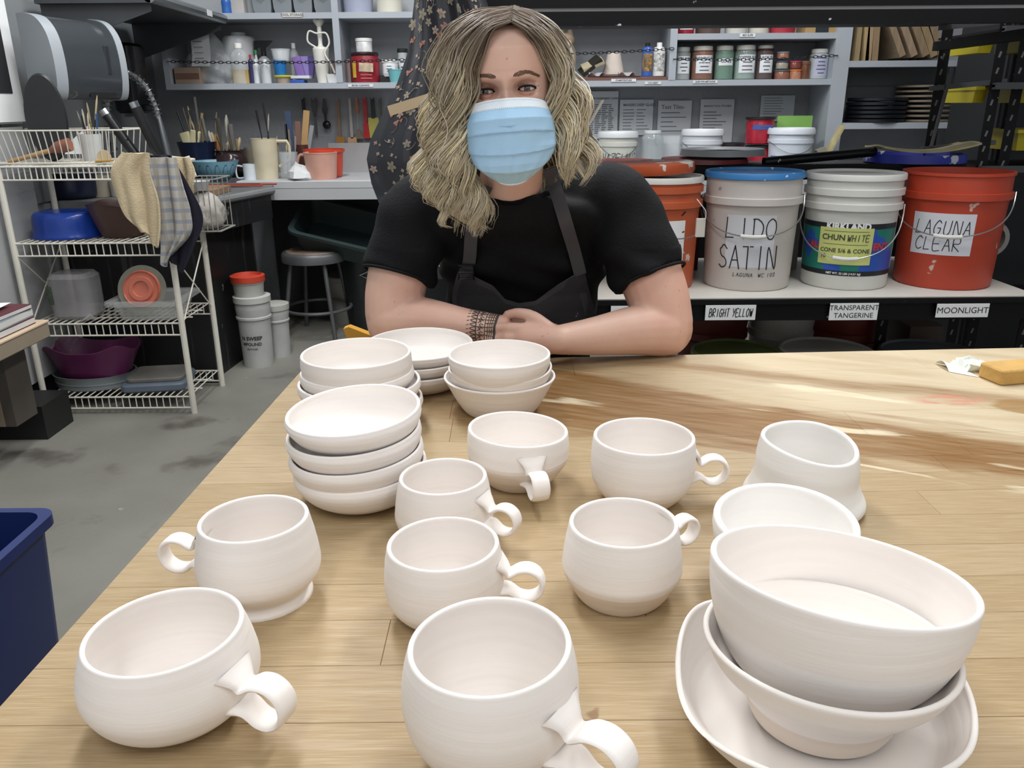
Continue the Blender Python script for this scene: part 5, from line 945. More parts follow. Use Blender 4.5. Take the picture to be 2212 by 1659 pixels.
# stacked white buckets under sink
for i, (px, py, w_, zt, lid, lb) in enumerate(((466, 800, .17, .34, 'b9b9b4', 'white sweeping compound pail beside the sink cabinet'), (503, 790, .14, .26, 'b4b4ac', 'narrow dirty white pail behind the sweeping compound pail'))):
    p = atz(px-8 if i == 0 else px-10, py, 0); p = Vector((-1.30+.06*i, 3.98+.16*i, 0)); t = thing('pail', lb, 'bucket', p); r = w_/2; P = [(r*.88, 0), (r*.94, zt*.72), (r*1.02, zt*.73), (r*1.02, zt*.76), (r*.96, zt*.77), (r*1.02, zt*.88), (r*1.02, zt*.9), (r*.98, zt)]; G().lathe(P, 28).build('body', M('b4b4b2', .5, .12, 8), t)
    if i == 0: g = G(); wrap(g, text_geo('N SWEEP', .026, .0008), radf(P), .155); wrap(g, text_geo('MPOUND', .022, .0006), radf(P), .125); wrap(g, text_geo('RECYCLED', .011, .0003), radf(P), .10); g.build('lettering', M('2a2a2c', .6, 0), t, smooth=0)
    G().lathe([(r, zt-.01), (r*1.08, zt-.008), (r*1.08, zt+.02), (r, zt+.022)], 28).build('lid', M(lid, .45), t)
t = thing('pail', 'small pail with bright red rim stacked on the sweeping compound pail', 'bucket', (-1.31, 3.98, .362)); G().lathe([(.07, 0), (.075, .06), (.08, .065), (.08, .075)], 28).build('body', M('a8a8a2', .5, .1), t); G().lathe([(.078, .07), (.084, .072), (.084, .10), (.07, .105), (.066, .09), (.0001, .085)], 28).build('rim', M('b8402c', .45), t)
t = thing('sponge', 'yellow sponge on the floor by the pails', 'sponge', atz(528, 750, 0)+Vector((0, 0, 0))); G().rbox((0, 0, .018), (.09, .06, .036), .012).build('sponge', M('a8a070', .9, .1, 30, .6, 80), t)
a_ = atz(768, 722, .45); t = thing('wooden_corner', 'yellow wooden chair corner showing beside her elbow', 'chair', (a_.x, a_.y, 0)); q = aty(745, 722, 2.2)
t.location = (q.x, 2.2, 0); zz = aty(765, 722, 2.2).z; G().prism([(0, zz+.02), (.015, zz+.025), (.22, zz-.06), (.22, zz-.12), (.02, zz-.06)], .03).build('back_rail', M('c8902e', .5, .05), t); G().box((.16, 0, (zz-.06)/2), (.03, .03, zz-.06)).build('leg', M('b5832e', .5), t)
# ======================= RACK CONTENTS, LEFT =======================
YR = 3.46
def rp(b, z, Y=YR): return put(b, Y, z)
loc, w_, h = rp((68, 455, 215, 530), .738); t = thing('basin', 'bright blue plastic basin turned upside down on the second tier', 'basin', loc); r = w_/2
G().lathe(spline([(r*1.04, 0), (r*1.0, .012), (r*.97, h*.3), (r*.95, h*.75), (r*.88, h*.94), (r*.7, h), (.0001, h)], 4), 40, sy=.85).build('body', M('1a3c92', .22, .06, 6, splat=('8aa0d8', .76, 30)), t); G().lathe([(r*1.04, 0), (r*1.08, .002), (r*1.08, .008), (r*1.02, .01)], 40, sy=.85).build('rim', M('16347f', .3), t)
t, r, h = pot((192, 437, 322, 528), 3.45, .738, 'brown plastic mixing bowl with pouring lip on the second tier', '46302a', [(.55, 0), (.68, .08), (.85, .5), (.97, .9), (1.02, 1)], name='bowl', cat='bowl', rough=.4)
for f in t.children[0].data.vertices:
    if f.co.z > h*.8: f.co.z += .008*sin(3*math.atan2(f.co.y, f.co.x)+1)
t = thing('pan', 'small dark navy saucepan on the top of the sink side behind the rack', 'pan', (aty(160, 425, 3.78).x, 3.80, .862)); G().lathe(spline([(.08, 0), (.095, .02), (.1, .09), (.102, .12)], 4), 28).build('body', M('1a1e36', .3, .2, 8), t)
for i, (x0, x1, y0, c, lb) in enumerate(((190, 235, 378, 'a59c8c', 'clear tub of beige slip beside the dark pan'), (235, 262, 390, 'b0aea8', 'second clear tub behind the towels'))):
    t, r, h = pot((x0, y0, x1, 440), 3.85, .862, lb, c, [(.85, 0), (1, 1)], name='tub', cat='tub', mt=M(c, .3, .1, alpha=.7))
# clear container, tier 3
loc, w_, h = rp((112, 587, 202, 688), .403, 3.40); t = thing('storage_jar', 'large cloudy clear plastic jar lying on the third tier', 'jar', loc); G().rbox((0, 0, h/2), (w_, .16, h), .045, 5).build('body', M('a19fa0', .2, .12, 8, alpha=.55), t)
G().rbox((-w_*.40, -.075, h*.55), (.025, .004, .075), .001, rot=Matrix.Rotation(R_(-3), 3, 'Y')).build('barcode_label', M('3c4a3c', .5, .4, 80), t)
t = thing('paper_scrap', 'torn white paper scrap under the cloudy jar on the third tier', 'paper', aty(192, 690, 3.30)); t.location.z = .405; G().surf(lambda u, v: (.05*u-.03, .05*v-.02, .002+.035*u*(1-v)), 5, 5, .001).build('sheet', paperw, t)
loc, w_, h = rp((262, 640, 402, 697), .403, 3.42); t = thing('storage_box', 'clear plastic storage box holding a coral-lidded bowl, third tier', 'box', loc); rect_tub(w_*.40, .10, w_*.48, .13, h, .03).build('body', clear('c9cac8', .15, .32), t, smooth=40)
p = aty(308, 625, 3.38); t = thing('lidded_bowl', 'round glass bowl with coral plastic lid standing on edge in the clear box', 'bowl', p, rot=(R_(72), 0, 0)); 
G().lathe([(.0001, -.05), (.05, -.05), (.085, -.02), (.098, 0), (.102, .0), (.102, .008), (.095, .008)], 36).build('glass_bowl', M('98998a', .2, .05, alpha=.6), t); G().lathe([(.0001, .012), (.03, .014), (.034, .02), (.05, .02), (.055, .012), (.07, .012), (.075, .018), (.08, .01), (.08, .0)], 36).build('coral_lid', M('c8705a', .3, .05), t)
# bottom tier
loc, w_, h = rp((120, 800, 290, 866), .078, 3.46); t = thing('galvanized_pan', 'round galvanized steel pan under the purple tub, bottom tier', 'pan', loc); r = w_/2; G().lathe([(r*.92, 0), (r*.95, .004), (r*.96, h*.4), (r*.985, h*.42), (r*.985, h*.48), (r*.965, h*.5), (r, h*.95), (r*1.02, h), (r*.98, h), (r*.9, .006), (.0001, .006)], 44, sy=.72).build('body', M('8b9296', .4, .15, 6, metal=.35), t)
loc2, w2, h2 = rp((100, 742, 296, 812), .078+h*.55, 3.44); t = thing('purple_tub', 'purple plastic tub with pointed corners resting in the steel pan', 'tub', (loc2[0], loc2[1], .078+h*.82)); hh = h2*.66+.02
def sqf(p, a, k):
    c, s = cos(a), sin(a); q = 1/(abs(c)**2.6+abs(s)**2.6)**(1/2.6); rr_ = math.hypot(p[0], p[1]); lift = .028*(abs(sin(2*a))**4)*(p[2]/hh); return (rr_*c*q*1.0, rr_*s*q*.58, p[2]+lift)
r = w2/2; G().lathe(spline([(r*.66, 0), (r*.72, .01), (r*.87, hh*.6), (r*1.0, hh)], 4)+[(r*.98, hh+.002)]+[(r*.84, hh*.6), (r*.68, .014), (.0001, .012)], 64, fn=sqf).build('body', M('5c1f4c', .38, .06, 6, splat=('a57a9c', .76, 40)), t)
p = aty(350, 855, 3.44); t = thing('container_lid', 'dusty grey plastic container lid lying on the bottom tier', 'lid', (p.x, 3.44, .08), rz=R_(8)); G().rbox((0, 0, .018), (.27, .24, .036), .03).build('base', M('5f6a78', .5, .12), t); G().rbox((0, .01, .045), (.24, .2, .018), .03).build('raised_top', M('6c6a64', .6, .2, 8), t)
# top tier contents
loc = aty(200, 350, 3.42); t = thing('brush_pot', 'white plastic tub holding brushes in the top basket', 'tub', (loc.x, 3.43, 1.042)); G().lathe([(.035, 0), (.045, .11), (.042, .11), (.033, .004), (.0001, .004)], 24).build('body', M('c3c4c2', .45, .06), t); tools(t, 7, .035, .02, .16, .24, [('8a7a30', 'yellow'), ('1d1d1f', 'black'), ('b09060', 'wooden'), ('8a4a40', 'brown'), ('3a5a8a', 'blue')], 21, .0035, .45)
p = aty(95, 325, 3.40); t = thing('wooden_mallet', 'wooden mallet with reddish head lying in the top basket', 'mallet', (p.x, 3.36, 1.07)); G().tube([(-.12, -.02, -.02), (.06, 0, .025)], [.008, .010], 10).build('handle', M('b08e62', .5, .1), t); G().tube([(.05, 0, .022), (.08, 0, .033), (.13, .0, .045)], [.012, .024, .026], 12).build('head', M('8a5a48', .5, .1), t)
p = aty(222, 340, 3.32); t = thing('tape_roll', 'round wooden spool lying at the basket front', 'spool', (p.x, 3.33, 1.068)); G().cyl((-.008, .018, 0), (.012, -.024, 0), .026, n=24).build('spool', M('bba884', .5, .1), t); G().tube([(-.02, -.035, -.014), (.05, -.03, -.012)], .004, 6).build('needle', M('b0873c', .4), t)
p = aty(92, 245, 3.52); t = thing('throwing_bat', 'round black bat standing on edge behind the top basket', 'bat', (aty(92, 250, 3.36).x, 3.385, 1.04)); G().lathe([(.0001, -.008), (.125, -.008), (.13, 0), (.125, .008), (.0001, .008)], 40, fn=lambda q, a, k: (q[0]*.56, q[2]+.15*q[0], q[1]*1.28+.175)).build('disc', M('1d2023', .45, .2, 6, splat=('5a5e62', .66, 12)), t)
for (a, b, lb) in (((222, 237), (300, 345), 'black tube with chrome end leaning left, above the towels'), ((287, 220), (345, 340), 'black tube with chrome end leaning in the middle, above the towels')):
    A, B = aty(*a, 3.50), aty(*b, 3.52); t = thing('black_tube', lb, 'tube', B); d = A-B; G().tube([(0, 0, 0), tuple(d*.9)], .021, 14).build('tube', M('101113', .3), t); G().tube([tuple(d*.88), tuple(d)], .019, 14).build('chrome_end', chrome, t)
t = thing('white_tray', 'white plastic board lying over the right end of the top tier', 'tray', (aty(345, 335, 3.45).x, 3.5, 1.04)); G().rbox((0, 0, .012), (.22, .10, .014), .01, rot=Matrix.Rotation(R_(6), 3, 'Y')).build('board', M('c9c8b8', .45), t)
G().tube([(.10, -.02, .02), (.12, -.02, -.06)], .01, 8).build('bottle_neck', M('d0cfc6', .4), t)
t = thing('paper_sheet', 'folded white paper behind the brushes on the top tier', 'paper', (aty(150, 285, 3.5).x, 3.52, 1.05)); G().surf(lambda u, v: (-.05+.12*u, .02*v, .02+.09*v*u+.03*v), 4, 4, .001).build('sheet', paperw, t)
# towels
def towel(label, mt, px, Y, w_, seed, amp=.012, name='towel', rag=.02, th=.005):
    top = [aty(x, y, Y) for x, y, _ in px]; t = thing(name, label, 'towel', tuple(top[0])); rnd = random.Random(seed); o = top[0]; ws_ = [q[2] for q in px]; C = [tuple(p)+(wd,) for p, wd in zip(top, ws_)]; S = spline(C, 10); n = len(S)-1; ph = rnd.uniform(0, 6)
    def f(u, v):
        c = S[min(int(round(v*n)), n)]; wd = c[3]; x = c[0]+(u-.5)*wd; y = c[1]+amp*sin(u*8+ph+v*2)+amp*.6*sin(u*17+ph+v*5); z = c[2]+.012*sin(u*5+ph)*v+rag*v*v*sin(u*3.1+ph)
        return (x-o.x, y-o.y, z-o.z)
    G().surf(f, 26, n, th).build('cloth', mt, t, smooth=80); return t
terry = M('c6b595', .95, .12, 10, .6, 160)
stripe = bpy.data.materials.new('striped_linen'); stripe.use_nodes = True
def stripes(mt, base, cs, scl):
    nt = mt.node_tree; L = nt.links.new; b = nt.nodes['Principled BSDF']; b.inputs['Roughness'].default_value = .9; tc = nt.nodes.new('ShaderNodeTexCoord'); s = nt.nodes.new('ShaderNodeSeparateXYZ'); L(tc.outputs['Object'], s.inputs[0]); prev = None
    for ax, c in cs:
        m1 = nt.nodes.new('ShaderNodeMath'); m1.operation = 'MULTIPLY'; m1.inputs[1].default_value = scl; L(s.outputs[ax], m1.inputs[0]); m2 = nt.nodes.new('ShaderNodeMath'); m2.operation = 'SINE'; L(m1.outputs[0], m2.inputs[0]); r = nt.nodes.new('ShaderNodeMapRange'); r.inputs[1].default_value = .35; r.inputs[2].default_value = .5; r.inputs[4].default_value = .55; L(m2.outputs[0], r.inputs[0])
        mx = nt.nodes.new('ShaderNodeMix'); mx.data_type = 'RGBA'; L(r.outputs[0], mx.inputs[0]); mx.inputs[7].default_value = lin(c)
        if prev: L(prev, mx.inputs[6])
        else: mx.inputs[6].default_value = lin(base)
        prev = mx.outputs[2]
    L(prev, b.inputs['Base Color'])
stripes(stripe, 'b0aca4', ((2, '6f7f9c'), (0, '8f8678')), 150)
towel('dark navy cloth hanging behind the towels from the rack', M('1e1b2c', .9, .1), [(345, 335, .09), (372, 400, .13), (385, 470, .20), (378, 535, .15), (385, 578, .05)], 3.235, 0, 3, .014, 'cloth')
towel('white and blue striped tea towel hanging in the middle', stripe, [(352, 340, .10), (360, 400, .13), (372, 460, .15), (378, 510, .12), (358, 560, .04)], 3.20, 0, 5, .013)
towel('tan terry towel hanging over the left of the rack', terry, [(292, 330, .11), (283, 375, .15), (300, 430, .155), (312, 480, .13), (325, 518, .07)], 3.175, 0, 8, .010, rag=.03, th=.008)
towel('tan terry towel end hanging on the right side of the rack', terry, [(385, 340, .09), (395, 370, .10), (402, 400, .07), (405, 425, .03)], 3.27, 0, 11, .010, th=.008)
# bag in side basket
t = thing('rag_bundle', 'bundle of white rags in the small wire basket', 'rag', (-1.345, 3.62, .745)); random.seed(9)
G().lathe(spline([(.04, 0), (.075, .02), (.08, .08), (.06, .13), (.02, .16)], 3), 26, sy=1, fn=lambda p, a, k: (p[0]*(1+.12*sin(7*a+k))*random.uniform(.95, 1.05), p[1]*(1+.12*sin(5*a+k*2)), p[2])).build('cloth', M('a8a39c', .9, .12, 20), t, smooth=60)
t = thing('white_dish', 'white plastic dish sitting on top of the rags', 'dish', (-1.35, 3.60, .91)); G().lathe([(.03, 0), (.05, .04), (.047, .04), (.027, .004), (.0001, .004)], 24).build('body', M('c2c4c6', .4), t)
# ---- low desk at the left edge ----
c1 = atz(105, 692, .50); DX, DY = c1.x, c1.y; t = thing('desk', 'low beige-topped desk corner at the left edge of the picture', 'desk', (DX, DY, 0)); dk = M('8f8371', .5, .08)
G().rbox((-.19, -.32, .467), (.38, .64, .055), .01).build('top', dk, t); G().rbox((-.19, -.32, .4985), (.385, .645, .008), .008).build('top_edge', M('c9b49a', .5), t)
G().box((-.16, -.10, .29), (.05, .14, .30)).build('post', M('8a7c6a', .5), t); G().box((-.115, -.10, .29), (.04, .14, .30)).build('post', M('4c4640', .5), t); G().box((-.30, -.12, .29), (.12, .12, .30)).build('side_panel', M('c4beb0', .5), t); G().box((-.24, .14, .07), (.24, .20, .14)).build('plinth', M('161617', .5, .1), t)
zt = .503
for i, (c, lb, th, dx, rr) in enumerate((('5a2a30', 'maroon book at the bottom of the pile on the desk', .026, 0, 0), ('8b98a6', 'pale blue-grey book in the pile on the desk', .030, .0, .03), ('5c2b33', 'dark red book on the pale book', .016, -.005, -.02))):
    q = thing('book', lb, 'book', (DX-.19+dx, DY-.24, zt), rr); G().box((0, 0, th/2), (.34, .38, th)).build('cover', M(c, .55, .05), q, smooth=0); G().box((.003, -.002, th/2), (.335, .382, th*.7)).build('pages', M('c9c8c4', .8), q, smooth=0); zt += th+.0005
q = thing('paper_stack', 'loose white papers on top of the books', 'paper', (DX-.22, DY-.26, zt), .06)
for i in range(3): G().surf(lambda u, v: (-.14+.28*u+.01*i, -.16+.32*v, .002+.003*i+.006*u*v), 4, 4, .0008).build('sheet', paperw, q)
q = thing('device', 'dark grey device with a row of ports on the papers', 'device', (DX-.32, DY-.26, zt+.018), .0); G().rbox((0, 0, .028), (.36, .34, .056), .014).build('body', M('50565e', .4, .04), q)
for i in range(3): G().box((.15-.05*i, -.171, .028), (.03, .002, .013)).build('port', M('15171a', .5), q)
q = thing('paper_stack', 'small sheaf of papers on top of the grey device', 'paper', (DX-.37, DY-.28, zt+.0765), -.05)
for i in range(3): G().box((.01*i, 0, .002+.006*i), (.22, .26, .003), .04*i).build('sheet', paperw, q, smooth=0)
# blue bin
c1 = atz(128, 1098, .62); t = thing('recycling_bin', 'dark blue plastic bin on the floor at the left edge of the table', 'bin', (c1.x-.15, c1.y-.21, 0)); rect_tub(.11, .165, .14, .20, .615, .03, .005, .006).build('body', M('14275e', .4, .06, 4), t)
# table things, right back
p = atz(2092, 796, .8); t = thing('crumpled_tissue', 'crumpled white tissue with green marks on the table beside the sponge', 'tissue', (p.x, p.y, .8)); random.seed(4)
G().lathe([(.02, 0), (.030, .003), (.026, .012), (.014, .018), (.002, .020)], 17, sx=1.15, fn=lambda p, a, k: (p[0]*random.uniform(.6, 1.35), p[1]*random.uniform(.5, 1.3), p[2]*random.uniform(.5, 1.3))).build('tissue', M('e2e6dc', .8, .05, 30, splat=('a8c49a', .66, 90)), t, smooth=10)
G().surf(lambda u, v: (-.045+.035*u, -.02+.05*v-.03*u, .001+.012*sin(v*3)*(1-u)), 5, 7, .0006).build('loose_corner', M('e2e6e0', .8), t)
p = atz(2186, 822, .8); t = thing('sponge', 'yellow-tan sponge on the table at the right edge', 'sponge', (p.x+.008, p.y+.008, .8), .2); G().rbox((0, 0, .013), (.10, .055, .026), .006).build('sponge', M('c79f5c', .9, .12, 20, .7, 90), t)
# ======================= THE WOMAN =======================
PR = thing('person', 'seated woman in blue mask, black t-shirt and charcoal apron, forearms crossed on the table', 'person', (.02, 1.66, 0))
PO = Vector((.02, 1.66, 0))
HC = aty(1097, 194, 1.31)+Vector((0, .092, 0)); HM = Matrix.Translation(HC-PO)@Matrix.Rotation(R_(-4), 4, 'Y')@Matrix.Rotation(R_(-2), 4, 'Z')
def hw_(p): return HM@Vector(p)
HMn = np.array(HM)
def hwn(V): V = np.asarray(V, float); return V@HMn[:3, :3].T+HMn[:3, 3]
skin = bpy.data.materials.new('skin'); skin.use_nodes = True
def skin_mat(mt):
    nt = mt.node_tree; L = nt.links.new; N = nt.nodes.new; b = nt.nodes['Principled BSDF']; tc = N('ShaderNodeTexCoord')
    def nz(s, d, lo, hi, a, c):
        n = N('ShaderNodeTexNoise'); n.inputs['Scale'].default_value = s; n.inputs['Detail'].default_value = d; L(tc.outputs['Object'], n.inputs[0]); r = N('ShaderNodeMapRange'); r.inputs[1].default_value = lo; r.inputs[2].default_value = hi; r.inputs[3].default_value = a; r.inputs[4].default_value = c; L(n.outputs[0], r.inputs[0]); return r.outputs[0]
    def mix(a, c, f):
        m_ = N('ShaderNodeMix'); m_.data_type = 'RGBA'; L(f, m_.inputs[0]); m_.inputs[7].default_value = lin(c)
        if isinstance(a, str): m_.inputs[6].default_value = lin(a)
        else: L(a, m_.inputs[6])
        return m_.outputs[2]
    c = mix('dcb5a2', 'd09c8a', nz(9, 4, .4, .7, 0, .7)); c = mix(c, 'a9705c', nz(190, 2, .70, .76, 0, .55)); c = mix(c, '9c6350', nz(60, 1, .86, .88, 0, .5))
    L(c, b.inputs['Base Color']); b.inputs['Roughness'].default_value = .48; b.inputs['Subsurface Weight'].default_value = .12; b.inputs['Subsurface Radius'].default_value = (.010, .004, .002); b.inputs['Subsurface Scale'].default_value = 1
    n = N('ShaderNodeTexNoise'); n.inputs['Scale'].default_value = 300; L(tc.outputs['Object'], n.inputs[0]); bp = N('ShaderNodeBump'); bp.inputs['Strength'].default_value = .12; bp.inputs['Distance'].default_value = .001; L(n.outputs[0], bp.inputs['Height']); L(bp.outputs[0], b.inputs['Normal'])
skin_mat(skin)
# ---- head ----
ZL = [-.122, -.116, -.105, -.085, -.055, -.03, 0, .03, .06, .085, .105, .118, .122]
AA = [.008, .026, .040, .053, .063, .068, .0715, .0735, .072, .063, .043, .020, .004]
BF = [.045, .070, .086, .090, .091, .091, .090, .094, .091, .077, .052, .025, .004]
BB = [.01, .0, .02, .05, .072, .084, .092, .098, .098, .088, .065, .035, .004]
def ip(z, T): return np.interp(z, ZL, T)
EX, EZ, ER = .0322, -.001, .0122
def gs(x, z, x0, z0, sx, sz): return np.exp(-((x-x0)/sx)**2-((z-z0)/sz)**2)
def feat(x, z):
    ax = np.abs(x); d = np.zeros_like(x)
    t = np.clip((-.002-z)/.040, 0, 1); d += np.where(z > -.055, (.004+.020*t**1.3)*np.exp(-(x/(.0075+.004*t))**2)*np.clip((z+.055)/.012, 0, 1)*np.clip((.018-z)/.022, 0, 1), 0)
    d += .0035*np.exp(-(x/.012)**2-((z-.012)/.014)**2)
    d += .0040*gs(ax, z, .026, .0175, .020, .006); d -= .0115*gs(ax, z, EX, EZ+.001, .017, .0135); d -= .004*gs(ax, z, .013, .0, .006, .010)
    d += .0045*gs(ax, z, .046, -.030, .016, .014); d += .0015*gs(ax, z, .030, -.013, .014, .004); d -= .001*gs(ax, z, .031, -.019, .014, .003)
    d += .004*gs(x, z, 0, -.078, .02, .014); d += .005*gs(x, z, 0, -.105, .018, .012)
    return d
def baseF(x, z):
    a, b = ip(z, AA), ip(z, BF); q = np.clip(1-(np.abs(x)/a)**2.25, 0, 1); return -b*q**(1/2.25)
def Fy(x, z):
    x = np.asarray(x, float); z = np.asarray(z, float); return baseF(x, z)-feat(x, z)
EY = float(Fy(np.array(EX), np.array(EZ)))+ER-.0042
def zu(s): return   .0047*np.clip(1-(s/.0150)**2, 0, 1)**.8+.0006
def zlw(s): return -.0031*np.clip(1-(s/.0150)**2, 0, 1)**.9+.0002
zz = np.concatenate([np.linspace(-.122, -.022, 60), np.linspace(-.0215, .022, 90), np.linspace(.0225, .122, 60)])
n = 460; th = np.linspace(0, 2*pi, n, endpoint=False); th = th-.62*np.sin(th)      # denser at the face; 0 = front
V = []
for z in zz:
    a, bf, b2 = ip(z, AA), ip(z, BF), ip(z, BB); s, c = np.sin(th), np.cos(th); e = 2/2.25
    x = a*np.sign(s)*np.abs(s)**e; y = np.where(c > 0, -bf*np.abs(c)**e, b2*np.abs(c)**e)
    y = y-np.where(c > 0, feat(x, z+0*x)*np.clip(c*2.2, 0, 1), 0)
    for sg in (1, -1):
        dx = x*sg-EX; dz = z-EZ; d = np.sqrt((dx/.0185)**2+(dz/.0125)**2); w_ = np.clip((1.25-d)/.5, 0, 1)*(c > 0); w_ = w_*w_*(3-2*w_)
        Rr = ER+.0011; ys = EY-np.sqrt(np.clip(Rr*Rr-dx*dx-dz*dz, 1e-8, None)); ys = np.where(dx*dx+dz*dz < (Rr*.93)**2, ys, EY-Rr*.36-.0*dx)
        y = y*(1-w_)+np.minimum(ys, y+.02)*w_
        y = y+.0012*np.exp(-((dz-.0088-.001*np.cos(dx*60))/.0012)**2)*np.exp(-(dx/.013)**4)*(c > 0)     # lid crease
    V.append(np.stack([x, y, z+0*x], 1))
V = np.array(V); m_ = len(zz); F = []
for k in range(m_-1):
    cz = (zz[k]+zz[k+1])/2
    for i in range(n):
        j = (i+1) % n; cx = (V[k, i, 0]+V[k, j, 0])/2; cy = V[k, i, 1]
        if cy < -.05:
            s = abs(cx)-EX
            if abs(s) < .0150 and zlw(s) < cz-EZ < zu(s): continue
        F.append((k*n+i, k*n+j, (k+1)*n+j, (k+1)*n+i))
headV = hwn(V.reshape(-1, 3)).tolist(); headF = F
# ears
def ear(s):
    g = G(); g.lathe(spline([(.001, -.006), (.016, -.004), (.019, .002), (.013, .004), (.010, .001), (.001, .0)], 3), 20, fn=lambda p, a, k: (s*(.070+p[2]*1), .012+p[0]*.8, -.012+p[1]*1.6)); return g
# ---- limbs and torso through a voxel union ----
def W(px, py, Y): return aty(px, py, Y)-PO
def remesh(g, vox, name, mat, it=6, keep=None, fac=.5):
    me = bpy.data.meshes.new(name); me.from_pydata(g.v, [], g.f); bm = bmesh.new(); bm.from_mesh(me); bmesh.ops.recalc_face_normals(bm, faces=bm.faces); bm.to_mesh(me); bm.free()
    o = bpy.data.objects.new(name, me); COL.objects.link(o)
    md = o.modifiers.new('r', 'REMESH'); md.mode = 'VOXEL'; md.voxel_size = vox; sm = o.modifiers.new('s', 'SMOOTH'); sm.iterations = it; sm.factor = fac
    dg = bpy.context.evaluated_depsgraph_get(); me2 = bpy.data.meshes.new_from_object(o.evaluated_get(dg)); bpy.data.objects.remove(o); return me2
def limb(g, pts, rs, n=20, sub=8):
    C = spline([tuple(p)+(r,) for p, r in zip(pts, rs)], sub); P = [Vector(c[:3]) for c in C]; R = [c[3] for c in C]; g.tube(P, R, n); g.sphere(P[0], R[0]*.98, 16, 10); g.sphere(P[-1], R[-1]*.98, 16, 10)
S1, E1, W1 = W(912, 455, 1.575), W(848, 692, 1.50), W(1082, 711, 1.452); S2, E2, W2 = W(1322, 440, 1.575), W(1432, 716, 1.475), W(1200, 735, 1.395)
E1.z = max(E1.z, .848); E2.z = max(E2.z, .849)
A = G()
limb(A, [S1, S1.lerp(E1, .35)+Vector((-.012, 0, 0)), S1.lerp(E1, .72)+Vector((-.010, -.0, 0)), E1+Vector((0, .006, .0))], [.060, .060, .057, .053])
limb(A, [E1, E1.lerp(W1, .28)+Vector((0, .0, .004)), E1.lerp(W1, .68), W1], [.050, .045, .034, .0265])
limb(A, [S2, S2.lerp(E2, .35)+Vector((.014, 0, .0)), S2.lerp(E2, .70)+Vector((.016, 0, 0)), E2+Vector((.004, .008, 0))], [.062, .062, .059, .055])
limb(A, [E2, E2.lerp(W2, .28)+Vector((0, 0, .003)), E2.lerp(W2, .66), W2], [.052, .046, .035, .026])
A.sphere(E2+Vector((.010, -.008, -.010)), .038, 16, 10); A.sphere(E1+Vector((-.010, -.006, -.008)), .038, 16, 10)
def hand(g, w_, d, side, nup, curl):
    """palm and five fingers; d: pointing direction, side: toward the thumb, nup: back of the hand"""
    d = d.normalized(); side = (side-d*side.dot(d)).normalized(); nup = d.cross(side).normalized()*(1 if d.cross(side).dot(nup) > 0 else -1)
    def L3(a, b, c): return w_+d*a+side*b+nup*c
    limb(g, [w_-d*.01, L3(.03, .004, 0), L3(.055, .003, 0)], [.025, .026, .024])
    limb(g, [L3(.02, .016, 0), L3(.085, .027, 0)], [.015, .012]); limb(g, [L3(.02, -.014, 0), L3(.080, -.026, 0)], [.015, .0115]); limb(g, [L3(.02, 0, .002), L3(.088, .009, .003)], [.017, .0125]); limb(g, [L3(.02, -.006, 0), L3(.085, -.010, .002)], [.016, .012])
    for k, (b, l, r) in enumerate(((.029, .068, .0088), (.010, .077, .0090), (-.0105, .071, .0086), (-.028, .056, .0076))):
        p = L3(.084, b, .001); pts = [p]; an = curl[0]
        for q, f in enumerate((.46, .31, .23)):
            dd = d*cos(an)-nup*sin(an)+side*(b*1.2); p = p+dd.normalized()*l*f; pts.append(p); an += curl[1]
        limb(g, pts, [r*1.1, r*1.02, r*.95, r*.82], 12, 4)
    limb(g, [L3(.012, .020, -.004), L3(.040, .044, -.010), L3(.066, .054, -.014), L3(.090, .054, -.018)], [.015, .0125, .0105, .0085], 12, 4)
hand(A, W1+Vector((0, .006, -.002)), Vector((1, .30, -.20)), Vector((.2, 1, .25)), Vector((0, 0, 1)), (.10, .30))
hand(A, W2, Vector((-1, .22, -.13)), Vector((0, .3, 1)), Vector((0, -1, .2)), (.15, .35))
NB = Vector((-.002, 1.505, 1.085))-PO
limb(A, [NB+Vector((0, .075, -.04)), NB+Vector((0, .004, .012)), HM@Vector((0, .052, -.10)), HM@Vector((0, .035, -.05))], [.060, .059, .053, .054])
A.lathe([(.001, -.04), (.08, -.03), (.10, 0), (.080, .03), (.055, .045), (.001, .05)], 30, c=tuple(NB+Vector((0, .055, -.035))), sy=.42)
me = remesh(A, .0032, 'body', skin, 8)
bv = [tuple(v.co) for v in me.vertices]; bf_ = [tuple(p.vertices) for p in me.polygons]; g = G(); g.add(bv, bf_); g.add(headV, headF)
for s in (-1, 1): e_ = ear(s); g.add([tuple(hw_(p)) for p in e_.v], e_.f)
me = bpy.data.meshes.new('body'); me.from_pydata(g.v, [], g.f); me.materials.append(skin); me.polygons.foreach_set('use_smooth', [True]*len(me.polygons)); me.update()
bm = bmesh.new(); bm.from_mesh(me); bmesh.ops.recalc_face_normals(bm, faces=bm.faces); bm.to_mesh(me); bm.free()
BODY = bpy.data.objects.new('body', me); COL.objects.link(BODY); BODY.parent = PR
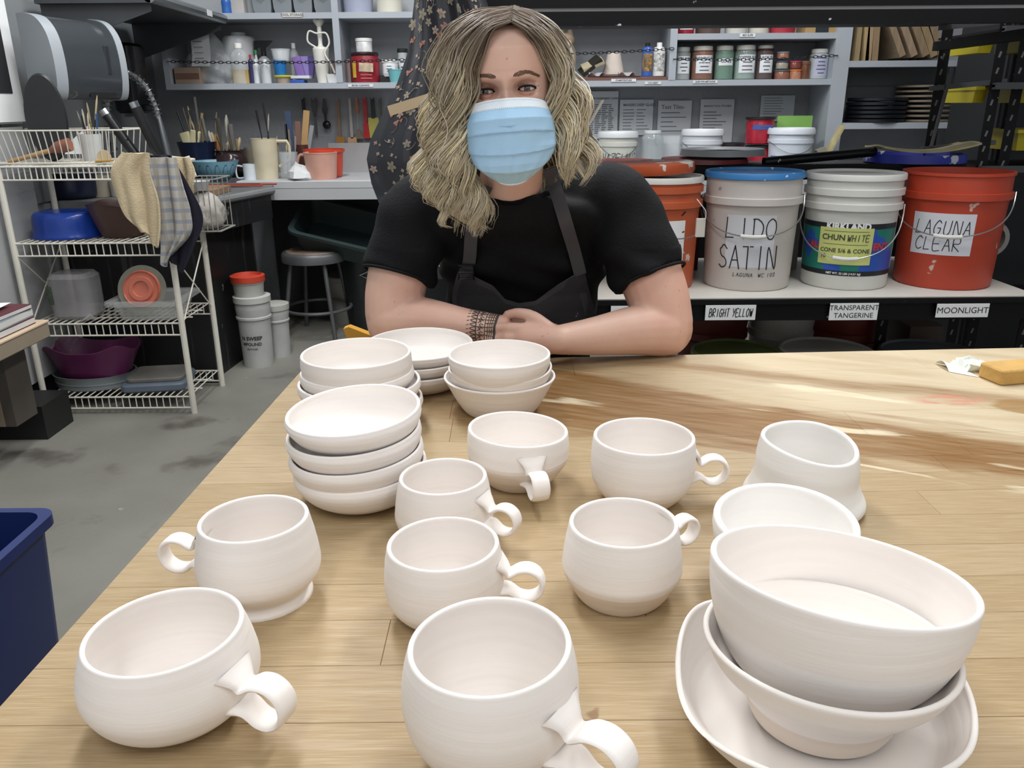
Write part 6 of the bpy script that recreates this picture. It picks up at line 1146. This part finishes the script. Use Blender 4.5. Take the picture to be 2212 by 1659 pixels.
# ---- eyes, brows, lashes ----
for s in (-1, 1):
    g = G(); prof = [(0.0001, -ER*1.02)]; mis = []
    for a in np.linspace(.02, pi, 40):
        bul = 1+.05*math.exp(-(a/.35)**2); prof.append((ER*sin(a)*bul, -ER*cos(a)*bul)); mis.append(2 if a < .17 else (1 if a < .50 else 0))
    g.lathe(prof, 32, mis=mis, cap=False)
    gz = Matrix.Translation((s*EX, EY, EZ))@Matrix.Rotation(R_(-90), 4, 'X')      # pole to -Y
    g.v = [tuple(HM@gz@Vector((p[0], p[1], -p[2]*-1))) for p in g.v]
    g.build('eyeball', [M('d8d0cc', .12, .03, coat=.6), M('2f2820', .1, .35, 700, coat=1), M('070707', .05, 0, coat=1)], PR, smooth=60)
    g = G(); xs = np.linspace(-.0152, .0152, 24)
    up = [hw_((s*(EX+x), EY-math.sqrt(max((ER+.0017)**2-x*x-zu(x)**2, 1e-6)), EZ+zu(x))) for x in xs]; g.tube(up, [.0005+.0010*min(1, (i+1)/8) for i in range(24)], 6)
    rnd = random.Random(2)
    for i in range(34):
        x = -.012+.028*i/34; b_ = Vector((s*(EX+x), EY-math.sqrt(max((ER+.0018)**2-x*x-zu(min(x, .0149))**2, 1e-6)), EZ+zu(min(x, .0149)))); e = b_+Vector((s*(.001+x*.22), -.0045, .0035+rnd.uniform(-.0005, .001))); g.tube([hw_(b_), hw_((b_+e)/2+Vector((0, -.001, -.0006))), hw_(e)], [.00022, .0002, .00008], 4)
    g.build('eyelashes', M('1d1614', .6, 0), PR); stuff(COL.objects[-1]) if 0 else None
    lo = [hw_((s*(EX+x), EY-math.sqrt(max((ER+.0012)**2-x*x-zlw(x)**2, 1e-6)), EZ+zlw(x))) for x in xs]; G().tube(lo, .0007, 6).build('lower_lash_line', M('8a5c50', .6, 0), PR)
    g = G(); rnd = random.Random(4+s)
    for i in range(230):
        u = rnd.random(); x = .013+.036*u; zc = .0190+.0045*sin(min(u*1.25, 1)*pi/2)-.006*max(0, u-.62)/.38; hw2 = .0036*(1-u*.5)*min(1, .35+u*4); z0 = zc+rnd.uniform(-1, 1)*hw2; l = rnd.uniform(.004, .006); dx, dz = l*(.55+.4*u), l*(.6-.9*u)
        p = [(x+dx*q, z0+dz*q) for q in (0, .5, 1)]; g.tube([hw_((s*a, float(Fy(np.array(s*a), np.array(b)))-.0004, b)) for a, b in p], [.0003, .0003, .00012], 4)
    stuff(g.build('eyebrow', M('6f5442', .7, .1, 200), PR))
# ---- mask ----
def msk(u, v, off=0, clampu=True):
    zc = -.0125-.129*v; hwd = float(np.interp(v, [0, .1, .22, .35, .5, .56, .66, .78, .88, .95, 1], [.060, .064, .070, .0715, .0725, .0725, .068, .060, .050, .040, .030]))
    x = hwd*math.sin(u*pi/2*.96)/math.sin(pi/2*.96); z = zc-.012*(u*u)*max(0, 1-v*2.2)+(.020*(u*u)*((v-.55)/.45)**1.5 if v > .55 else 0)
    yc = float(np.interp(v, [0, .10, .22, .35, .55, .75, .9, 1], [-.104, -.116, -.127, -.125, -.120, -.112, -.098, -.086])); ye = float(np.interp(v, [0, .2, .5, .6, .8, 1], [-.066, -.052, -.046, -.052, -.074, -.083]))
    y = yc+(ye-yc)*abs(u)**2.3; y -= .0035*math.exp(-(u/.10)**2)*(1 if v < .3 else .4)
    for v0, b in ((.42, .055), (.58, -.045), (.80, -.06)):
        t = (v0-b*(1-u*u))-v
        if t > 0: y -= .0042*math.exp(-t/.07)*(1-abs(u)**6)*min(1, t/.005)
    y += .0020*math.exp(-((u-.03-.02*sin(v*20))/.035)**2)*(v > .3)
    y += .0006*sin(u*23+v*9)*v
    return Vector((x, y-off, z))
mb = M('a9d0ee', .75, .03, 20, .15, 300); mw = M('dfe8ef', .75, .02, 20, .1, 300); mg = M('a3c0cc', .75, .03)
def msurf(name, v0, v1, mt, nv, off=0, t=.0012, u0=-1, u1=1, par=None):
    return G().surf(lambda a, b: tuple(hw_(msk(u0+(u1-u0)*a, v0+(v1-v0)*b, off))), 80, nv, t).build(name, mt, par or PR, smooth=50)
MK = msurf('face_mask', .10, .835, mb, 150); msurf('nose_band', 0, .112, mw, 14, .0006, par=MK); msurf('lower_panel', .83, 1, mg, 20, -.0003, par=MK); msurf('mask_edge', .985, 1.0, mw, 3, .0006, par=MK)
for s in (-1, 1): msurf('side_band', .26, .56, M('8fc1de', .7, .02), 30, .0012, .0012, s*1.0, s*.90, MK)
g = G()
for s in (-1, 1):
    for i in range(11):
        for j in range(3): p = hw_(msk(s*(.915+.03*j), .28+.025*i, .0022)); g.sphere(p, .0008, 6, 4)
for vv in (.018, .098):
    for i in range(64): g.sphere(hw_(msk(-.96+1.92*i/63, vv, .0022 if vv < .11 else .0014)), .0006, 6, 4)
stuff(g.build('stitching', M('7a9cb2', .7, 0), MK))
for s in (-1, 1): G().tube([hw_(p) for p in spline([tuple(msk(s*.97, .02)), (s*.068, -.045, -.010), (s*.074, -.01, .012), (s*.076, .02, .0), (s*.074, .015, -.03), (s*.073, -.02, -.06), tuple(msk(s*.98, .53))], 6)], .0016, 6).build('ear_loop', mw, MK)
G().tube([hw_(p) for p in spline([(.071, .008, -.040), (.073, .004, -.07), (.070, -.002, -.095)], 6)], .0009, 6).build('earring', M('8a5a3a', .3, metal=.8), PR)
# ---- t-shirt ----
TS = [(.60, .02, 1.72, .150, .12), (.72, .02, 1.715, .152, .12), (.82, .02, 1.70, .156, .125), (.90, .025, 1.685, .166, .130), (.96, .025, 1.655, .172, .137), (1.01, .022, 1.63, .174, .130), (1.050, .016, 1.580, .172, .124), (1.072, .008, 1.555, .158, .112), (1.086, .004, 1.538, .130, .098), (1.094, .0, 1.524, .104, .084), (1.099, -.001, 1.514, .080, .070)]
def tsec(z): return [float(np.interp(z, [q[0] for q in TS], [q[i] for q in TS])) for i in range(1, 5)]
def tfront(x, z):
    cx, cy, hx, hy = tsec(z); q = max(0, 1-(abs(x-cx)/hx)**2.3)**(1/2.3); return cy-hy*q
T = G(); sec = spline([q for q in TS], 4); V = []; F = []; n = 48
for q in sec:
    for i in range(n):
        a = 2*pi*i/n; c, s = cos(a), sin(a); e = 2/2.3; V.append((q[1]+q[3]*math.copysign(abs(c)**e, c)-PO.x, q[2]+q[4]*math.copysign(abs(s)**e, s)-PO.y, q[0]))
for k in range(len(sec)-1):
    for i in range(n): F.append((k*n+i, k*n+(i+1) % n, (k+1)*n+(i+1) % n, (k+1)*n+i))
F.append(tuple(range(n-1, -1, -1))); F.append(tuple(range((len(sec)-1)*n, len(sec)*n))); T.add(V, F)
for s_, (S, E, o, r) in enumerate(((S1, E1, -.012, .073), (S2, E2, .014, .075))):
    ctr = Vector((.02-PO.x+(-.08 if s_ == 0 else .08), -.08, 1.058)); hem = S.lerp(E, .60)+Vector((o, -.002, 0)); P = [ctr, S+Vector((0, .0, .0)), S.lerp(E, .3)+Vector((o*.8, 0, 0)), hem]; C = spline([tuple(p)+(rr,) for p, rr in zip(P, (.075, r, r*.99, r*.95))], 8)
    T.tube([c[:3] for c in C], [c[3] for c in C], 28); T.sphere(C[0][:3], .07, 16, 10)
me = remesh(T, .0045, 't_shirt', None, 10)
nv_ = len(me.vertices); co_ = np.zeros(nv_*3); no_ = np.zeros(nv_*3); me.vertices.foreach_get('co', co_); me.vertex_normals.foreach_get('vector', no_); co_ = co_.reshape(-1, 3); no_ = no_.reshape(-1, 3); X_, Y_, Z_ = co_.T
w1 = .0038*np.sin(38*X_+30*Z_+4*np.sin(Z_*20))+.002*np.sin(80*Z_-40*X_+3*np.sin(X_*25)); co_ += no_*(w1*np.where(Z_ > 1.0, .6, 1))[:, None]; me.vertices.foreach_set('co', co_.ravel())      # soft cloth folds
blackc = M('0c0d10', .85, .12, 30, .25, 200, spec=.25); me.materials.append(blackc); me.polygons.foreach_set('use_smooth', [True]*len(me.polygons))
TSH = bpy.data.objects.new('t_shirt', me); COL.objects.link(TSH); TSH.parent = PR
for (S, E, o, r) in ((S1, E1, -.012, .073), (S2, E2, .014, .075)):
    hem = S.lerp(E, .595)+Vector((o, -.002, 0)); d = (E-S).normalized(); q = d.to_track_quat('Z', 'Y').to_matrix(); G().tube([hem+q@Vector((cos(a)*r*.925, sin(a)*r*.925, 0)) for a in np.linspace(0, 2*pi, 41)[:-1]], .003, 8, closed=True).build('sleeve_hem', blackc, TSH)
G().tube([(-.001-PO.x+.078*cos(a), 1.510-PO.y+.070*sin(a), 1.112+.020*sin(a)-.010*max(0, -sin(a))**6) for a in np.linspace(0, 2*pi, 49)[:-1]], .006, 8, closed=True).build('neck_band', blackc, TSH)
# ---- apron ----
apm = M('3a393b', .85, .15, 20, .25, 150, splat=('98948c', .715, 42), spec=.3)
TOPX = [988, 1008, 1022, 1065, 1091, 1120, 1156, 1206, 1246, 1262]; TOPY = [604, 590, 596, 617, 646, 655, 650, 614, 590, 588]
def apr(u, v, off=0):
    px0, px1 = 989+4*v, 1262+38*v; px = px0+(px1-px0)*u; pyt = float(np.interp(px0*(1-0)+(px1-px0)*u if v == 0 else 989+(1262-989)*u, TOPX, TOPY)); py = pyt+(745-pyt)*v
    p = aty(px, py, 1.53); Y = tfront(p.x, p.z)-.012; p = aty(px, py, Y); Y = tfront(p.x, p.z)-.012-.012*math.exp(-((u-.48)/.25)**2)*(1-v*.3)+.004*sin(u*14+v*6)*(.4+v)-off; p = aty(px, py, Y); return tuple(p-PO)
AP = G().surf(apr, 70, 40, .003).build('apron_bib', apm, PR, smooth=60)
G().surf(lambda u, v: apr(u, v*.085, .0015), 70, 5, .002).build('bib_hem', M('424144', .8, .1, 20), AP, smooth=60)
G().surf(lambda u, v: apr(.925+.05*u, v, .0015), 5, 30, .002).build('side_hem', M('424144', .8, .1, 20), AP, smooth=60)
def strap(pts, w_, name='strap'):
    C = [Vector(c) for c in spline([tuple(p) for p in pts], 10)]; N_ = len(C)
    def f(u, v):
        k = min(int(round(v*(N_-1))), N_-1); t = (C[min(k+1, N_-1)]-C[max(k-1, 0)]).normalized(); s = t.cross(Vector((0, -1, .25))).normalized(); return tuple(C[k]+s*(u-.5)*w_)
    return G().surf(f, 4, N_-1, .002).build(name, M('444347', .8, .1, 20), AP, smooth=60)
def onT(px, py, off=.006):
    p = aty(px, py, 1.53)
    for _ in range(4): p = aty(px, py, tfront(p.x, p.z)-off)
    return p-PO
strap([onT(1254, 594, .018), onT(1240, 540, .012), onT(1222, 480, .010), onT(1207, 430, .010), onT(1196, 395, .02), onT(1188, 365, .02)], .024)
strap([onT(1005, 600, .016), onT(1014, 560, .012), onT(1018, 510, .010), onT(1028, 455, .012), onT(1050, 400, .02)], .024)
strap([onT(992, 668, .010), onT(990, 640, .012), onT(996, 610, .016), onT(1004, 585, .018)], .024)
bc = onT(1007, 588, .026); g = G(); fr_ = [(-.014, .013), (.014, .013), (.014, -.013), (-.014, -.013)]; g.tube([bc+Vector((x, 0, z)) for x, z in fr_], .003, 8, closed=True); g.tube([bc+Vector((-.014, 0, 0)), bc+Vector((.014, 0, 0))], .0025, 8); g.build('buckle', M('1b1d22', .3, 0), AP)
for (u, v, s, sd_) in ((.72, .78, .020, 1), (.62, .9, .014, 3)):
    rnd = random.Random(sd_); g = G()
    for i in range(60 if s > .015 else 25):
        a, q = rnd.uniform(0, 2*pi), abs(rnd.gauss(0, .6))*s; uu, vv = u+q*cos(a)*6.0, v+q*sin(a)*5.5; r_ = rnd.uniform(.0015, .005)*(1 if q < s*.6 else .5); p = Vector(apr(min(max(uu, 0), 1), min(max(vv, 0), 1), .0004)); g.sphere(p, r_, 8, 5, (1, .25, .8))
    stuff(g.build('clay_splash', M('c9bfae', .8, .1, 40), AP))
# ---- tattoo: ink band around the wrist, drawn as thin raised strips on the skin ----
from mathutils.bvhtree import BVHTree
bvh = BVHTree.FromPolygons(bv, bf_)
ax0, ax1 = E1.lerp(W1, .66), E1.lerp(W1, .985); axd = (ax1-ax0); al = axd.length; axd.normalize(); sd_ = Vector((0, -1, 0)); sd_ = (sd_-axd*sd_.dot(axd)).normalized(); upv = axd.cross(sd_)*-1
if upv.z < 0: upv = -upv
def tp(s, a, off=.0005):
    c = ax0+axd*(s*al); d = sd_*cos(a)+upv*sin(a); h = bvh.ray_cast(c, d, .08)
    return (h[0]+d*off) if h[0] else c+d*.03
TG = G()
def tline(pts, w_=.0011):
    w_ *= .68
    C = [tp(*p) for p in pts]; TG.tube(C, w_, 5, flat=1)
angs = [R_(a) for a in range(-80, 96, 7)]
for s, w_ in ((1.0, .0012), (.955, .0010), (.70, .0012), (.46, .0016)): tline([(s, a) for a in angs], w_)
for s in (.975, .99): tline([(s+.008*(i % 2), a) for i, a in enumerate(angs)], .0018)
for i, a in enumerate(angs[:-1:2]):
    tline([(.30+.10*abs(cos(k/6*pi)) if 0 else .46-.16*sin(k/6*pi), a+.115*2*(k/6)) for k in range(7)], .0011); tline([(.20, a+.05), (.27, a+.10)], .0009); tline([(.46, a), (.70, a)] if i % 2 else [(.50, a), (.58, a+.1), (.52, a+.2)], .0012)
    tline([(.60+.05*cos(q), a+.12+.07*sin(q)) for q in np.linspace(0, 4.6, 8)], .0011); tline([(.70, a), (.955, a+.02)], .0010)
    for q in (.76, .82, .88): tline([(q, a), (q+.03, a+.11), (q, a+.22)], .0010)
stuff(TG.build('wrist_tattoo', M('4a4441', .55, .1), PR))
# ---- lower body ----
Lg = G()
for s in (-1, 1):
    hp = Vector((s*.085, .06, .58)); kn = Vector((s*.11, -.30, .60)); ft = Vector((s*.12, -.24, .10)); limb(Lg, [hp, hp.lerp(kn, .5), kn], [.088, .078, .058]); limb(Lg, [kn, kn.lerp(ft, .4), ft], [.056, .052, .036])
Lg.sphere((0, .06, .60), .15, 20, 12, (1.05, .85, .7)); me = remesh(Lg, .009, 'trousers', None, 6); me.materials.append(M('23262c', .85, .1, 20)); me.polygons.foreach_set('use_smooth', [True]*len(me.polygons)); o = bpy.data.objects.new('trousers', me); COL.objects.link(o); o.parent = PR
for s in (-1, 1): G().rbox((s*.12, -.29, .06), (.085, .25, .12), .035, 4).build('shoe', M('1c1c1e', .6), PR)
st_ = thing('stool', 'stool the woman sits on, hidden behind the work table', 'stool', (.02, 1.73, 0)); G().lathe([(.0001, .49), (.17, .49), (.175, .48), (.17, .455), (.0001, .455)], 32).build('seat', gm, st_)
for a in (45, 135, 225, 315): a = R_(a); G().tube([(.13*cos(a), .13*sin(a), .46), (.19*cos(a), .19*sin(a), 0)], .012, 8).build('leg', gm, st_)
# ---- hair ----
hm_ = bpy.data.materials.new('hair'); hm_.use_nodes = True; _n = hm_.node_tree; _a = _n.nodes.new('ShaderNodeVertexColor'); _a.layer_name = 'hc'; _b = _n.nodes['Principled BSDF']; _n.links.new(_a.outputs[0], _b.inputs['Base Color']); _b.inputs['Roughness'].default_value = .48; _b.inputs['Specular IOR Level'].default_value = .55
rs = np.random.RandomState(11)
GL = dict(inner=[(.014, -.088, .095), (-.020, -.094, .084), (-.046, -.088, .045), (-.062, -.080, .002), (-.078, -.076, -.045), (-.090, -.074, -.085), (-.072, -.078, -.13), (-.056, -.078, -.175), (-.046, -.078, -.222)],
          mid=[(.016, -.030, .118), (-.032, -.055, .108), (-.080, -.055, .07), (-.096, -.060, .010), (-.098, -.058, -.045), (-.112, -.056, -.092), (-.104, -.058, -.14), (-.083, -.062, -.185), (-.068, -.066, -.228)],
          outer=[(.018, .030, .118), (-.042, .010, .110), (-.088, .005, .068), (-.108, .0, .008), (-.124, .0, -.045), (-.146, -.012, -.098), (-.140, -.025, -.148), (-.114, -.035, -.188), (-.092, -.045, -.215)])
GR = dict(inner=[(.016, -.088, .095), (.042, -.082, .078), (.064, -.064, .050), (.076, -.052, .005), (.078, -.058, -.045), (.070, -.060, -.085), (.078, -.062, -.112), (.092, -.062, -.136), (.100, -.060, -.160)],
          mid=[(.018, -.030, .119), (.048, -.045, .100), (.078, -.040, .060), (.090, -.035, .003), (.096, -.032, -.050), (.100, -.035, -.088), (.106, -.040, -.118), (.106, -.045, -.140), (.108, -.048, -.160)],
          outer=[(.020, .030, .118), (.056, .010, .106), (.084, .005, .066), (.103, .0, .0), (.119, .0, -.055), (.132, -.010, -.096), (.128, -.020, -.124), (.116, -.030, -.142), (.112, -.035, -.155)])
GB = dict(inner=[(-.02, .06, .125), (-.08, .085, .09), (-.105, .085, .02), (-.115, .075, -.05), (-.125, .06, -.11), (-.12, .05, -.16), (-.11, .045, -.19), (-.10, .04, -.20), (-.09, .04, -.21)],
          mid=[(.0, .08, .12), (.0, .12, .08), (.0, .125, .02), (.0, .12, -.05), (.0, .105, -.11), (.0, .095, -.15), (.0, .09, -.18), (0, .09, -.19), (0, .09, -.20)],
          outer=[(.03, .06, .125), (.075, .085, .09), (.098, .085, .02), (.108, .075, -.05), (.115, .055, -.10), (.115, .045, -.13), (.11, .04, -.14), (.11, .04, -.15), (.10, .04, -.155)])
TT = 40
def guide(Gd, s):
    a, b, c = (np.array(spline(Gd[k], 5)) for k in ('inner', 'mid', 'outer')); P = a*(2*(s-.5)*(s-1))+b*(4*s*(1-s))+c*(2*s*(s-.5)); return P
def resamp(P, T=TT):
    d = np.r_[0, np.cumsum(np.linalg.norm(np.diff(P, axis=0), axis=1))]; return np.array([np.interp(np.linspace(0, d[-1], T), d, P[:, i]) for i in range(3)]).T, d[-1]
def push(P):     # keep hair outside the skull and off the face opening
    a = ip(P[:, 2], AA)+.008; b = np.where(P[:, 1] < 0, ip(P[:, 2], BF), ip(P[:, 2], BB))+.008; q = np.sqrt((P[:, 0]/a)**2+(P[:, 1]/b)**2); k = np.where((q < 1) & (P[:, 2] > -.11), 1/np.maximum(q, .2), 1); P[:, 0] *= k; P[:, 1] *= k; return P
HV = []; HF = []; HCc = []; cnt = 0
dark = np.array(lin('6c5d4e')[:3]); midc = np.array(lin('ab9a7c')[:3]); blond = np.array(lin('e6d8b2')[:3]); ash = np.array(lin('d6cebc')[:3])
def strands(Gd, nclump, nst, wav, rad, seed, spread=.007, root_d=.25, frizz=.0012, lift=0, slo=0, shi=1):
    global cnt
    r_ = np.random.RandomState(seed)
    for c in range(nclump):
        s = slo+(shi-slo)*(c+.5+r_.uniform(-.3, .3))/nclump; P0, L0 = resamp(guide(Gd, min(max(s, 0), 1))); t = np.linspace(0, 1, TT); ph = r_.uniform(0, .5)+s*3.2; f = 2*pi*L0/.105*r_.uniform(.95, 1.06); am = wav*np.clip((t-.24)/.26, 0, 1)*r_.uniform(.7, 1.3)
        P0 = P0+np.stack([am*np.sin(f*t+ph), am*.8*np.cos(f*t+ph), .25*am*np.sin(f*t+ph+1)], 1); P0[:, 1] += r_.uniform(-1, .6)*.010*np.clip(t*3, 0, 1); cut = r_.uniform(.88, 1.0); tone = r_.uniform(0, 1)
        for k in range(nst):
            o = r_.normal(0, 1, 3)*spread*np.array([1, .8, .5]); o2 = r_.normal(0, 1, 3)*spread*.5; w1 = (np.clip(t*5, .35, 1)*(1-.55*t**2))[:, None]; P = P0+o*w1+o2*np.sin(pi*t)[:, None]; ph2 = r_.uniform(0, 6); P = P+np.stack([np.sin(t*25+ph2), np.cos(t*21+ph2), 0*t], 1)*frizz*np.clip(t*2, 0, 1)[:, None]
            P = P[:max(8, int(TT*cut*r_.uniform(.93, 1)))]; P = push(P); n_ = len(P); tt = np.linspace(0, 1, n_); T_ = np.gradient(P, axis=0); T_ /= np.linalg.norm(T_, axis=1)[:, None]+1e-9; X = np.cross(T_, [0, -1, .1]); X /= np.linalg.norm(X, axis=1)[:, None]+1e-9; Y = np.cross(X, T_)
            R = rad*r_.uniform(.7, 1.3)*np.clip(np.minimum(tt*6+.5, (1-tt)*4+.12), 0, 1); ring = [P+X*R[:, None]*1.5, P-Y*R[:, None]*.7, P-X*R[:, None]*1.5, P+Y*R[:, None]*.7]
            V = np.stack(ring, 1).reshape(-1, 3); HV.append(V); base = cnt; cnt += len(V)
            i = np.arange(n_-1)[:, None]*4; j = np.arange(4)[None]; q = np.stack([i+j, i+(j+1) % 4, i+4+(j+1) % 4, i+4+j], -1).reshape(-1, 4)+base; HF.append(q)
            hl = tone*.55+r_.uniform(0, 1)**1.3*.55; g_ = np.clip((tt-root_d*(1.25-hl))/(.45), 0, 1)[:, None]; hi = blond if r_.rand() < .6 else ash; hi = hi*(.55+.62*hl); cc = (dark*(1-g_)+(midc*(1-hl)+hi*hl)*g_); HCc.append(np.repeat(np.c_[cc, np.ones(n_)], 4, axis=0))
strands(GL, 36, 48, .0185, .0007, 1, spread=.0062, frizz=.0007); strands(GR, 24, 44, .0145, .0007, 2, spread=.0054, frizz=.0007); strands(GB, 30, 14, .006, .0014, 3, spread=.009)
strands(GL, 16, 10, .013, .00055, 5, spread=.010, frizz=.003, slo=.05, shi=1); strands(GR, 10, 10, .010, .0005, 6, spread=.009, frizz=.003)
V = np.concatenate(HV); V = hwn(V); F = np.concatenate(HF); me = bpy.data.meshes.new('hair'); me.vertices.add(len(V)); me.vertices.foreach_set('co', V.ravel()); me.loops.add(F.size); me.loops.foreach_set('vertex_index', F.ravel()); me.polygons.add(len(F)); me.polygons.foreach_set('loop_start', np.arange(len(F))*4); me.polygons.foreach_set('use_smooth', np.ones(len(F), bool)); me.update(calc_edges=True)
ca = me.color_attributes.new('hc', 'FLOAT_COLOR', 'POINT'); ca.data.foreach_set('color', np.concatenate(HCc).ravel()); me.materials.append(hm_); HO = bpy.data.objects.new('hair', me); COL.objects.link(HO); HO.parent = PR; stuff(HO)
# darker under-layer so no gaps show
g = G(); dm = M('4f4433', .7, .3, 120, stretch=(1, 1, .15))
for Gd, s0, s1, back in ((GL, .25, 1, .012), (GR, .28, 1, .010), (GB, 0, 1, -.004)):
    cols_ = [resamp(guide(Gd, s0+(s1-s0)*k/12), 26)[0] for k in range(13)]
    def f(u, v):
        a = cols_[min(int(round(u*12)), 12)][min(int(round(v*21)), 25)].copy(); a[1] += back*min(1, v*4); a[0] *= (1.03 if v > .1 else 1); a = push(a[None].copy())[0] if v < .5 else a; return tuple(hw_(a))
    g.surf(f, 12, 22, .004)
for k in range(len(zz)-1):
    pass
sc_ = []
for z in np.linspace(.02, .12, 16):
    for a in np.linspace(0, 2*pi, 40, endpoint=False):
        x, y = (ip(z, AA)+.004)*sin(a), -(ip(z, BF)+.004)*cos(a) if cos(a) > 0 else -(ip(z, BB)+.004)*cos(a)
        sc_.append((x, y, z+.004, a))
Fs = []
for k in range(15):
    for i in range(40):
        q = [k*40+i, k*40+(i+1) % 40, (k+1)*40+(i+1) % 40, (k+1)*40+i]; cx, cy, cz, _ = sc_[q[0]]
        if cy < -.03 and cz < .088-.0*abs(cx) and abs(cx) < .062: continue
        Fs.append(tuple(q))
g.add([tuple(hw_(p[:3])) for p in sc_], Fs); g.build('hair_underlayer', dm, HO, smooth=70)
